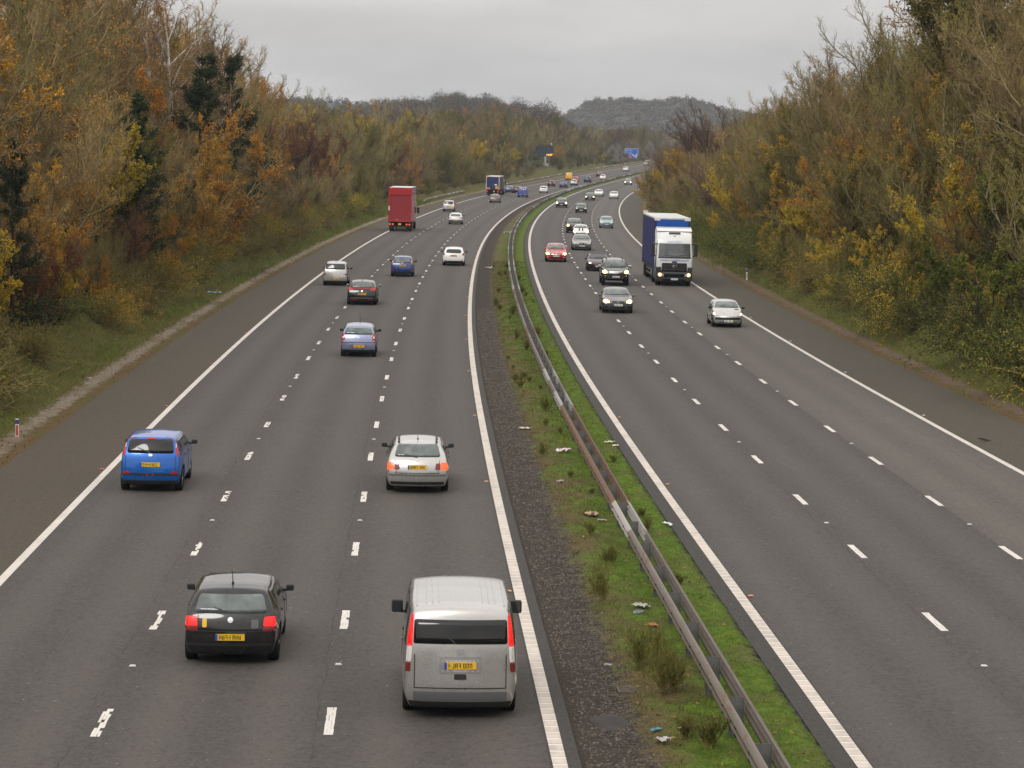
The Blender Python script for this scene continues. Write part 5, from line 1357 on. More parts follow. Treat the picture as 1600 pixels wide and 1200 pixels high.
# matrix sign
def matrix_sign():
    s, o = 763.4, -18.2
    mt = frame(s, o); mt.translation.z = float(ground_z(s, o)) ; base = mt.translation.z
    # stand it upright and face the traffic
    mt = Matrix.Translation(mt.translation) @ Matrix.Rotation(math.atan2(-mt.col[0].x, mt.col[0].y) + R(90), 4, 'Z')
    root = empty('matrix_sign', 'dark electronic matrix sign with orange digits on a grey post by the barrier', 'road sign', mt)
    road = float(at(s, -12.0)[2]); lo = road - base
    bm = bmesh.new(); bx(bm, -.9, .9, -.9, .9, -3, .55 + lo * 0, 0, .05)
    link('plinth', mesh_bm('plinth', bm, m_conc), root)
    zb_ = 7.55; zt_ = 10.9
    P_ = at(s, o)
    # heights from the photograph: panel between rows 244.6 and 227.0
    yc = mt.translation.y; 
    zc = lambda v: CAM_H - yc * math.tan(math.atan((v - 600) / CAM_F) + PITCH)
    z1 = zc(227.2) - base; z0 = zc(244.8) - base
    wpx = 24.6 * yc / CAM_F
    bm = bmesh.new(); cyl(bm, (0, 0, .4), (0, 0, 1), .30, .28, z0 - .3, 20)
    link('pole', mesh_bm('pole', bm, pbr('pole_grey', (.34, .37, .36), .45, .2)), root)
    bm = bmesh.new(); bx(bm, .0, .55, -wpx / 2, wpx / 2, z0, z1, 0, .06)
    case = link('case', mesh_bm('case', bm, pbr('sign_case', (.012, .014, .017), .5)), root)
    bm = bmesh.new(); bx(bm, -.012, -.002, -wpx / 2 + .28, wpx / 2 - .28, z0 + .25, z1 - .3)
    link('screen', mesh_bm('screen', bm, pbr('sign_screen', (.030, .036, .044), .35)), root)
    bm = bmesh.new()
    for (u, v) in ((-.62, .55), (-.32, .46), (-.02, .46), (-.82, -.28)):
        bx(bm, -.022, -.012, -u * wpx / 2 - .07, -u * wpx / 2 + .07, (z0 + z1) / 2 + v * (z1 - z0) / 2 - .07, (z0 + z1) / 2 + v * (z1 - z0) / 2 + .07)
    link('dead_pixels', mesh_bm('dead_pixels', bm, M['under']), root)
    tm = text_mesh('digits', '14:07', .86, pbr('amber_leds', (1, .5, .05), .4, emit=(1, .42, .03), estr=2.2), .02)
    d = link('digits', tm, root); d.rotation_euler = Euler((R(90), 0, R(-90)), 'XYZ'); d.location = (-.05, -wpx / 2 + 1.12, z0 + .52)
    bm = bmesh.new(); bx(bm, .1, .4, -wpx / 2 + .35, -wpx / 2 + .65, z1, z1 + .35, 0, .05); cyl(bm, (.15, -wpx / 2 + .5, z1 + .55), (-1, .15, -.1), .2, .16, .5, 14)
    link('camera', mesh_bm('camera', bm, pbr('camera_white', (.62, .61, .58), .5)), root)
matrix_sign()
def blue_sign():
    s, o = 1000.0, -13.2
    p = Vector(at(s, o)); base = float(ground_z(s, o))
    yc = p.y
    zc = lambda v: CAM_H - yc * math.tan(math.atan((v - 600) / CAM_F) + PITCH)
    xc = (985.4 - 800) / CAM_F * yc
    z1 = zc(232.0); z0 = zc(249.2); w = 20.8 * yc / CAM_F; h = z1 - z0
    mt = Matrix.Translation((xc, yc, base)) @ Matrix.Rotation(R(90), 4, 'Z')
    root = empty('direction_sign', 'blue motorway direction sign with white lettering and a white exit arrow', 'road sign', mt)
    zb, zt = z0 - base, z1 - base
    bm = bmesh.new(); bx(bm, 0, .08, -w / 2, w / 2, zb, zt, 0, .02)
    link('panel', mesh_bm('panel', bm, pbr('sign_blue', (.004, .10, .50), .45)), root)
    WHm = pbr('sign_white', (.72, .74, .74), .45)
    bm = bmesh.new(); e = .13
    for (a, b, c, d) in ((-w / 2, w / 2, zt - e, zt), (-w / 2, w / 2, zb, zb + e), (-w / 2, -w / 2 + e, zb + e, zt - e), (w / 2 - e, w / 2, zb + e, zt - e)): bx(bm, -.012, -.001, a, b, c, d)
    link('border', mesh_bm('border', bm, WHm), root)
    for yy_ in (-w * .3, w * .3):
        bm = bmesh.new(); cyl(bm, (.15, yy_, -3), (0, 0, 1), .10, .10, zt + 2.9, 12)
        link('pole', mesh_bm('pole', bm, m_post), root)
    bm = bmesh.new()
    ax = -w * .36
    bx(bm, -.022, -.012, ax - .16, ax + .16, zb + e, zb + h * .53)
    a = Vector((ax, zb + h * .20)); b = Vector((w * .02 - .25, zb + h * .50)); n = Vector((-(b - a).y, (b - a).x)).normalized() * .15
    f = [bm.verts.new((-.02, q.x, q.y)) for q in (a - n, b - n, b + n, a + n)]; bm.faces.new(f)
    link('arrow', mesh_bm('arrow', bm, WHm), root)
    def tx(body, size, y, z, mat=WHm, left=True):
        me = text_mesh('lettering', body, size, mat, .004)
        xs = [v.co.x for v in me.vertices]; wdt = max(xs) - min(xs)
        t = link('lettering', me, root); t.rotation_euler = Euler((R(90), 0, R(-90)), 'XYZ')
        t.location = (-.02, y - wdt / 2, z)
    lx = w / 2 - .40
    tx('Llantrisant', .62, lx, zt - h * .17); tx('Rhondda', .62, lx, zt - h * .39); tx('A 4119', .66, lx, zt - h * .60); tx('1m', .5, -w * .10, zb + h * .16)
    bm = bmesh.new(); bx(bm, -.020, -.012, -w * .03, w * .25, zb + h * .14, zb + h * .31)
    link('red_panel', mesh_bm('red_panel', bm, pbr('sign_red', (.62, .05, .06), .45)), root)
    me = text_mesh('lettering', 'H  A&E', .42, WHm, .003); t = link('lettering', me, root); t.rotation_euler = Euler((R(90), 0, R(-90)), 'XYZ'); t.location = (-.028, w * .11, zb + h * .225)
    bm = bmesh.new(); bx(bm, -.020, -.012, w * .28, w * .44, zb + e + .05, zb + h * .19)
    link('brown_panel', mesh_bm('brown_panel', bm, pbr('sign_brown', (.10, .075, .06), .5)), root)
blue_sign()

# road studs
def studs(label, oc, s0, s1, lens, group):
    mt_l = pbr('stud_lens', lens, .3, coat=.6)
    bm = bmesh.new(); bx(bm, -.05, .05, -.060, .060, 0, .020, 0, .008); bx(bm, -.055, .055, -.045, .045, .016, .030, 1, .006)
    me = mesh_bm('road_stud', bm, [mt_l if lens[2] < .2 else pbr('stud_body', (.45, .44, .42), .5), mt_l])
    s = s0
    while s < s1:
        o = link('road_stud', me); o.matrix_world = frame(s, oc) @ Matrix.Translation((0, 0, .016))
        tag(o, label, 'road stud', group); s += 18
studs('white reflective stud set between the dashes of the worn left lane line', -3.65, 45.1, 330, (.82, .84, .82), 'white studs in the left lane line')
studs('white reflective stud between the dashes left of the reserve', 0.0, 45.4, 330, (.82, .84, .82), 'white studs in the second lane line')
studs('amber stud beside the ribbed white strip left of the gravel', 3.36, 53.3, 330, (.62, .27, .03), 'amber studs on the left of the reserve')
studs('amber stud beside the ribbed white strip right of the grass', 8.40, 52.6, 330, (.55, .16, .04), 'amber studs on the right of the reserve')
studs('white stud between the dashes right of the reserve', 11.73, 45.5, 330, (.82, .84, .82), 'white studs in the third lane line')
studs('white stud between the dashes nearest the right hard shoulder', 15.38, 63.6, 330, (.82, .84, .82), 'white studs in the fourth lane line')
studs('red stud on the shoulder side of the left edge line', -7.58, 72.9, 330, (.60, .10, .07), 'red studs along the left edge line')
studs('pale stud on the shoulder side of the right edge line', 19.56, 91.2, 330, (.66, .68, .62), 'pale studs along the right edge line')

# litter
def scrap(name, label, s, o, w, l, h, col, seed, flat=False, zf=res_h):
    r = random.Random(seed)
    bm = bmesh.new(); bmesh.ops.create_grid(bm, x_segments=7, y_segments=6, size=.5)
    for v in bm.verts:
        v.co.x *= l; v.co.y *= w
        v.co.z = 0.012 if flat else h * (r.random() * .7 + .3 * math.sin(v.co.x / l * 7 + seed) ** 2)
        v.co.x += r.uniform(-.12, .12) * l * .5; v.co.y += r.uniform(-.12, .12) * w * .5
    bmesh.ops.solidify(bm, geom=bm.faces[:], thickness=.004)
    ob = link(name, mesh_bm(name, bm, pbr('litter', col, .7, var=.15, vscale=9)))
    mt = frame(s, o); mt.translation.z += float(zf(np.array(s), np.array(o))) + .03
    ob.matrix_world = mt @ Matrix.Rotation(seed * 1.3, 4, 'Z')
    return tag(ob, label, 'litter')
WH_ = (.38, .36, .33)
LIT = [('paper_scrap', 'largest white paper scrap lying on the moss left of the barrier', 51.1, 5.95, .20, .36, .08, WH_), ('food_wrapper', 'white and red wrapper by a barrier post', 77.8, 5.9, .28, .42, .12, (.62, .52, .52)),
 ('paper_bag', 'crumpled brown paper bag on the grass left of the barrier', 64.2, 5.84, .28, .48, .14, (.42, .30, .20)), ('paper_scrap', 'small white scrap beside the crumpled brown bag', 63.4, 6.06, .14, .22, .05, WH_),
 ('flattened_packet', 'flat pale pink piece of litter in the foreground grass', 39.98, 5.70, .17, .36, .02, (.66, .42, .34)), ('paper_scrap', 'white crumpled tissue at the bottom edge of the gravel', 38.93, 5.22, .17, .22, .08, WH_),
 ('bottle_top', 'blue scrap on the grass beside the crumpled tissue', 39.9, 5.21, .10, .22, .03, (.06, .22, .30)), ('drinks_carton', 'long white carton lying right of the barrier', 62.5, 7.62, .10, .38, .07, (.66, .70, .72)),
 ('paper_scrap', 'pale scrap right of the barrier near the ribbed strip, wider one', 80.5, 7.5, .16, .34, .06, (.62, .54, .46)), ('paper_scrap', 'pale scrap right of the barrier near the ribbed strip, shorter one', 79.8, 7.62, .18, .2, .06, (.58, .50, .42)),
 ('cardboard', 'pale card lying on the gravel edge', 84.8, 4.95, .26, .40, .05, (.46, .38, .32)), ('paper_scrap', 'white scrap on dry moss left of the rusted rails', 70.7, 5.4, .13, .2, .06, WH_),
 ('plastic_bag', 'white bag on the gravel beside the white hatchback', 197.8, 4.74, .40, .9, .22, WH_), ('plastic_bag', 'white bag near the bend of the barrier', 280.2, 5.75, .45, .9, .25, WH_),
 ('cardboard', 'rust-orange card between two barrier posts', 49.1, 6.02, .14, .3, .04, (.40, .16, .06)), ('paper_scrap', 'small white scrap near the drain cover', 47.2, 5.82, .10, .2, .05, WH_),
 ('plastic_bag', 'blue-grey plastic bag under the barrier', 50.4, 5.85, .16, .26, .06, (.16, .18, .22)), ('paper_scrap', 'tiny white scrap on the gravel above the drain cover', 45.4, 4.86, .08, .12, .04, WH_),
 ('plastic_bag', 'pale blue bag on the left verge grass', 158.0, -12.2, .4, .8, .15, (.22, .48, .58)), ('paper_scrap', 'white scrap on the left verge opposite the bright blue hatchback', 100.6, -11.6, .16, .24, .06, WH_)]
for i, q in enumerate(LIT):
    scrap(q[0], q[1], q[2], q[3], q[4], q[5], q[6], q[7], i + 3, zf=vz if q[3] < -9 else res_h, flat=('flattened' in q[0]))
# drain cover
mt = frame(43.15, 5.12); mt.translation.z += .035
dr = empty('drain_cover', 'slatted rusty drain cover between the gravel and the grass', 'drain cover', mt)
m_iron = pbr('old_iron', (.085, .068, .055), .85, var=.35, vscale=9)
bm = bmesh.new()
for (a, b, c, d) in ((-.24, .24, -.27, -.235), (-.24, .24, .235, .27), (-.24, -.20, -.235, .235), (.20, .24, -.235, .235)): bx(bm, a, b, c, d, -.03, .05, 0, .006)
link('frame', mesh_bm('frame', bm, m_iron), dr)
bm = bmesh.new()
for k in range(8): bx(bm, -.19 + .052 * k, -.165 + .052 * k, -.235, .235, -.02, .04)
link('grate', mesh_bm('grate', bm, m_iron), dr)
bm = bmesh.new(); bx(bm, -.2, .2, -.235, .235, -.03, -.015); link('sump', mesh_bm('sump', bm, M['under']), dr)
# oily mud on the gravel
tag(link('mud_patch', strip_mesh('mud_patch', np.linspace(40.25, 41.5, 14), np.linspace(4.2, 4.9, 10), pbr('mud', (.022, .018, .016), .8, var=.3, vscale=8), .0, True, lambda S, O: res_h(S, O) - .012 + .045 * np.clip(1 - ((S - 40.85) / .62) ** 2 - ((O - 4.55) / .34) ** 2 + .3 * np.sin(O * 17 + S * 5), 0, 1))), kind='structure')
# twig on the right shoulder
bm = bmesh.new()
for k in range(9):
    a = k * .7; bx(bm, -.2 + .04 * k, .02 + .04 * k, .03 * math.sin(a * 3), .03 * math.sin(a * 3) + .02, .0 + .01 * k, .02 + .01 * k)
ob = link('fallen_twig', mesh_bm('fallen_twig', bm, pbr('twig_brown', (.03, .024, .018), .8))); ob.matrix_world = frame(83.1, 20.06) @ Matrix.Translation((0, 0, .03)) @ Matrix.Rotation(1.4, 4, 'Z') @ Matrix.Scale(.85, 4)
tag(ob, 'dark fallen twig lying on the right hard shoulder', 'twig')

# the road bridge the picture is taken from, behind and below the camera
br = empty('road_bridge', 'concrete road bridge crossing the motorway under the viewpoint', 'bridge', Matrix.Translation((4, -6.5, 0)))
m_bc = pbr('bridge_concrete', (.26, .25, .235), .85, var=.25, vscale=.6)
bm = bmesh.new(); bx(bm, -45, 45, -4, 4, 5.6, 6.9, 0, .05); link('deck', mesh_bm('deck', bm, m_bc), br)
for y in (-4, 4):
    bm = bmesh.new(); bx(bm, -45, 45, y - .12, y + .12, 6.902, 8.0, 0, .03); link('parapet', mesh_bm('parapet', bm, m_bc), br)
for x in (-22, 0, 24):
    bm = bmesh.new(); bx(bm, x - .6, x + .6, -3.2, 3.2, -.6, 5.6, 0, .05); link('pier', mesh_bm('pier', bm, m_bc), br)
# ------------------------------------------------------------------ trees and shrubs
def _norm(v): return v / (np.linalg.norm(v, axis=-1, keepdims=True) + 1e-9)
def march(p0, d0, L, nseg, up, wob, r):
    """polylines from p0 along d0; bend up (or down) and wander"""
    n = len(p0); P = np.zeros((n, nseg + 1, 3)); P[:, 0] = p0; d = d0.copy()
    for i in range(nseg):
        d = _norm(d + np.array([0, 0, 1.0]) * (up / nseg) + r.normal(0, wob / math.sqrt(nseg), (n, 3)))
        P[:, i + 1] = P[:, i] + d * (L / nseg)[:, None]
    return P
def spawn(P, L, k, t0, t1, ang, asd, lr, r, taper=.55, pw=1.0):
    """k children per polyline"""
    n, m, _ = P.shape
    t = t0 + (t1 - t0) * ((np.arange(k)[None] + r.random((n, k))) / k) ** pw
    f = t * (m - 1); i = np.minimum(f.astype(int), m - 2); u = (f - i)[..., None]
    idx = np.arange(n)[:, None]
    A, B = P[idx, i], P[idx, i + 1]
    p = A + (B - A) * u; T = _norm(B - A)
    ref = np.where(np.abs(T[..., 2:3]) > .9, np.array([1.0, 0, 0]), np.array([0, 0, 1.0]))
    U = _norm(np.cross(T, ref)); V = np.cross(T, U)
    a = np.clip(r.normal(ang, asd, (n, k)), .12, 2.2)[..., None]; ph = r.uniform(0, 2 * np.pi, (n, k))[..., None]
    d = np.cos(a) * T + np.sin(a) * (np.cos(ph) * U + np.sin(ph) * V)
    l = L[:, None] * lr * (1 - taper * t) * r.uniform(.6, 1.2, (n, k))
    return p.reshape(-1, 3), d.reshape(-1, 3), l.ravel(), t.ravel()
def tubes(P, R0, R1, sides):
    n, m, _ = P.shape
    T = np.empty_like(P); T[:, 1:-1] = P[:, 2:] - P[:, :-2]; T[:, 0] = P[:, 1] - P[:, 0]; T[:, -1] = P[:, -1] - P[:, -2]
    T = _norm(T)
    ref = np.where(np.abs(T[..., 2:3]) > .9, np.array([1.0, 0, 0]), np.array([0, 0, 1.0]))
    U = _norm(np.cross(T, ref)); V = np.cross(T, U)
    rad = (R0[:, None] + (R1 - R0)[:, None] * np.linspace(0, 1, m)[None])[..., None]
    if sides == 2:
        ph = rng.uniform(0, np.pi, n)[:, None, None]
        S = (np.cos(ph) * U + np.sin(ph) * V) * rad
        W = np.stack([P - S, P + S], 2).reshape(-1, 3); k = 2
        i = np.arange(n * m * k).reshape(n, m, k)
        Q = np.stack([i[:, :-1, 0], i[:, :-1, 1], i[:, 1:, 1], i[:, 1:, 0]], -1).reshape(-1, 4)
        return W, Q
    k = sides; a = 2 * np.pi * np.arange(k) / k
    W = P[:, :, None] + rad[:, :, None] * (np.cos(a)[None, None, :, None] * U[:, :, None] + np.sin(a)[None, None, :, None] * V[:, :, None])
    i = np.arange(n * m * k).reshape(n, m, k); j = np.roll(i, -1, 2)
    Q = np.stack([i[:, :-1], j[:, :-1], j[:, 1:], i[:, 1:]], -1).reshape(-1, 4)
    return W.reshape(-1, 3), Q
def leaves(p, size, r, droop=.3, asp=.62):
    n = len(p); s = size * r.uniform(.6, 1.3, n)
    d = _norm(r.normal(0, 1, (n, 3)) + np.array([0, 0, -droop])); e = _norm(np.cross(d, r.normal(0, 1, (n, 3))))
    tip = d * s[:, None]; w = e * (s * asp / 2)[:, None]
    V = np.stack([p, p + tip * .5 + w, p + tip, p + tip * .5 - w], 1).reshape(-1, 3)
    return V, np.arange(4 * n).reshape(n, 4)
def along(P, k, r, t0=.15):
    n, m, _ = P.shape
    t = t0 + (1 - t0) * r.random((n, k)); f = t * (m - 1); i = np.minimum(f.astype(int), m - 2); u = (f - i)[..., None]
    idx = np.arange(n)[:, None]
    return (P[idx, i] * (1 - u) + P[idx, i + 1] * u).reshape(-1, 3)
class Acc:
    def __init__(s): s.V, s.Q, s.M, s.n = [], [], [], 0
    def add(s, VQ, mi):
        V, Q = VQ
        s.V.append(V); s.Q.append(Q + s.n); s.M.append(np.full(len(Q), mi)); s.n += len(V)
    def mesh(s, name, mats):
        return mesh_np(name, np.concatenate(s.V), np.concatenate(s.Q), mats, np.concatenate(s.M))
def barkmat(name, a, b_):
    m, t, b = newmat(name); g = G(t)
    tco = N(t, 'ShaderNodeTexCoord').outputs['Object']; oi = N(t, 'ShaderNodeObjectInfo')
    n = g.noise(g.scale(tco, 1, 1, .35), 5, 5, .7)
    c = g.mix(n, a, b_)
    h = N(t, 'ShaderNodeHueSaturation'); t.links.new(c, h.inputs['Color'])
    t.links.new(g.rng(oi.outputs['Random'], 0, 1, .60, 1.40), h.inputs['Value'])
    t.links.new(h.outputs[0], b.inputs['Base Color']); b.inputs['Roughness'].default_value = .9; b.inputs['Specular IOR Level'].default_value = .2
    return m
B_TAN = barkmat('twig_tan', (.130, .095, .042), (.355, .260, .115)); B_OLV = barkmat('twig_olive', (.110, .094, .030), (.295, .240, .078))
B_RED = barkmat('twig_purple_brown', (.100, .058, .042), (.22, .135, .095)); B_DRK = barkmat('bark_dark', (.030, .024, .017), (.085, .068, .048))
B_GRY = barkmat('bark_grey', (.120, .094, .050), (.29, .235, .130)); B_BIR = barkmat('bark_birch', (.36, .33, .29), (.62, .59, .54))
L_ORG = leafmat('leaf_orange', [(.14, .062, .010), (.55, .25, .016), (.66, .36, .028), (.32, .16, .022)]); L_YEL = leafmat('leaf_yellow', [(.20, .14, .010), (.56, .39, .020), (.70, .49, .038), (.32, .24, .026)])
L_OLV = leafmat('leaf_olive', [(.060, .062, .012), (.13, .12, .018), (.20, .17, .026), (.09, .07, .018)]); L_GRN = leafmat('leaf_green', [(.030, .052, .011), (.080, .115, .016), (.15, .175, .024), (.25, .21, .028)])
L_RST = leafmat('leaf_rust', [(.09, .036, .011), (.21, .090, .018), (.30, .14, .026), (.13, .06, .017)]); L_PIN = leafmat('pine_needle', [(.014, .024, .006), (.026, .043, .010), (.044, .060, .016)], transl=.05)
L_BRN = leafmat('leaf_brown', [(.06, .036, .014), (.15, .085, .025), (.22, .14, .045)])

L_IVY = leafmat('ivy_leaf', [(.012, .022, .006), (.024, .040, .010), (.040, .058, .014), (.030, .030, .010)], .5, .05, 0)
def deciduous(seed, H=10.0, stems=5, spread=.34, twig=B_TAN, bark=B_GRY, leaf=None, nleaf=0, lsize=.085, k1=9, k2=9, k3=8, k4=3, up=.5, ang=.62, fine=1.0, low=.12, lr1=.40, clump=0, trunk_h=None, lr2=.46, ivy=0):
    """stems, boughs, branches, sprays and twigs; leaves hang on the last two"""
    r = np.random.default_rng(seed)
    global rng
    a = np.linspace(0, 2 * np.pi, stems, endpoint=False) + r.uniform(0, 1, stems)
    tilt = spread * r.uniform(.35, 1.15, stems)
    d0 = np.stack([np.sin(tilt) * np.cos(a), np.sin(tilt) * np.sin(a), np.cos(tilt)], -1)
    p0 = np.stack([np.cos(a), np.sin(a), 0 * a], -1) * .18 * (stems > 1); p0[:, 2] = -.35
    L0 = H * r.uniform(.66, 1.0, stems) * .86
    P0 = march(p0, d0, L0, 8, .25, .16, r)
    p, d, l, t = spawn(P0, L0, k1, low, .97, ang, .20, lr1, r, .30)
    P1 = march(p, d, l, 5, up, .22, r); R1 = .0105 * l + .008
    p, d, l2, _ = spawn(P1, l, k2, .15, 1.0, .62, .22, lr2, r, .5)
    P2 = march(p, d, l2, 4, up * .7, .28, r)
    p, d, l3, _ = spawn(P2, l2, k3, .12, 1.0, .60, .25, .52, r, .4)
    l3 = np.maximum(l3, .22); P3 = march(p, d, l3, 3, up * .5, .30, r)
    A = Acc(); A.add(tubes(P0, np.full(stems, .014 * H * (1.25 if stems < 3 else .55)), np.full(stems, .012), 6), 0)
    trunk = A.mesh('trunk', [bark])
    C = Acc()
    C.add(tubes(P1, R1, R1 * .35, 4), 0)
    C.add(tubes(P2, np.full(len(P2), .0150 * fine), np.full(len(P2), .008 * fine), 3), 1)
    C.add(tubes(P3, np.full(len(P3), .0098 * fine), np.full(len(P3), .0052 * fine), 2), 1)
    last = P3
    if k4:
        p, d, l4, _ = spawn(P3, l3, k4, .2, 1.0, .55, .25, .62, r, .3)
        P4 = march(p, d, np.maximum(l4, .16), 2, up * .4, .25, r)
        C.add(tubes(P4, np.full(len(P4), .0056 * fine), np.full(len(P4), .0032 * fine), 2), 1); last = P4
    if nleaf:
        pts = along(last, max(1, int(math.ceil(nleaf / len(last) * 1.6))), r)
        if clump:
            q = np.sin(pts[:, 0] * clump + seed) + np.sin(pts[:, 1] * clump * 1.1 + seed * 2) + np.sin(pts[:, 2] * clump * 1.3 + seed * 3)
            pts = pts[q > r.normal(-.1, .5, len(q))]
        if len(pts) > nleaf: pts = pts[r.permutation(len(pts))[:nleaf]]
        C.add(leaves(pts, lsize, r), 2)
    if ivy:                                                     # ivy on stems and low boughs, dark leaves added to deepen crown shade
        q0 = along(P0, int(ivy * .5 / stems), r, .02); q1 = along(P1, max(1, int(ivy * .5 / len(P1))), r, .0)
        pts = np.concatenate([q0 + r.normal(0, .16, q0.shape), q1 + r.normal(0, .12, q1.shape)]); zz = pts[:, 2] / H
        pts = pts[r.random(len(pts)) < np.clip(1.05 - 2.3 * zz + .3 * np.sin(pts[:, 0] * 2 + seed), 0, 1)]
        C.add(leaves(pts, .13, r, .6, .85), 3)
    return trunk, C.mesh('crown', [bark, twig, leaf or L_BRN, L_IVY])
def pine(seed, H=11.0, layers=15, width=2.3, gap=.0):
    r = np.random.default_rng(seed)
    P0 = march(np.array([[0, 0, -.3]]), np.array([[.05, .03, 1.0]]), np.array([H]), 8, .1, .09, r)
    A = Acc(); A.add(tubes(P0, np.array([.17]), np.array([.02]), 7), 0); trunk = A.mesh('trunk', [B_DRK])
    nb = int(layers * 5.5); t = .10 + .89 * np.sort(r.random(nb)) ** .9
    keep = r.random(nb) > gap * (.5 + .5 * np.sin(t * 23 + seed)); t = t[keep]; nb = len(t)
    a = r.uniform(0, 6.28, nb); el = np.clip(r.normal(.15, .22, nb) + .5 * (t - .5), -.4, 1.2)
    f = t * 8; i0 = np.minimum(7, f.astype(int)); p = P0[0][i0] + (P0[0][i0 + 1] - P0[0][i0]) * (f - i0)[:, None]
    d = np.stack([np.cos(a) * np.cos(el), np.sin(a) * np.cos(el), np.sin(el)], -1)
    lob = 1 + .35 * np.sin(a * 2 + t * 9 + seed)
    L1 = width * (1.05 - .85 * t ** 1.5) * r.uniform(.45, 1.15, nb) * lob
    P1 = march(p, d, L1, 4, .30, .22, r)
    p, d, l2, _ = spawn(P1, L1, 8, .3, 1.0, .70, .3, .45, r, .35); P2 = march(p, d, np.maximum(l2, .25), 3, .45, .25, r)
    C = Acc(); C.add(tubes(P1, .012 * L1 + .008, np.full(nb, .006), 4), 0); C.add(tubes(P2, np.full(len(P2), .009), np.full(len(P2), .005), 2), 0)
    pts = along(P2, 26, r, .05) + r.normal(0, .05, (len(P2) * 26, 3))
    C.add(leaves(pts, .20, r, -.3, .24), 1)
    return trunk, C.mesh('crown', [B_DRK, L_PIN])
def bramble(seed, H=2.0, W=2.2, leaf=L_GRN, n=9000, lsize=.10, twig=B_DRK):
    r = np.random.default_rng(seed)
    k = 90; a = r.uniform(0, 6.28, k); el = r.uniform(.35, 1.45, k)
    d = np.stack([np.cos(a) * np.cos(el), np.sin(a) * np.cos(el), np.sin(el)], -1)
    L = H * r.uniform(.7, 1.25, k) * (1 + .35 * np.cos(el)); p0 = np.stack([r.normal(0, W * .22, k), r.normal(0, W * .22, k), np.full(k, -.15)], -1)
    P1 = march(p0, d, L, 5, -.35, .25, r)
    p, dd, l, _ = spawn(P1, L, 9, .25, 1, .8, .3, .36, r, .3); P2 = march(p, dd, l, 3, -.1, .3, r)
    A = Acc(); A.add(tubes(P1, np.full(k, .016), np.full(k, .006), 3), 0); trunk = A.mesh('stem', [twig])
    C = Acc(); C.add(tubes(P2, np.full(len(P2), .008), np.full(len(P2), .004), 2), 0)
    pts = along(P2, int(n / len(P2)) + 1, r); pts = pts[r.permutation(len(pts))[:n]] + r.normal(0, .05, (min(n, len(pts)), 3))
    C.add(leaves(pts, lsize, r), 1)
    return trunk, C.mesh('foliage', [twig, leaf])

PR = {}
def proto(key, mk): PR[key] = mk
protos = {
 'bare_a': lambda: deciduous(1, 10.5, 8, .56, B_TAN, B_GRY, L_BRN, 1300, .075, 10, 9, 7, 2, ivy=5200),
 'bare_b': lambda: deciduous(2, 10.0, 9, .62, B_OLV, B_GRY, L_OLV, 2600, .08, 9, 9, 7, 2, up=.7, ivy=6500),
 'bare_c': lambda: deciduous(3, 11.5, 6, .36, B_TAN, B_GRY, L_OLV, 1500, .075, 12, 9, 7, 2, up=.8, ang=.5, ivy=4500),
 'bare_red': lambda: deciduous(4, 9.5, 8, .52, B_RED, B_DRK, L_RST, 1300, .07, 10, 9, 8, 3, up=.7),
 'gold_a': lambda: deciduous(5, 7.5, 7, .66, B_OLV, B_DRK, L_YEL, 30000, .088, 9, 8, 8, 2, clump=1.3),
 'gold_b': lambda: deciduous(6, 8.5, 6, .54, B_TAN, B_GRY, L_ORG, 24000, .085, 10, 8, 8, 2, clump=1.1),
 'rust': lambda: deciduous(7, 9.5, 5, .48, B_RED, B_DRK, L_RST, 20000, .085, 10, 9, 8, 2, clump=.9),
 'olive': lambda: deciduous(8, 8.0, 7, .68, B_OLV, B_DRK, L_OLV, 26000, .085, 9, 8, 8, 2, clump=1.2),
 'mixed': lambda: deciduous(12, 9.0, 8, .58, B_TAN, B_GRY, L_ORG, 9000, .085, 10, 9, 8, 3, clump=.8, ivy=4500),
 'green': lambda: deciduous(9, 8.0, 4, .50, B_DRK, B_DRK, L_GRN, 24000, .11, 9, 9, 8, 2, clump=1.0),
 'birch': lambda: deciduous(10, 13.0, 1, .05, B_RED, B_BIR, L_ORG, 2600, .06, 30, 8, 7, 2, up=-.05, ang=.75, low=.22, lr1=.27),
 'pine_a': lambda: pine(21, 11.0, 16, 2.3, .3), 'pine_b': lambda: pine(22, 10.0, 16, 2.5, .30),
 'bramble_g': lambda: bramble(31), 'bramble_b': lambda: bramble(32, 1.9, 2.4, L_OLV, 6000, .09, B_TAN), 'bramble_y': lambda: bramble(33, 2.6, 2.2, L_YEL, 7000, .09, B_OLV),
}
NAMES = {'bare_a': 'bare_tree', 'bare_b': 'mossy_tree', 'bare_c': 'slender_tree', 'bare_red': 'purple_twigged_tree', 'gold_a': 'autumn_shrub', 'gold_b': 'autumn_tree', 'rust': 'autumn_tree', 'olive': 'leafy_shrub', 'mixed': 'autumn_tree', 'green': 'green_tree', 'birch': 'birch_tree', 'pine_a': 'pine_tree', 'pine_b': 'pine_tree', 'bramble_g': 'bramble_bush', 'bramble_b': 'bramble_bush', 'bramble_y': 'bramble_bush'}  # the olive-twigged kind is a bare tree set apart by twig colour
LOOK = {'bare_a': 'tan many-stemmed bare tree', 'bare_b': 'olive-twigged sparse tree', 'bare_c': 'tall narrow bare tree', 'bare_red': 'purple-brown bare tree', 'gold_a': 'yellow-leaved shrub', 'gold_b': 'orange-leaved tree', 'rust': 'rust-leaved tree', 'olive': 'olive-leaved shrub', 'mixed': 'half-bare orange tree', 'green': 'green-leaved tree', 'birch': 'slender pale-trunked birch', 'pine_a': 'dark green pine', 'pine_b': 'ragged dark pine', 'bramble_g': 'low green bramble bush', 'bramble_b': 'low brown bramble bush', 'bramble_y': 'low yellow-leaved bush'}
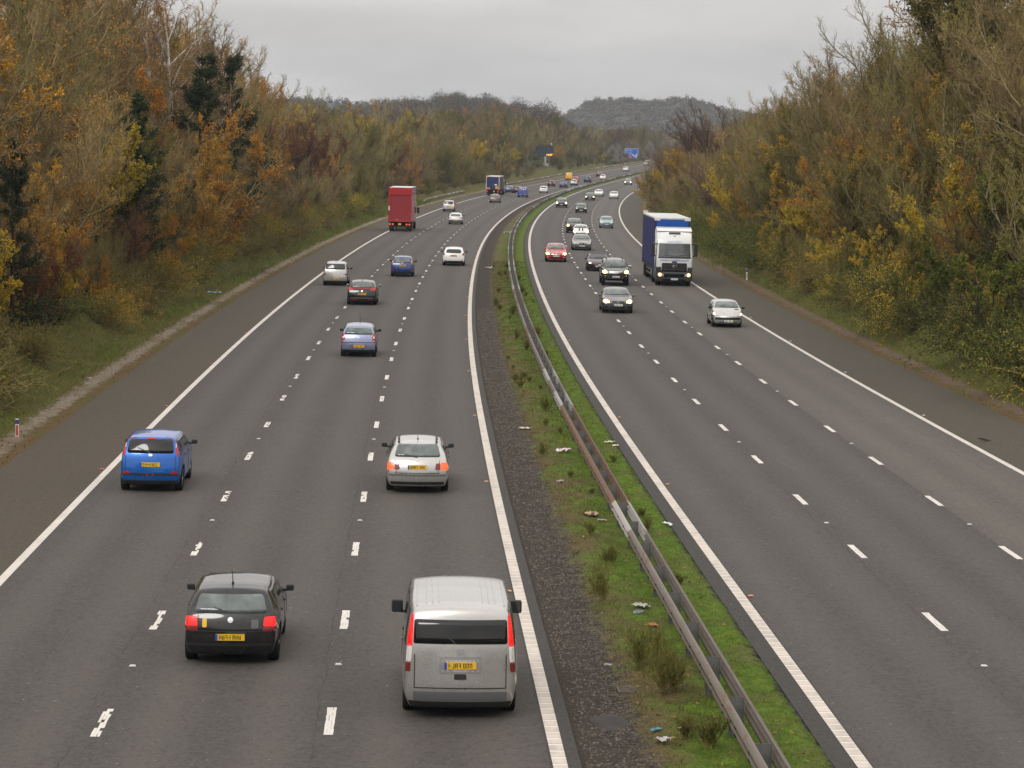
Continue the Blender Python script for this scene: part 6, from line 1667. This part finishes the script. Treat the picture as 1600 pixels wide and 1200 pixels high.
CATG = {'bare_tree': 'tree', 'mossy_tree': 'tree', 'slender_tree': 'tree', 'purple_twigged_tree': 'tree', 'autumn_shrub': 'shrub', 'autumn_tree': 'tree', 'leafy_shrub': 'shrub', 'green_tree': 'tree', 'birch_tree': 'tree', 'pine_tree': 'tree', 'bramble_bush': 'bush'}
meshes = {}
def zone(side, s):
    if side < 0:
        return ('on the near left bank' if s < 130 else 'on the left bank before the red lorry' if s < 215 else 'on the left bank behind the red lorry' if s < 420 else 'on the far left bank beyond the red lorry' if s < 620 else 'in the far wood behind the matrix sign')
    return ('on the near right bank' if s < 165 else 'on the right bank by the white-cabbed lorry' if s < 260 else 'on the right bank beyond the white-cabbed lorry' if s < 420 else 'at the far right bend')
def level(s, o):
    d = (-13.2 - o) if o < 0 else (o - 24.2)
    return 'at its foot' if d < 3.2 else 'on its slope' if d < 9.5 else 'along its top'
count = {}
def plant(key, s, o, scale, lean=0.0, rz=None):
    if key not in meshes: meshes[key] = protos[key]()
    a, c = meshes[key]
    side = -1 if o < 0 else 1
    lab = LOOK[key] + ' ' + zone(side, s) + ', ' + level(s, o)
    nm = NAMES[key]
    x, y = at(s, o)[:2]
    root = empty(nm, lab, CATG[nm], Matrix.Translation((x, y, float(ground_z(s, o)))) @ Matrix.Rotation(rz if rz is not None else random.uniform(0, 6.28), 4, 'Z') @ Matrix.Rotation(lean, 4, 'X') @ Matrix.Diagonal((scale * random.uniform(.9, 1.12), scale * random.uniform(.9, 1.12), scale * random.uniform(.92, 1.1), 1)), lab)
    link('trunk' if 'bramble' not in key else 'stem', a, root); link('crown' if 'bramble' not in key else 'foliage', c, root)
    count[nm] = count.get(nm, 0) + 1
    return root
def seen(s, o, h, w=4.0):
    p = at(s, o); z = float(ground_z(s, o))
    u0, v0 = cam_px(np.array([p[0], p[1], z])); u1, v1 = cam_px(np.array([p[0], p[1], z + h]))
    m = w * CAM_F / p[1] + 150
    return -m < u0 < 1600 + m and v1 < 1200 and v0 > -20
tr = random.Random(77)
def pick(tbl):
    x = tr.random() * sum(w for _, w in tbl)
    for k, w in tbl:
        x -= w
        if x <= 0: return k
    return tbl[-1][0]
H0 = {'bare_a': 10.5, 'bare_b': 10.5, 'bare_c': 11.5, 'bare_red': 9.5, 'gold_a': 7.5, 'gold_b': 8.5, 'rust': 9.5, 'olive': 8, 'mixed': 9, 'green': 8, 'birch': 13, 'pine_a': 11, 'pine_b': 10, 'bramble_g': 2, 'bramble_b': 1.9, 'bramble_y': 2.6}
# the trees one can name in the picture: (kind, column, row of the top, distance, width in photo pixels)
SPECIAL = []
def plant_px(key, px, py, Z, wpx=60):
    s = Z
    while True:
        o = (px - 800) / CAM_F * Z - float(np.interp(Z, Y_, X_))
        if (px < 800 and o <= -15.0) or (px >= 800 and o >= 25.6): break
        Z += 3
    s = Z
    for _ in range(6):
        x = (px - 800) / CAM_F * Z; o = (x - np.interp(s, S_, X_)) / math.cos(np.interp(s, S_, _th)); s = float(np.interp(Z, Y_, S_)) + o * math.sin(np.interp(s, S_, _th))
    top = CAM_H + (205 - py) / CAM_F * Z
    h = top - float(ground_z(s, o))
    if key[:4] not in ('pine', 'birc'): SPECIAL.append((px, (py + 205 + (CAM_H - float(ground_z(s, o))) / Z * CAM_F) / 2, Z, wpx, s, o))
    plant(key, s, float(o), max(.25, h / (H0[key] * .97)))
for q in (('pine_b', 212, 182, 132, 40), ('pine_a', 15, 225, 92, 50), ('pine_a', 292, 75, 178, 30), ('pine_b', 372, 105, 208, 32),
          ('birch', 262, -70, 190, 14), ('birch', 312, 18, 205, 14), ('birch', 352, 58, 215, 14), ('birch', 240, -40, 185, 12), ('gold_b', 432, 200, 262, 45), ('rust', 470, 172, 335, 50), ('rust', 512, 178, 345, 40), ('rust', 440, 160, 320, 30), ('gold_b', 606, 192, 560, 25), ('gold_b', 640, 205, 575, 18),
          ('gold_b', 312, 150, 178, 40), ('gold_b', 300, 215, 160, 40), ('mixed', 345, 215, 205, 40), ('rust', 200, 290, 118, 50), ('gold_b', 250, 330, 118, 60), ('gold_a', 60, 370, 88, 80), ('gold_b', 150, 400, 92, 70), ('gold_a', 20, 470, 82, 60), ('gold_a', 240, 420, 106, 50), ('gold_b', 110, 300, 98, 60), ('rust', 60, 300, 104, 40), ('gold_a', 330, 372, 150, 30), ('gold_a', 420, 385, 176, 22), ('olive', 720, 240, 520, 60), ('olive', 700, 228, 500, 40), ('olive', 560, 265, 330, 30),
          ('gold_a', 1285, 265, 176, 60), ('gold_b', 1245, 290, 190, 40), ('gold_a', 1330, 300, 165, 40), ('gold_b', 1180, 250, 232, 30), ('gold_a', 1090, 205, 345, 40), ('gold_a', 1040, 250, 440, 25), ('gold_b', 1070, 290, 360, 25), ('rust', 1085, 225, 370, 25), ('bare_red', 1118, 168, 330, 40), ('bare_red', 1145, 150, 315, 40), ('bare_red', 1090, 190, 380, 30),
          ('gold_a', 1385, 345, 142, 50), ('bramble_y', 1440, 400, 132, 30), ('gold_b', 1530, 395, 118, 25), ('green', 1570, 325, 108, 90), ('green', 1500, 350, 122, 50), ('green', 1340, 400, 150, 30), ('olive', 1450, 330, 132, 40), ('green', 1600, 430, 100, 60), ('green', 1360, 190, 178, 26), ('gold_a', 1580, 150, 128, 40), ('gold_b', 1480, 100, 150, 40), ('mixed', 1420, 60, 165, 40)):
    plant_px(*q)
def clear_of(s, o, hh, w=1.9, low=False):
    """keep the named trees free of neighbours standing in front of them"""
    p = at(s, o); gz = float(ground_z(s, o)); Z = p[1]
    px = 800 + CAM_F * p[0] / Z; py = 205 + (CAM_H - gz - hh) / Z * CAM_F
    for (qx, qw, qz, qy) in ((853, 19, 764, 268), (985, 20, 1000, 252)):          # the signs stand clear of the wood
        if hh > 2.3 and Z < qz + 6 and abs(px - qx) < qw + 2.6 * CAM_F / Z and py < qy: return False
    for (qx, qy, qz, qw, qs, qo) in SPECIAL:
        if math.hypot(s - qs, o - qo) < 1.6: return False
        if not low and Z < qz and qz - Z < 70 and abs(px - qx) < qw * .55 + w * CAM_F / Z * .35 and py < qy: return False
    return True
def rows(side, s0, s1, edge, offs, step, tables, hts):
    """staggered rows up a bank; tables and heights are chosen per row"""
    for ri, off in enumerate(offs):
        s = s0 + tr.uniform(0, step)
        while s < s1:
            o = side * (edge + off + tr.uniform(-.9, .9) + (.2 if s < 108 and side < 0 else 0))
            tb = tables[min(ri, len(tables) - 1)]
            tb = tb(s) if callable(tb) else tb
            h = hts[min(ri, len(hts) - 1)]; h = h(s) if callable(h) else h
            k = pick(tb); hh = h * (tr.uniform(.78, 1.18) if ri < 2 else tr.uniform(.88, 1.10))
            if NAMES[k] == 'bramble_bush': hh = tr.uniform(1.2, 2.1)
            if seen(s, o, hh) and clear_of(s, o, hh, low=(hts[0] < 4.7 and ri < 2)): plant(k, s, o, hh / H0[k])
            s += step * tr.uniform(.75, 1.3) * (1 + max(0, s - 220) / 450)
def tL0(s):
    if s < 125: return [('gold_a', 5), ('gold_b', 4), ('olive', 2.5), ('mixed', 2), ('bare_b', .6), ('bramble_b', 1)]
    if s < 200: return [('mixed', 2), ('bare_a', 3), ('bare_b', 3), ('olive', 2), ('gold_a', 2), ('bramble_b', 2)]
    return [('bare_a', 4), ('bare_b', 4), ('bare_red', 1), ('olive', 1), ('gold_b', .6), ('bramble_b', 1)]
def tL1(s):
    if s < 150: return [('mixed', 3), ('bare_b', 2), ('gold_b', 3), ('bare_a', 1.5), ('gold_a', 2)]
    if s < 260: return [('bare_a', 3), ('mixed', 2.5), ('gold_b', 1.5), ('bare_b', 2), ('rust', .6), ('olive', .6)]
    return [('bare_a', 3), ('bare_b', 2), ('rust', 1.2), ('mixed', 2), ('gold_b', 1)]
def tL2(s):
    if s < 240: return [('bare_a', 4), ('bare_b', 3), ('bare_c', 1), ('mixed', 1.8), ('gold_b', .8)]
    return [('bare_a', 3), ('rust', 1.5), ('bare_c', 2), ('mixed', 2), ('gold_b', 1)]
hx = lambda a, b: (lambda s: float(np.interp(s, [90, 225, 310], [a, a * .98, b])))
rows(-1, 64, 345, 14.8, [.0, 1.6], 3.0, [[('bramble_b', 3), ('bramble_g', 1.0), ('bramble_y', .6)], tL0], [1.7, 3.6])
rows(-1, 66, 345, 13.6, [2.6, 4.6, 7.8, 11.8, 16.5], 4.1, [tL0, tL1, tL2, tL2, tL2], [5.2, hx(8.5, 7.0), hx(12, 9.5), hx(16, 11.5), hx(18.5, 12.5)])
hr = lambda a, b, c: (lambda s: float(np.interp(s, [90, 165, 230, 290], [a, a * .97, b, c])))
def tF(s): return [('bare_a', 3.5), ('bare_b', 4), ('bare_red', .7), ('mixed', 1.4), ('olive', 2.5), ('rust', .35), ('gold_b', .5), ('gold_a', .4)]
rows(-1, 345, 1000, 15.2, [.2], 4.0, [[('olive', 3), ('bare_b', 2), ('bramble_b', 2), ('gold_a', .5)]], [3.2])
rows(-1, 600, 1010, 17.6, [0, 3.5, 7], 6.5, [[('olive', 2), ('bramble_b', 1), ('bramble_g', .6)]], [2.0])
rows(-1, 345, 640, 14.6, [1.6, 6.0, 12.0, 19], 6.2, [tF], [5.5, 9, 11, 12])
rows(-1, 640, 900, 16.5, [2.0, 9.0, 17, 26], 7.5, [tF], [7.5, 11, 13, 13.5])
rows(-1, 900, 1150, 18.5, [2.0, 9.0, 17, 26], 8, [tF], [6.0, 8, 9, 9])
def tR0(s):
    if s < 150: return [('green', 3), ('bramble_g', 6), ('bramble_y', 2), ('olive', 1.5)]
    if s < 215: return [('olive', 2), ('bramble_g', 3), ('gold_a', 2), ('bare_b', 2), ('bramble_b', 1)]
    return [('bare_b', 3), ('bare_a', 2), ('bramble_b', 2), ('gold_a', 1), ('olive', 1.5)]
def tR1(s):
    if s < 150: return [('green', 3), ('olive', 2.5), ('gold_a', .7), ('gold_b', .6), ('bare_b', 2.5)]
    if s < 210: return [('gold_b', 2), ('gold_a', 2), ('bare_b', 3), ('olive', 1.5), ('bare_a', 1)]
    return [('bare_a', 3), ('bare_b', 3.5), ('gold_a', .8), ('bare_red', .8)]
def tR2(s):
    if s > 300: return [('bare_red', 3.5), ('bare_a', 2), ('rust', .8), ('gold_a', .8), ('bare_b', 1)]
    return [('bare_a', 4.5), ('bare_b', 4), ('bare_c', .5), ('mixed', .9), ('olive', .8)]
rows(1, 90, 330, 26.2, [.0], 3.0, [[('bramble_b', .6), ('bramble_g', 3), ('bramble_y', 2)]], [2.2])
rows(1, 92, 330, 24.9, [1.2, 3.8, 7.6, 11.5, 16], 4.2, [tR0, tR1, tR2, tR2, tR2], [3.4, hr(8, 8, 7.5), hr(12.5, 10.5, 9.5), hr(16.5, 11, 9.5), hr(18.5, 11, 9)])
rows(1, 330, 620, 24.3, [.9, 5.0, 10.5], 5.6, [lambda s: [('bare_b', 2), ('gold_a', 2), ('bare_a', 2), ('olive', 1.5), ('rust', 1)], tR2, tR2], [6.5, 8, 8.5])
# undergrowth below the trees, coloured dark to stand in for canopy shade
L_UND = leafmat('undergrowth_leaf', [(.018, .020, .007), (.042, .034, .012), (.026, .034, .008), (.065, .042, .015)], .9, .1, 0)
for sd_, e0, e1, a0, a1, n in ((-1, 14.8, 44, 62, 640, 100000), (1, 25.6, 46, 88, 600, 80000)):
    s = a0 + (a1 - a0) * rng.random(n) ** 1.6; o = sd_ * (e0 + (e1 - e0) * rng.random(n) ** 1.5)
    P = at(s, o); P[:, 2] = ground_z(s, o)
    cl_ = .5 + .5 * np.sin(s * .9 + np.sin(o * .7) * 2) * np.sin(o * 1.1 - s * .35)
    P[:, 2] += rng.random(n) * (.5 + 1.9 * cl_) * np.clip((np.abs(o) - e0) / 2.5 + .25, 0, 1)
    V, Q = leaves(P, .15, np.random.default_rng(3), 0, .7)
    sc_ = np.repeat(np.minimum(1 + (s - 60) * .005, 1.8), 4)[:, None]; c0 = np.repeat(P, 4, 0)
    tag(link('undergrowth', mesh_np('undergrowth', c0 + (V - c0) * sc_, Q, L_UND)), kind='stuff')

# weeds standing on the reserve
def weed(seed, H):
    r = np.random.default_rng(seed)
    k = 16; a = r.uniform(0, 6.28, k); el = r.uniform(.95, 1.5, k)
    d = np.stack([np.cos(a) * np.cos(el), np.sin(a) * np.cos(el), np.sin(el)], -1); L = H * r.uniform(.6, 1.0, k)
    P1 = march(np.stack([r.normal(0, .03, k), r.normal(0, .03, k), np.full(k, -.03)], -1), d, L, 4, .2, .2, r)
    p, dd, l, _ = spawn(P1, L, 12, .2, 1, .55, .2, .38, r, .3); P2 = march(p, dd, l, 3, .4, .2, r)
    p, dd, l3, _ = spawn(P2, l, 7, .15, 1, .6, .2, .5, r, .3); P3 = march(p, dd, l3, 2, .3, .2, r)
    A = Acc(); A.add(tubes(P1, np.full(k, .006), np.full(k, .003), 3), 0); st = A.mesh('stem', [B_OLV])
    C = Acc(); C.add(tubes(P2, np.full(len(P2), .003), np.full(len(P2), .0018), 2), 0); C.add(tubes(P3, np.full(len(P3), .0035), np.full(len(P3), .002), 2), 1)
    pts = along(P3, 1, r); C.add(leaves(pts, .022, r), 1)
    return st, C.mesh('foliage', [B_OLV, L_WD])
L_WD = leafmat('weed_green', [(.07, .085, .014), (.12, .13, .024), (.18, .16, .04)])
wm = [weed(41, .85), weed(42, .7), weed(43, .5)]
def put_weed(i, s, o, sc, label, group=None):
    root = empty('weed_plant', label, 'weed', Matrix.Translation((*at(s, o)[:2], float(at(s, o)[2] + res_h(np.array(s), np.array(o))))) @ Matrix.Rotation(random.uniform(0, 6), 4, 'Z') @ Matrix.Scale(sc, 4), group)
    link('stem', wm[i][0], root); link('foliage', wm[i][1], root)
put_weed(0, 51.4, 5.2, .95, 'feathery dark weed nearest the top end of the pale gravel, left of the white paper')
put_weed(0, 45.0, 5.42, .95, 'tall feathery weed just above the drain cover, the thinner of the pair')
put_weed(1, 45.6, 5.75, .9, 'feathery weed behind the tall pair, nearer the barrier')
put_weed(0, 42.6, 5.62, 1.0, 'dense feathery weed bush right of the drain cover'); put_weed(1, 42.9, 5.8, 1.0, 'bushy weed touching the dense bush right of the drain cover')
put_weed(2, 38.7, 5.92, 1.2, 'dark weed by the barrier at the bottom edge of the picture'); put_weed(2, 39.3, 5.62, .9, 'small brown weed beside the flat pink litter')
wr_ = random.Random(9)
for q in range(44):
    s = 53 + 150 * wr_.random() ** 1.3; o = wr_.uniform(5.1, 6.2) if wr_.random() < .75 else wr_.uniform(6.8, 7.4)
    put_weed(wr_.choice((1, 2, 2)), s, o, wr_.uniform(.35, .8), 'dark weed stalks on the grass ' + ('left' if o < 6.45 else 'right') + ' of the barrier, farther than the drain cover', 'weed stalks along the barrier, ' + ('left' if o < 6.45 else 'right'))

# far woods and hills: one mass each
def mass(name, pts, hts, cols, n_leaf, lsize, seed, kind='stuff', flat=.8):
    r = np.random.default_rng(seed); V, Q, Mi = [], [], []; off = 0
    for (p, h) in zip(pts, hts):
        k = n_leaf
        u = _norm(r.normal(0, 1, (k, 3))); rad = r.random(k) ** .45
        c = np.array(p) + np.array([0, 0, h * .56])
        lob = 1 + .25 * np.sin(u[:, 0] * 4 + r.uniform(0, 6)) * np.sin(u[:, 1] * 5 + r.uniform(0, 6))
        q = c + u * (rad * lob)[:, None] * np.array([h * .42, h * .42, h * .46])
        v, f = leaves(q, lsize, r, 0, .55)
        V.append(v); Q.append(f + off); Mi.append(np.full(len(f), r.integers(0, len(cols)))); off += len(v)
    return tag(link(name, mesh_np(name, np.concatenate(V), np.concatenate(Q), cols, np.concatenate(Mi))), kind=kind)
F_A = leafmat('far_twigs_olive', [(.055, .050, .028), (.115, .10, .058), (.155, .13, .08)], .95, .0, .0); F_B = leafmat('far_twigs_brown', [(.06, .040, .028), (.12, .085, .058), (.16, .12, .085)], .95, .0, .0); F_C = leafmat('far_leaves_rust', [(.08, .038, .016), (.17, .085, .03), (.22, .13, .05)], .95, .0, .0)
m_hill = pbr('far_hillside', (.050, .050, .036), .95, var=.3, vscale=.01)
def ridge(name, x0, x1, y, hf, seed, n, hh, cols=(F_A, F_B)):
    """a distant hill: a real mound with its woods on top"""
    xs = np.linspace(x0, x1, 60); ys = np.linspace(-1, 1, 14)
    V = []
    for t in ys:
        for x in xs: V.append((x, y + t * 400, -12 + hf(x) * (1 - abs(t)) ** .8))
    i = np.arange(14 * 60).reshape(14, 60)
    Qh = np.stack([i[:-1, :-1], i[:-1, 1:], i[1:, 1:], i[1:, :-1]], -1).reshape(-1, 4)
    tag(link(name, mesh_np(name, V, Qh, m_hill, smooth=True)), kind='structure')
    r = np.random.default_rng(seed); pts = []
    for k in range(n):
        x = r.uniform(x0, x1); t = r.uniform(-.9, .05); pts.append((x, y + t * 400, -12 + hf(x) * (1 - abs(t)) ** .8 - 4.2))
    mass('hill_wood', pts, r.uniform(hh * .7, hh * 1.3, n), list(cols), 110, 1.5, seed + 1)
wx = lambda px, y: (px - 800) / CAM_F * y
def skyhill(px, v, y, tree):
    return lambda x: CAM_H + 12 - tree + (205 - float(np.interp(800 + CAM_F * x / y, px, v))) / CAM_F * y
ridge('hill', wx(840, 2400), wx(1320, 2400), 2400, skyhill([850, 895, 910, 930, 960, 1000, 1035, 1050, 1075, 1095, 1130, 1200, 1300], [192, 168, 158, 152, 150, 151, 154, 149, 149, 156, 166, 178, 190], 2400, 4), 51, 2600, 7)
ridge('hill', wx(230, 2600), wx(920, 2600), 2600, skyhill([240, 400, 470, 560, 640, 760, 900], [158, 151, 148, 152, 153, 165, 190], 2600, 5), 52, 1400, 7.5)
# the wooded rise that closes the view, its skyline read from the photograph
SKY = ([230, 380, 430, 470, 520, 600, 650, 700, 760, 800, 850, 880, 905, 930, 1000, 1060, 1120, 1250], [160, 158, 152, 148, 155, 153, 147, 142, 142, 150, 160, 170, 178, 186, 191, 190, 186, 180])
YW = 1500.0
def mound(x, y):
    px = 800 + CAM_F * x / y
    v = np.interp(px, *SKY)
    top = CAM_H + (205 - v) / CAM_F * YW - 11.5
    k = np.clip(1 - np.abs((y - YW) / 420), 0, 1) ** .6
    return top * k - 3.0 * (1 - k)
xs = np.linspace(wx(200, YW) * 1.3, wx(1280, YW) * 1.3, 90); ys = np.linspace(1180, 1920, 26)
Xm, Ym = np.meshgrid(xs, ys); Zm = mound(Xm, Ym)
ii = np.arange(Xm.size).reshape(Xm.shape)
m_scrub = pbr('hillside_scrub', (.052, .047, .028), .95, var=.35, vscale=.02)
tag(link('hill', mesh_np('hill', np.stack([Xm, Ym, Zm], -1).reshape(-1, 3), np.stack([ii[:-1, :-1], ii[:-1, 1:], ii[1:, 1:], ii[1:, :-1]], -1).reshape(-1, 4), m_scrub, smooth=True)), kind='structure')
fr_ = np.random.default_rng(5); pts, hts = [], []
for i in range(430):
    y = fr_.uniform(1200, 1560); x = wx(fr_.uniform(210, 1260), y)
    pts.append((x, y, float(mound(x, y)) - .8)); pxx = 800 + CAM_F * x / y; hts.append(fr_.uniform(6.5, 12) if pxx < 870 and fr_.random() < .93 else fr_.uniform(12, 15) if pxx < 870 else fr_.uniform(5, 8.5))
mass('far_wood', pts, hts, [F_A, F_A, F_B, F_B, F_C], 1100, .75, 3)

# woods on either side behind the bridge (they stand in the cars' paint)
bk = np.random.default_rng(8); pts, hts = [], []
for i in range(90):
    y = bk.uniform(-100, -12); sd_ = bk.choice((-1, 1)); o = bk.uniform(14, 40) * sd_ + (8 if sd_ > 0 else 0)
    pts.append((float(np.interp(y, Y_, X_)) + o, y, float(bank(0, o)))); hts.append(bk.uniform(8, 14))
mass('roadside_wood', pts, hts, [F_A, F_B], 240, .9, 9)
print('PLANTED', count)
# ------------------------------------------------------------------ the misty air
HAZE = True
if HAZE:
    hm = bpy.data.materials.new('damp_air'); hm.use_nodes = True
    ht = hm.node_tree; ht.nodes.clear()
    pv = N(ht, 'ShaderNodeVolumePrincipled'); pv.inputs['Color'].default_value = (.60, .71, .84, 1); pv.inputs['Density'].default_value = .00012; pv.inputs['Anisotropy'].default_value = 0.0
    mo = N(ht, 'ShaderNodeOutputMaterial'); ht.links.new(pv.outputs[0], mo.inputs['Volume'])
    bm = bmesh.new(); bx(bm, -2600, 2600, -140, 3050, -40, 85)
    tag(link('haze', mesh_bm('haze', bm, hm)), kind='stuff')
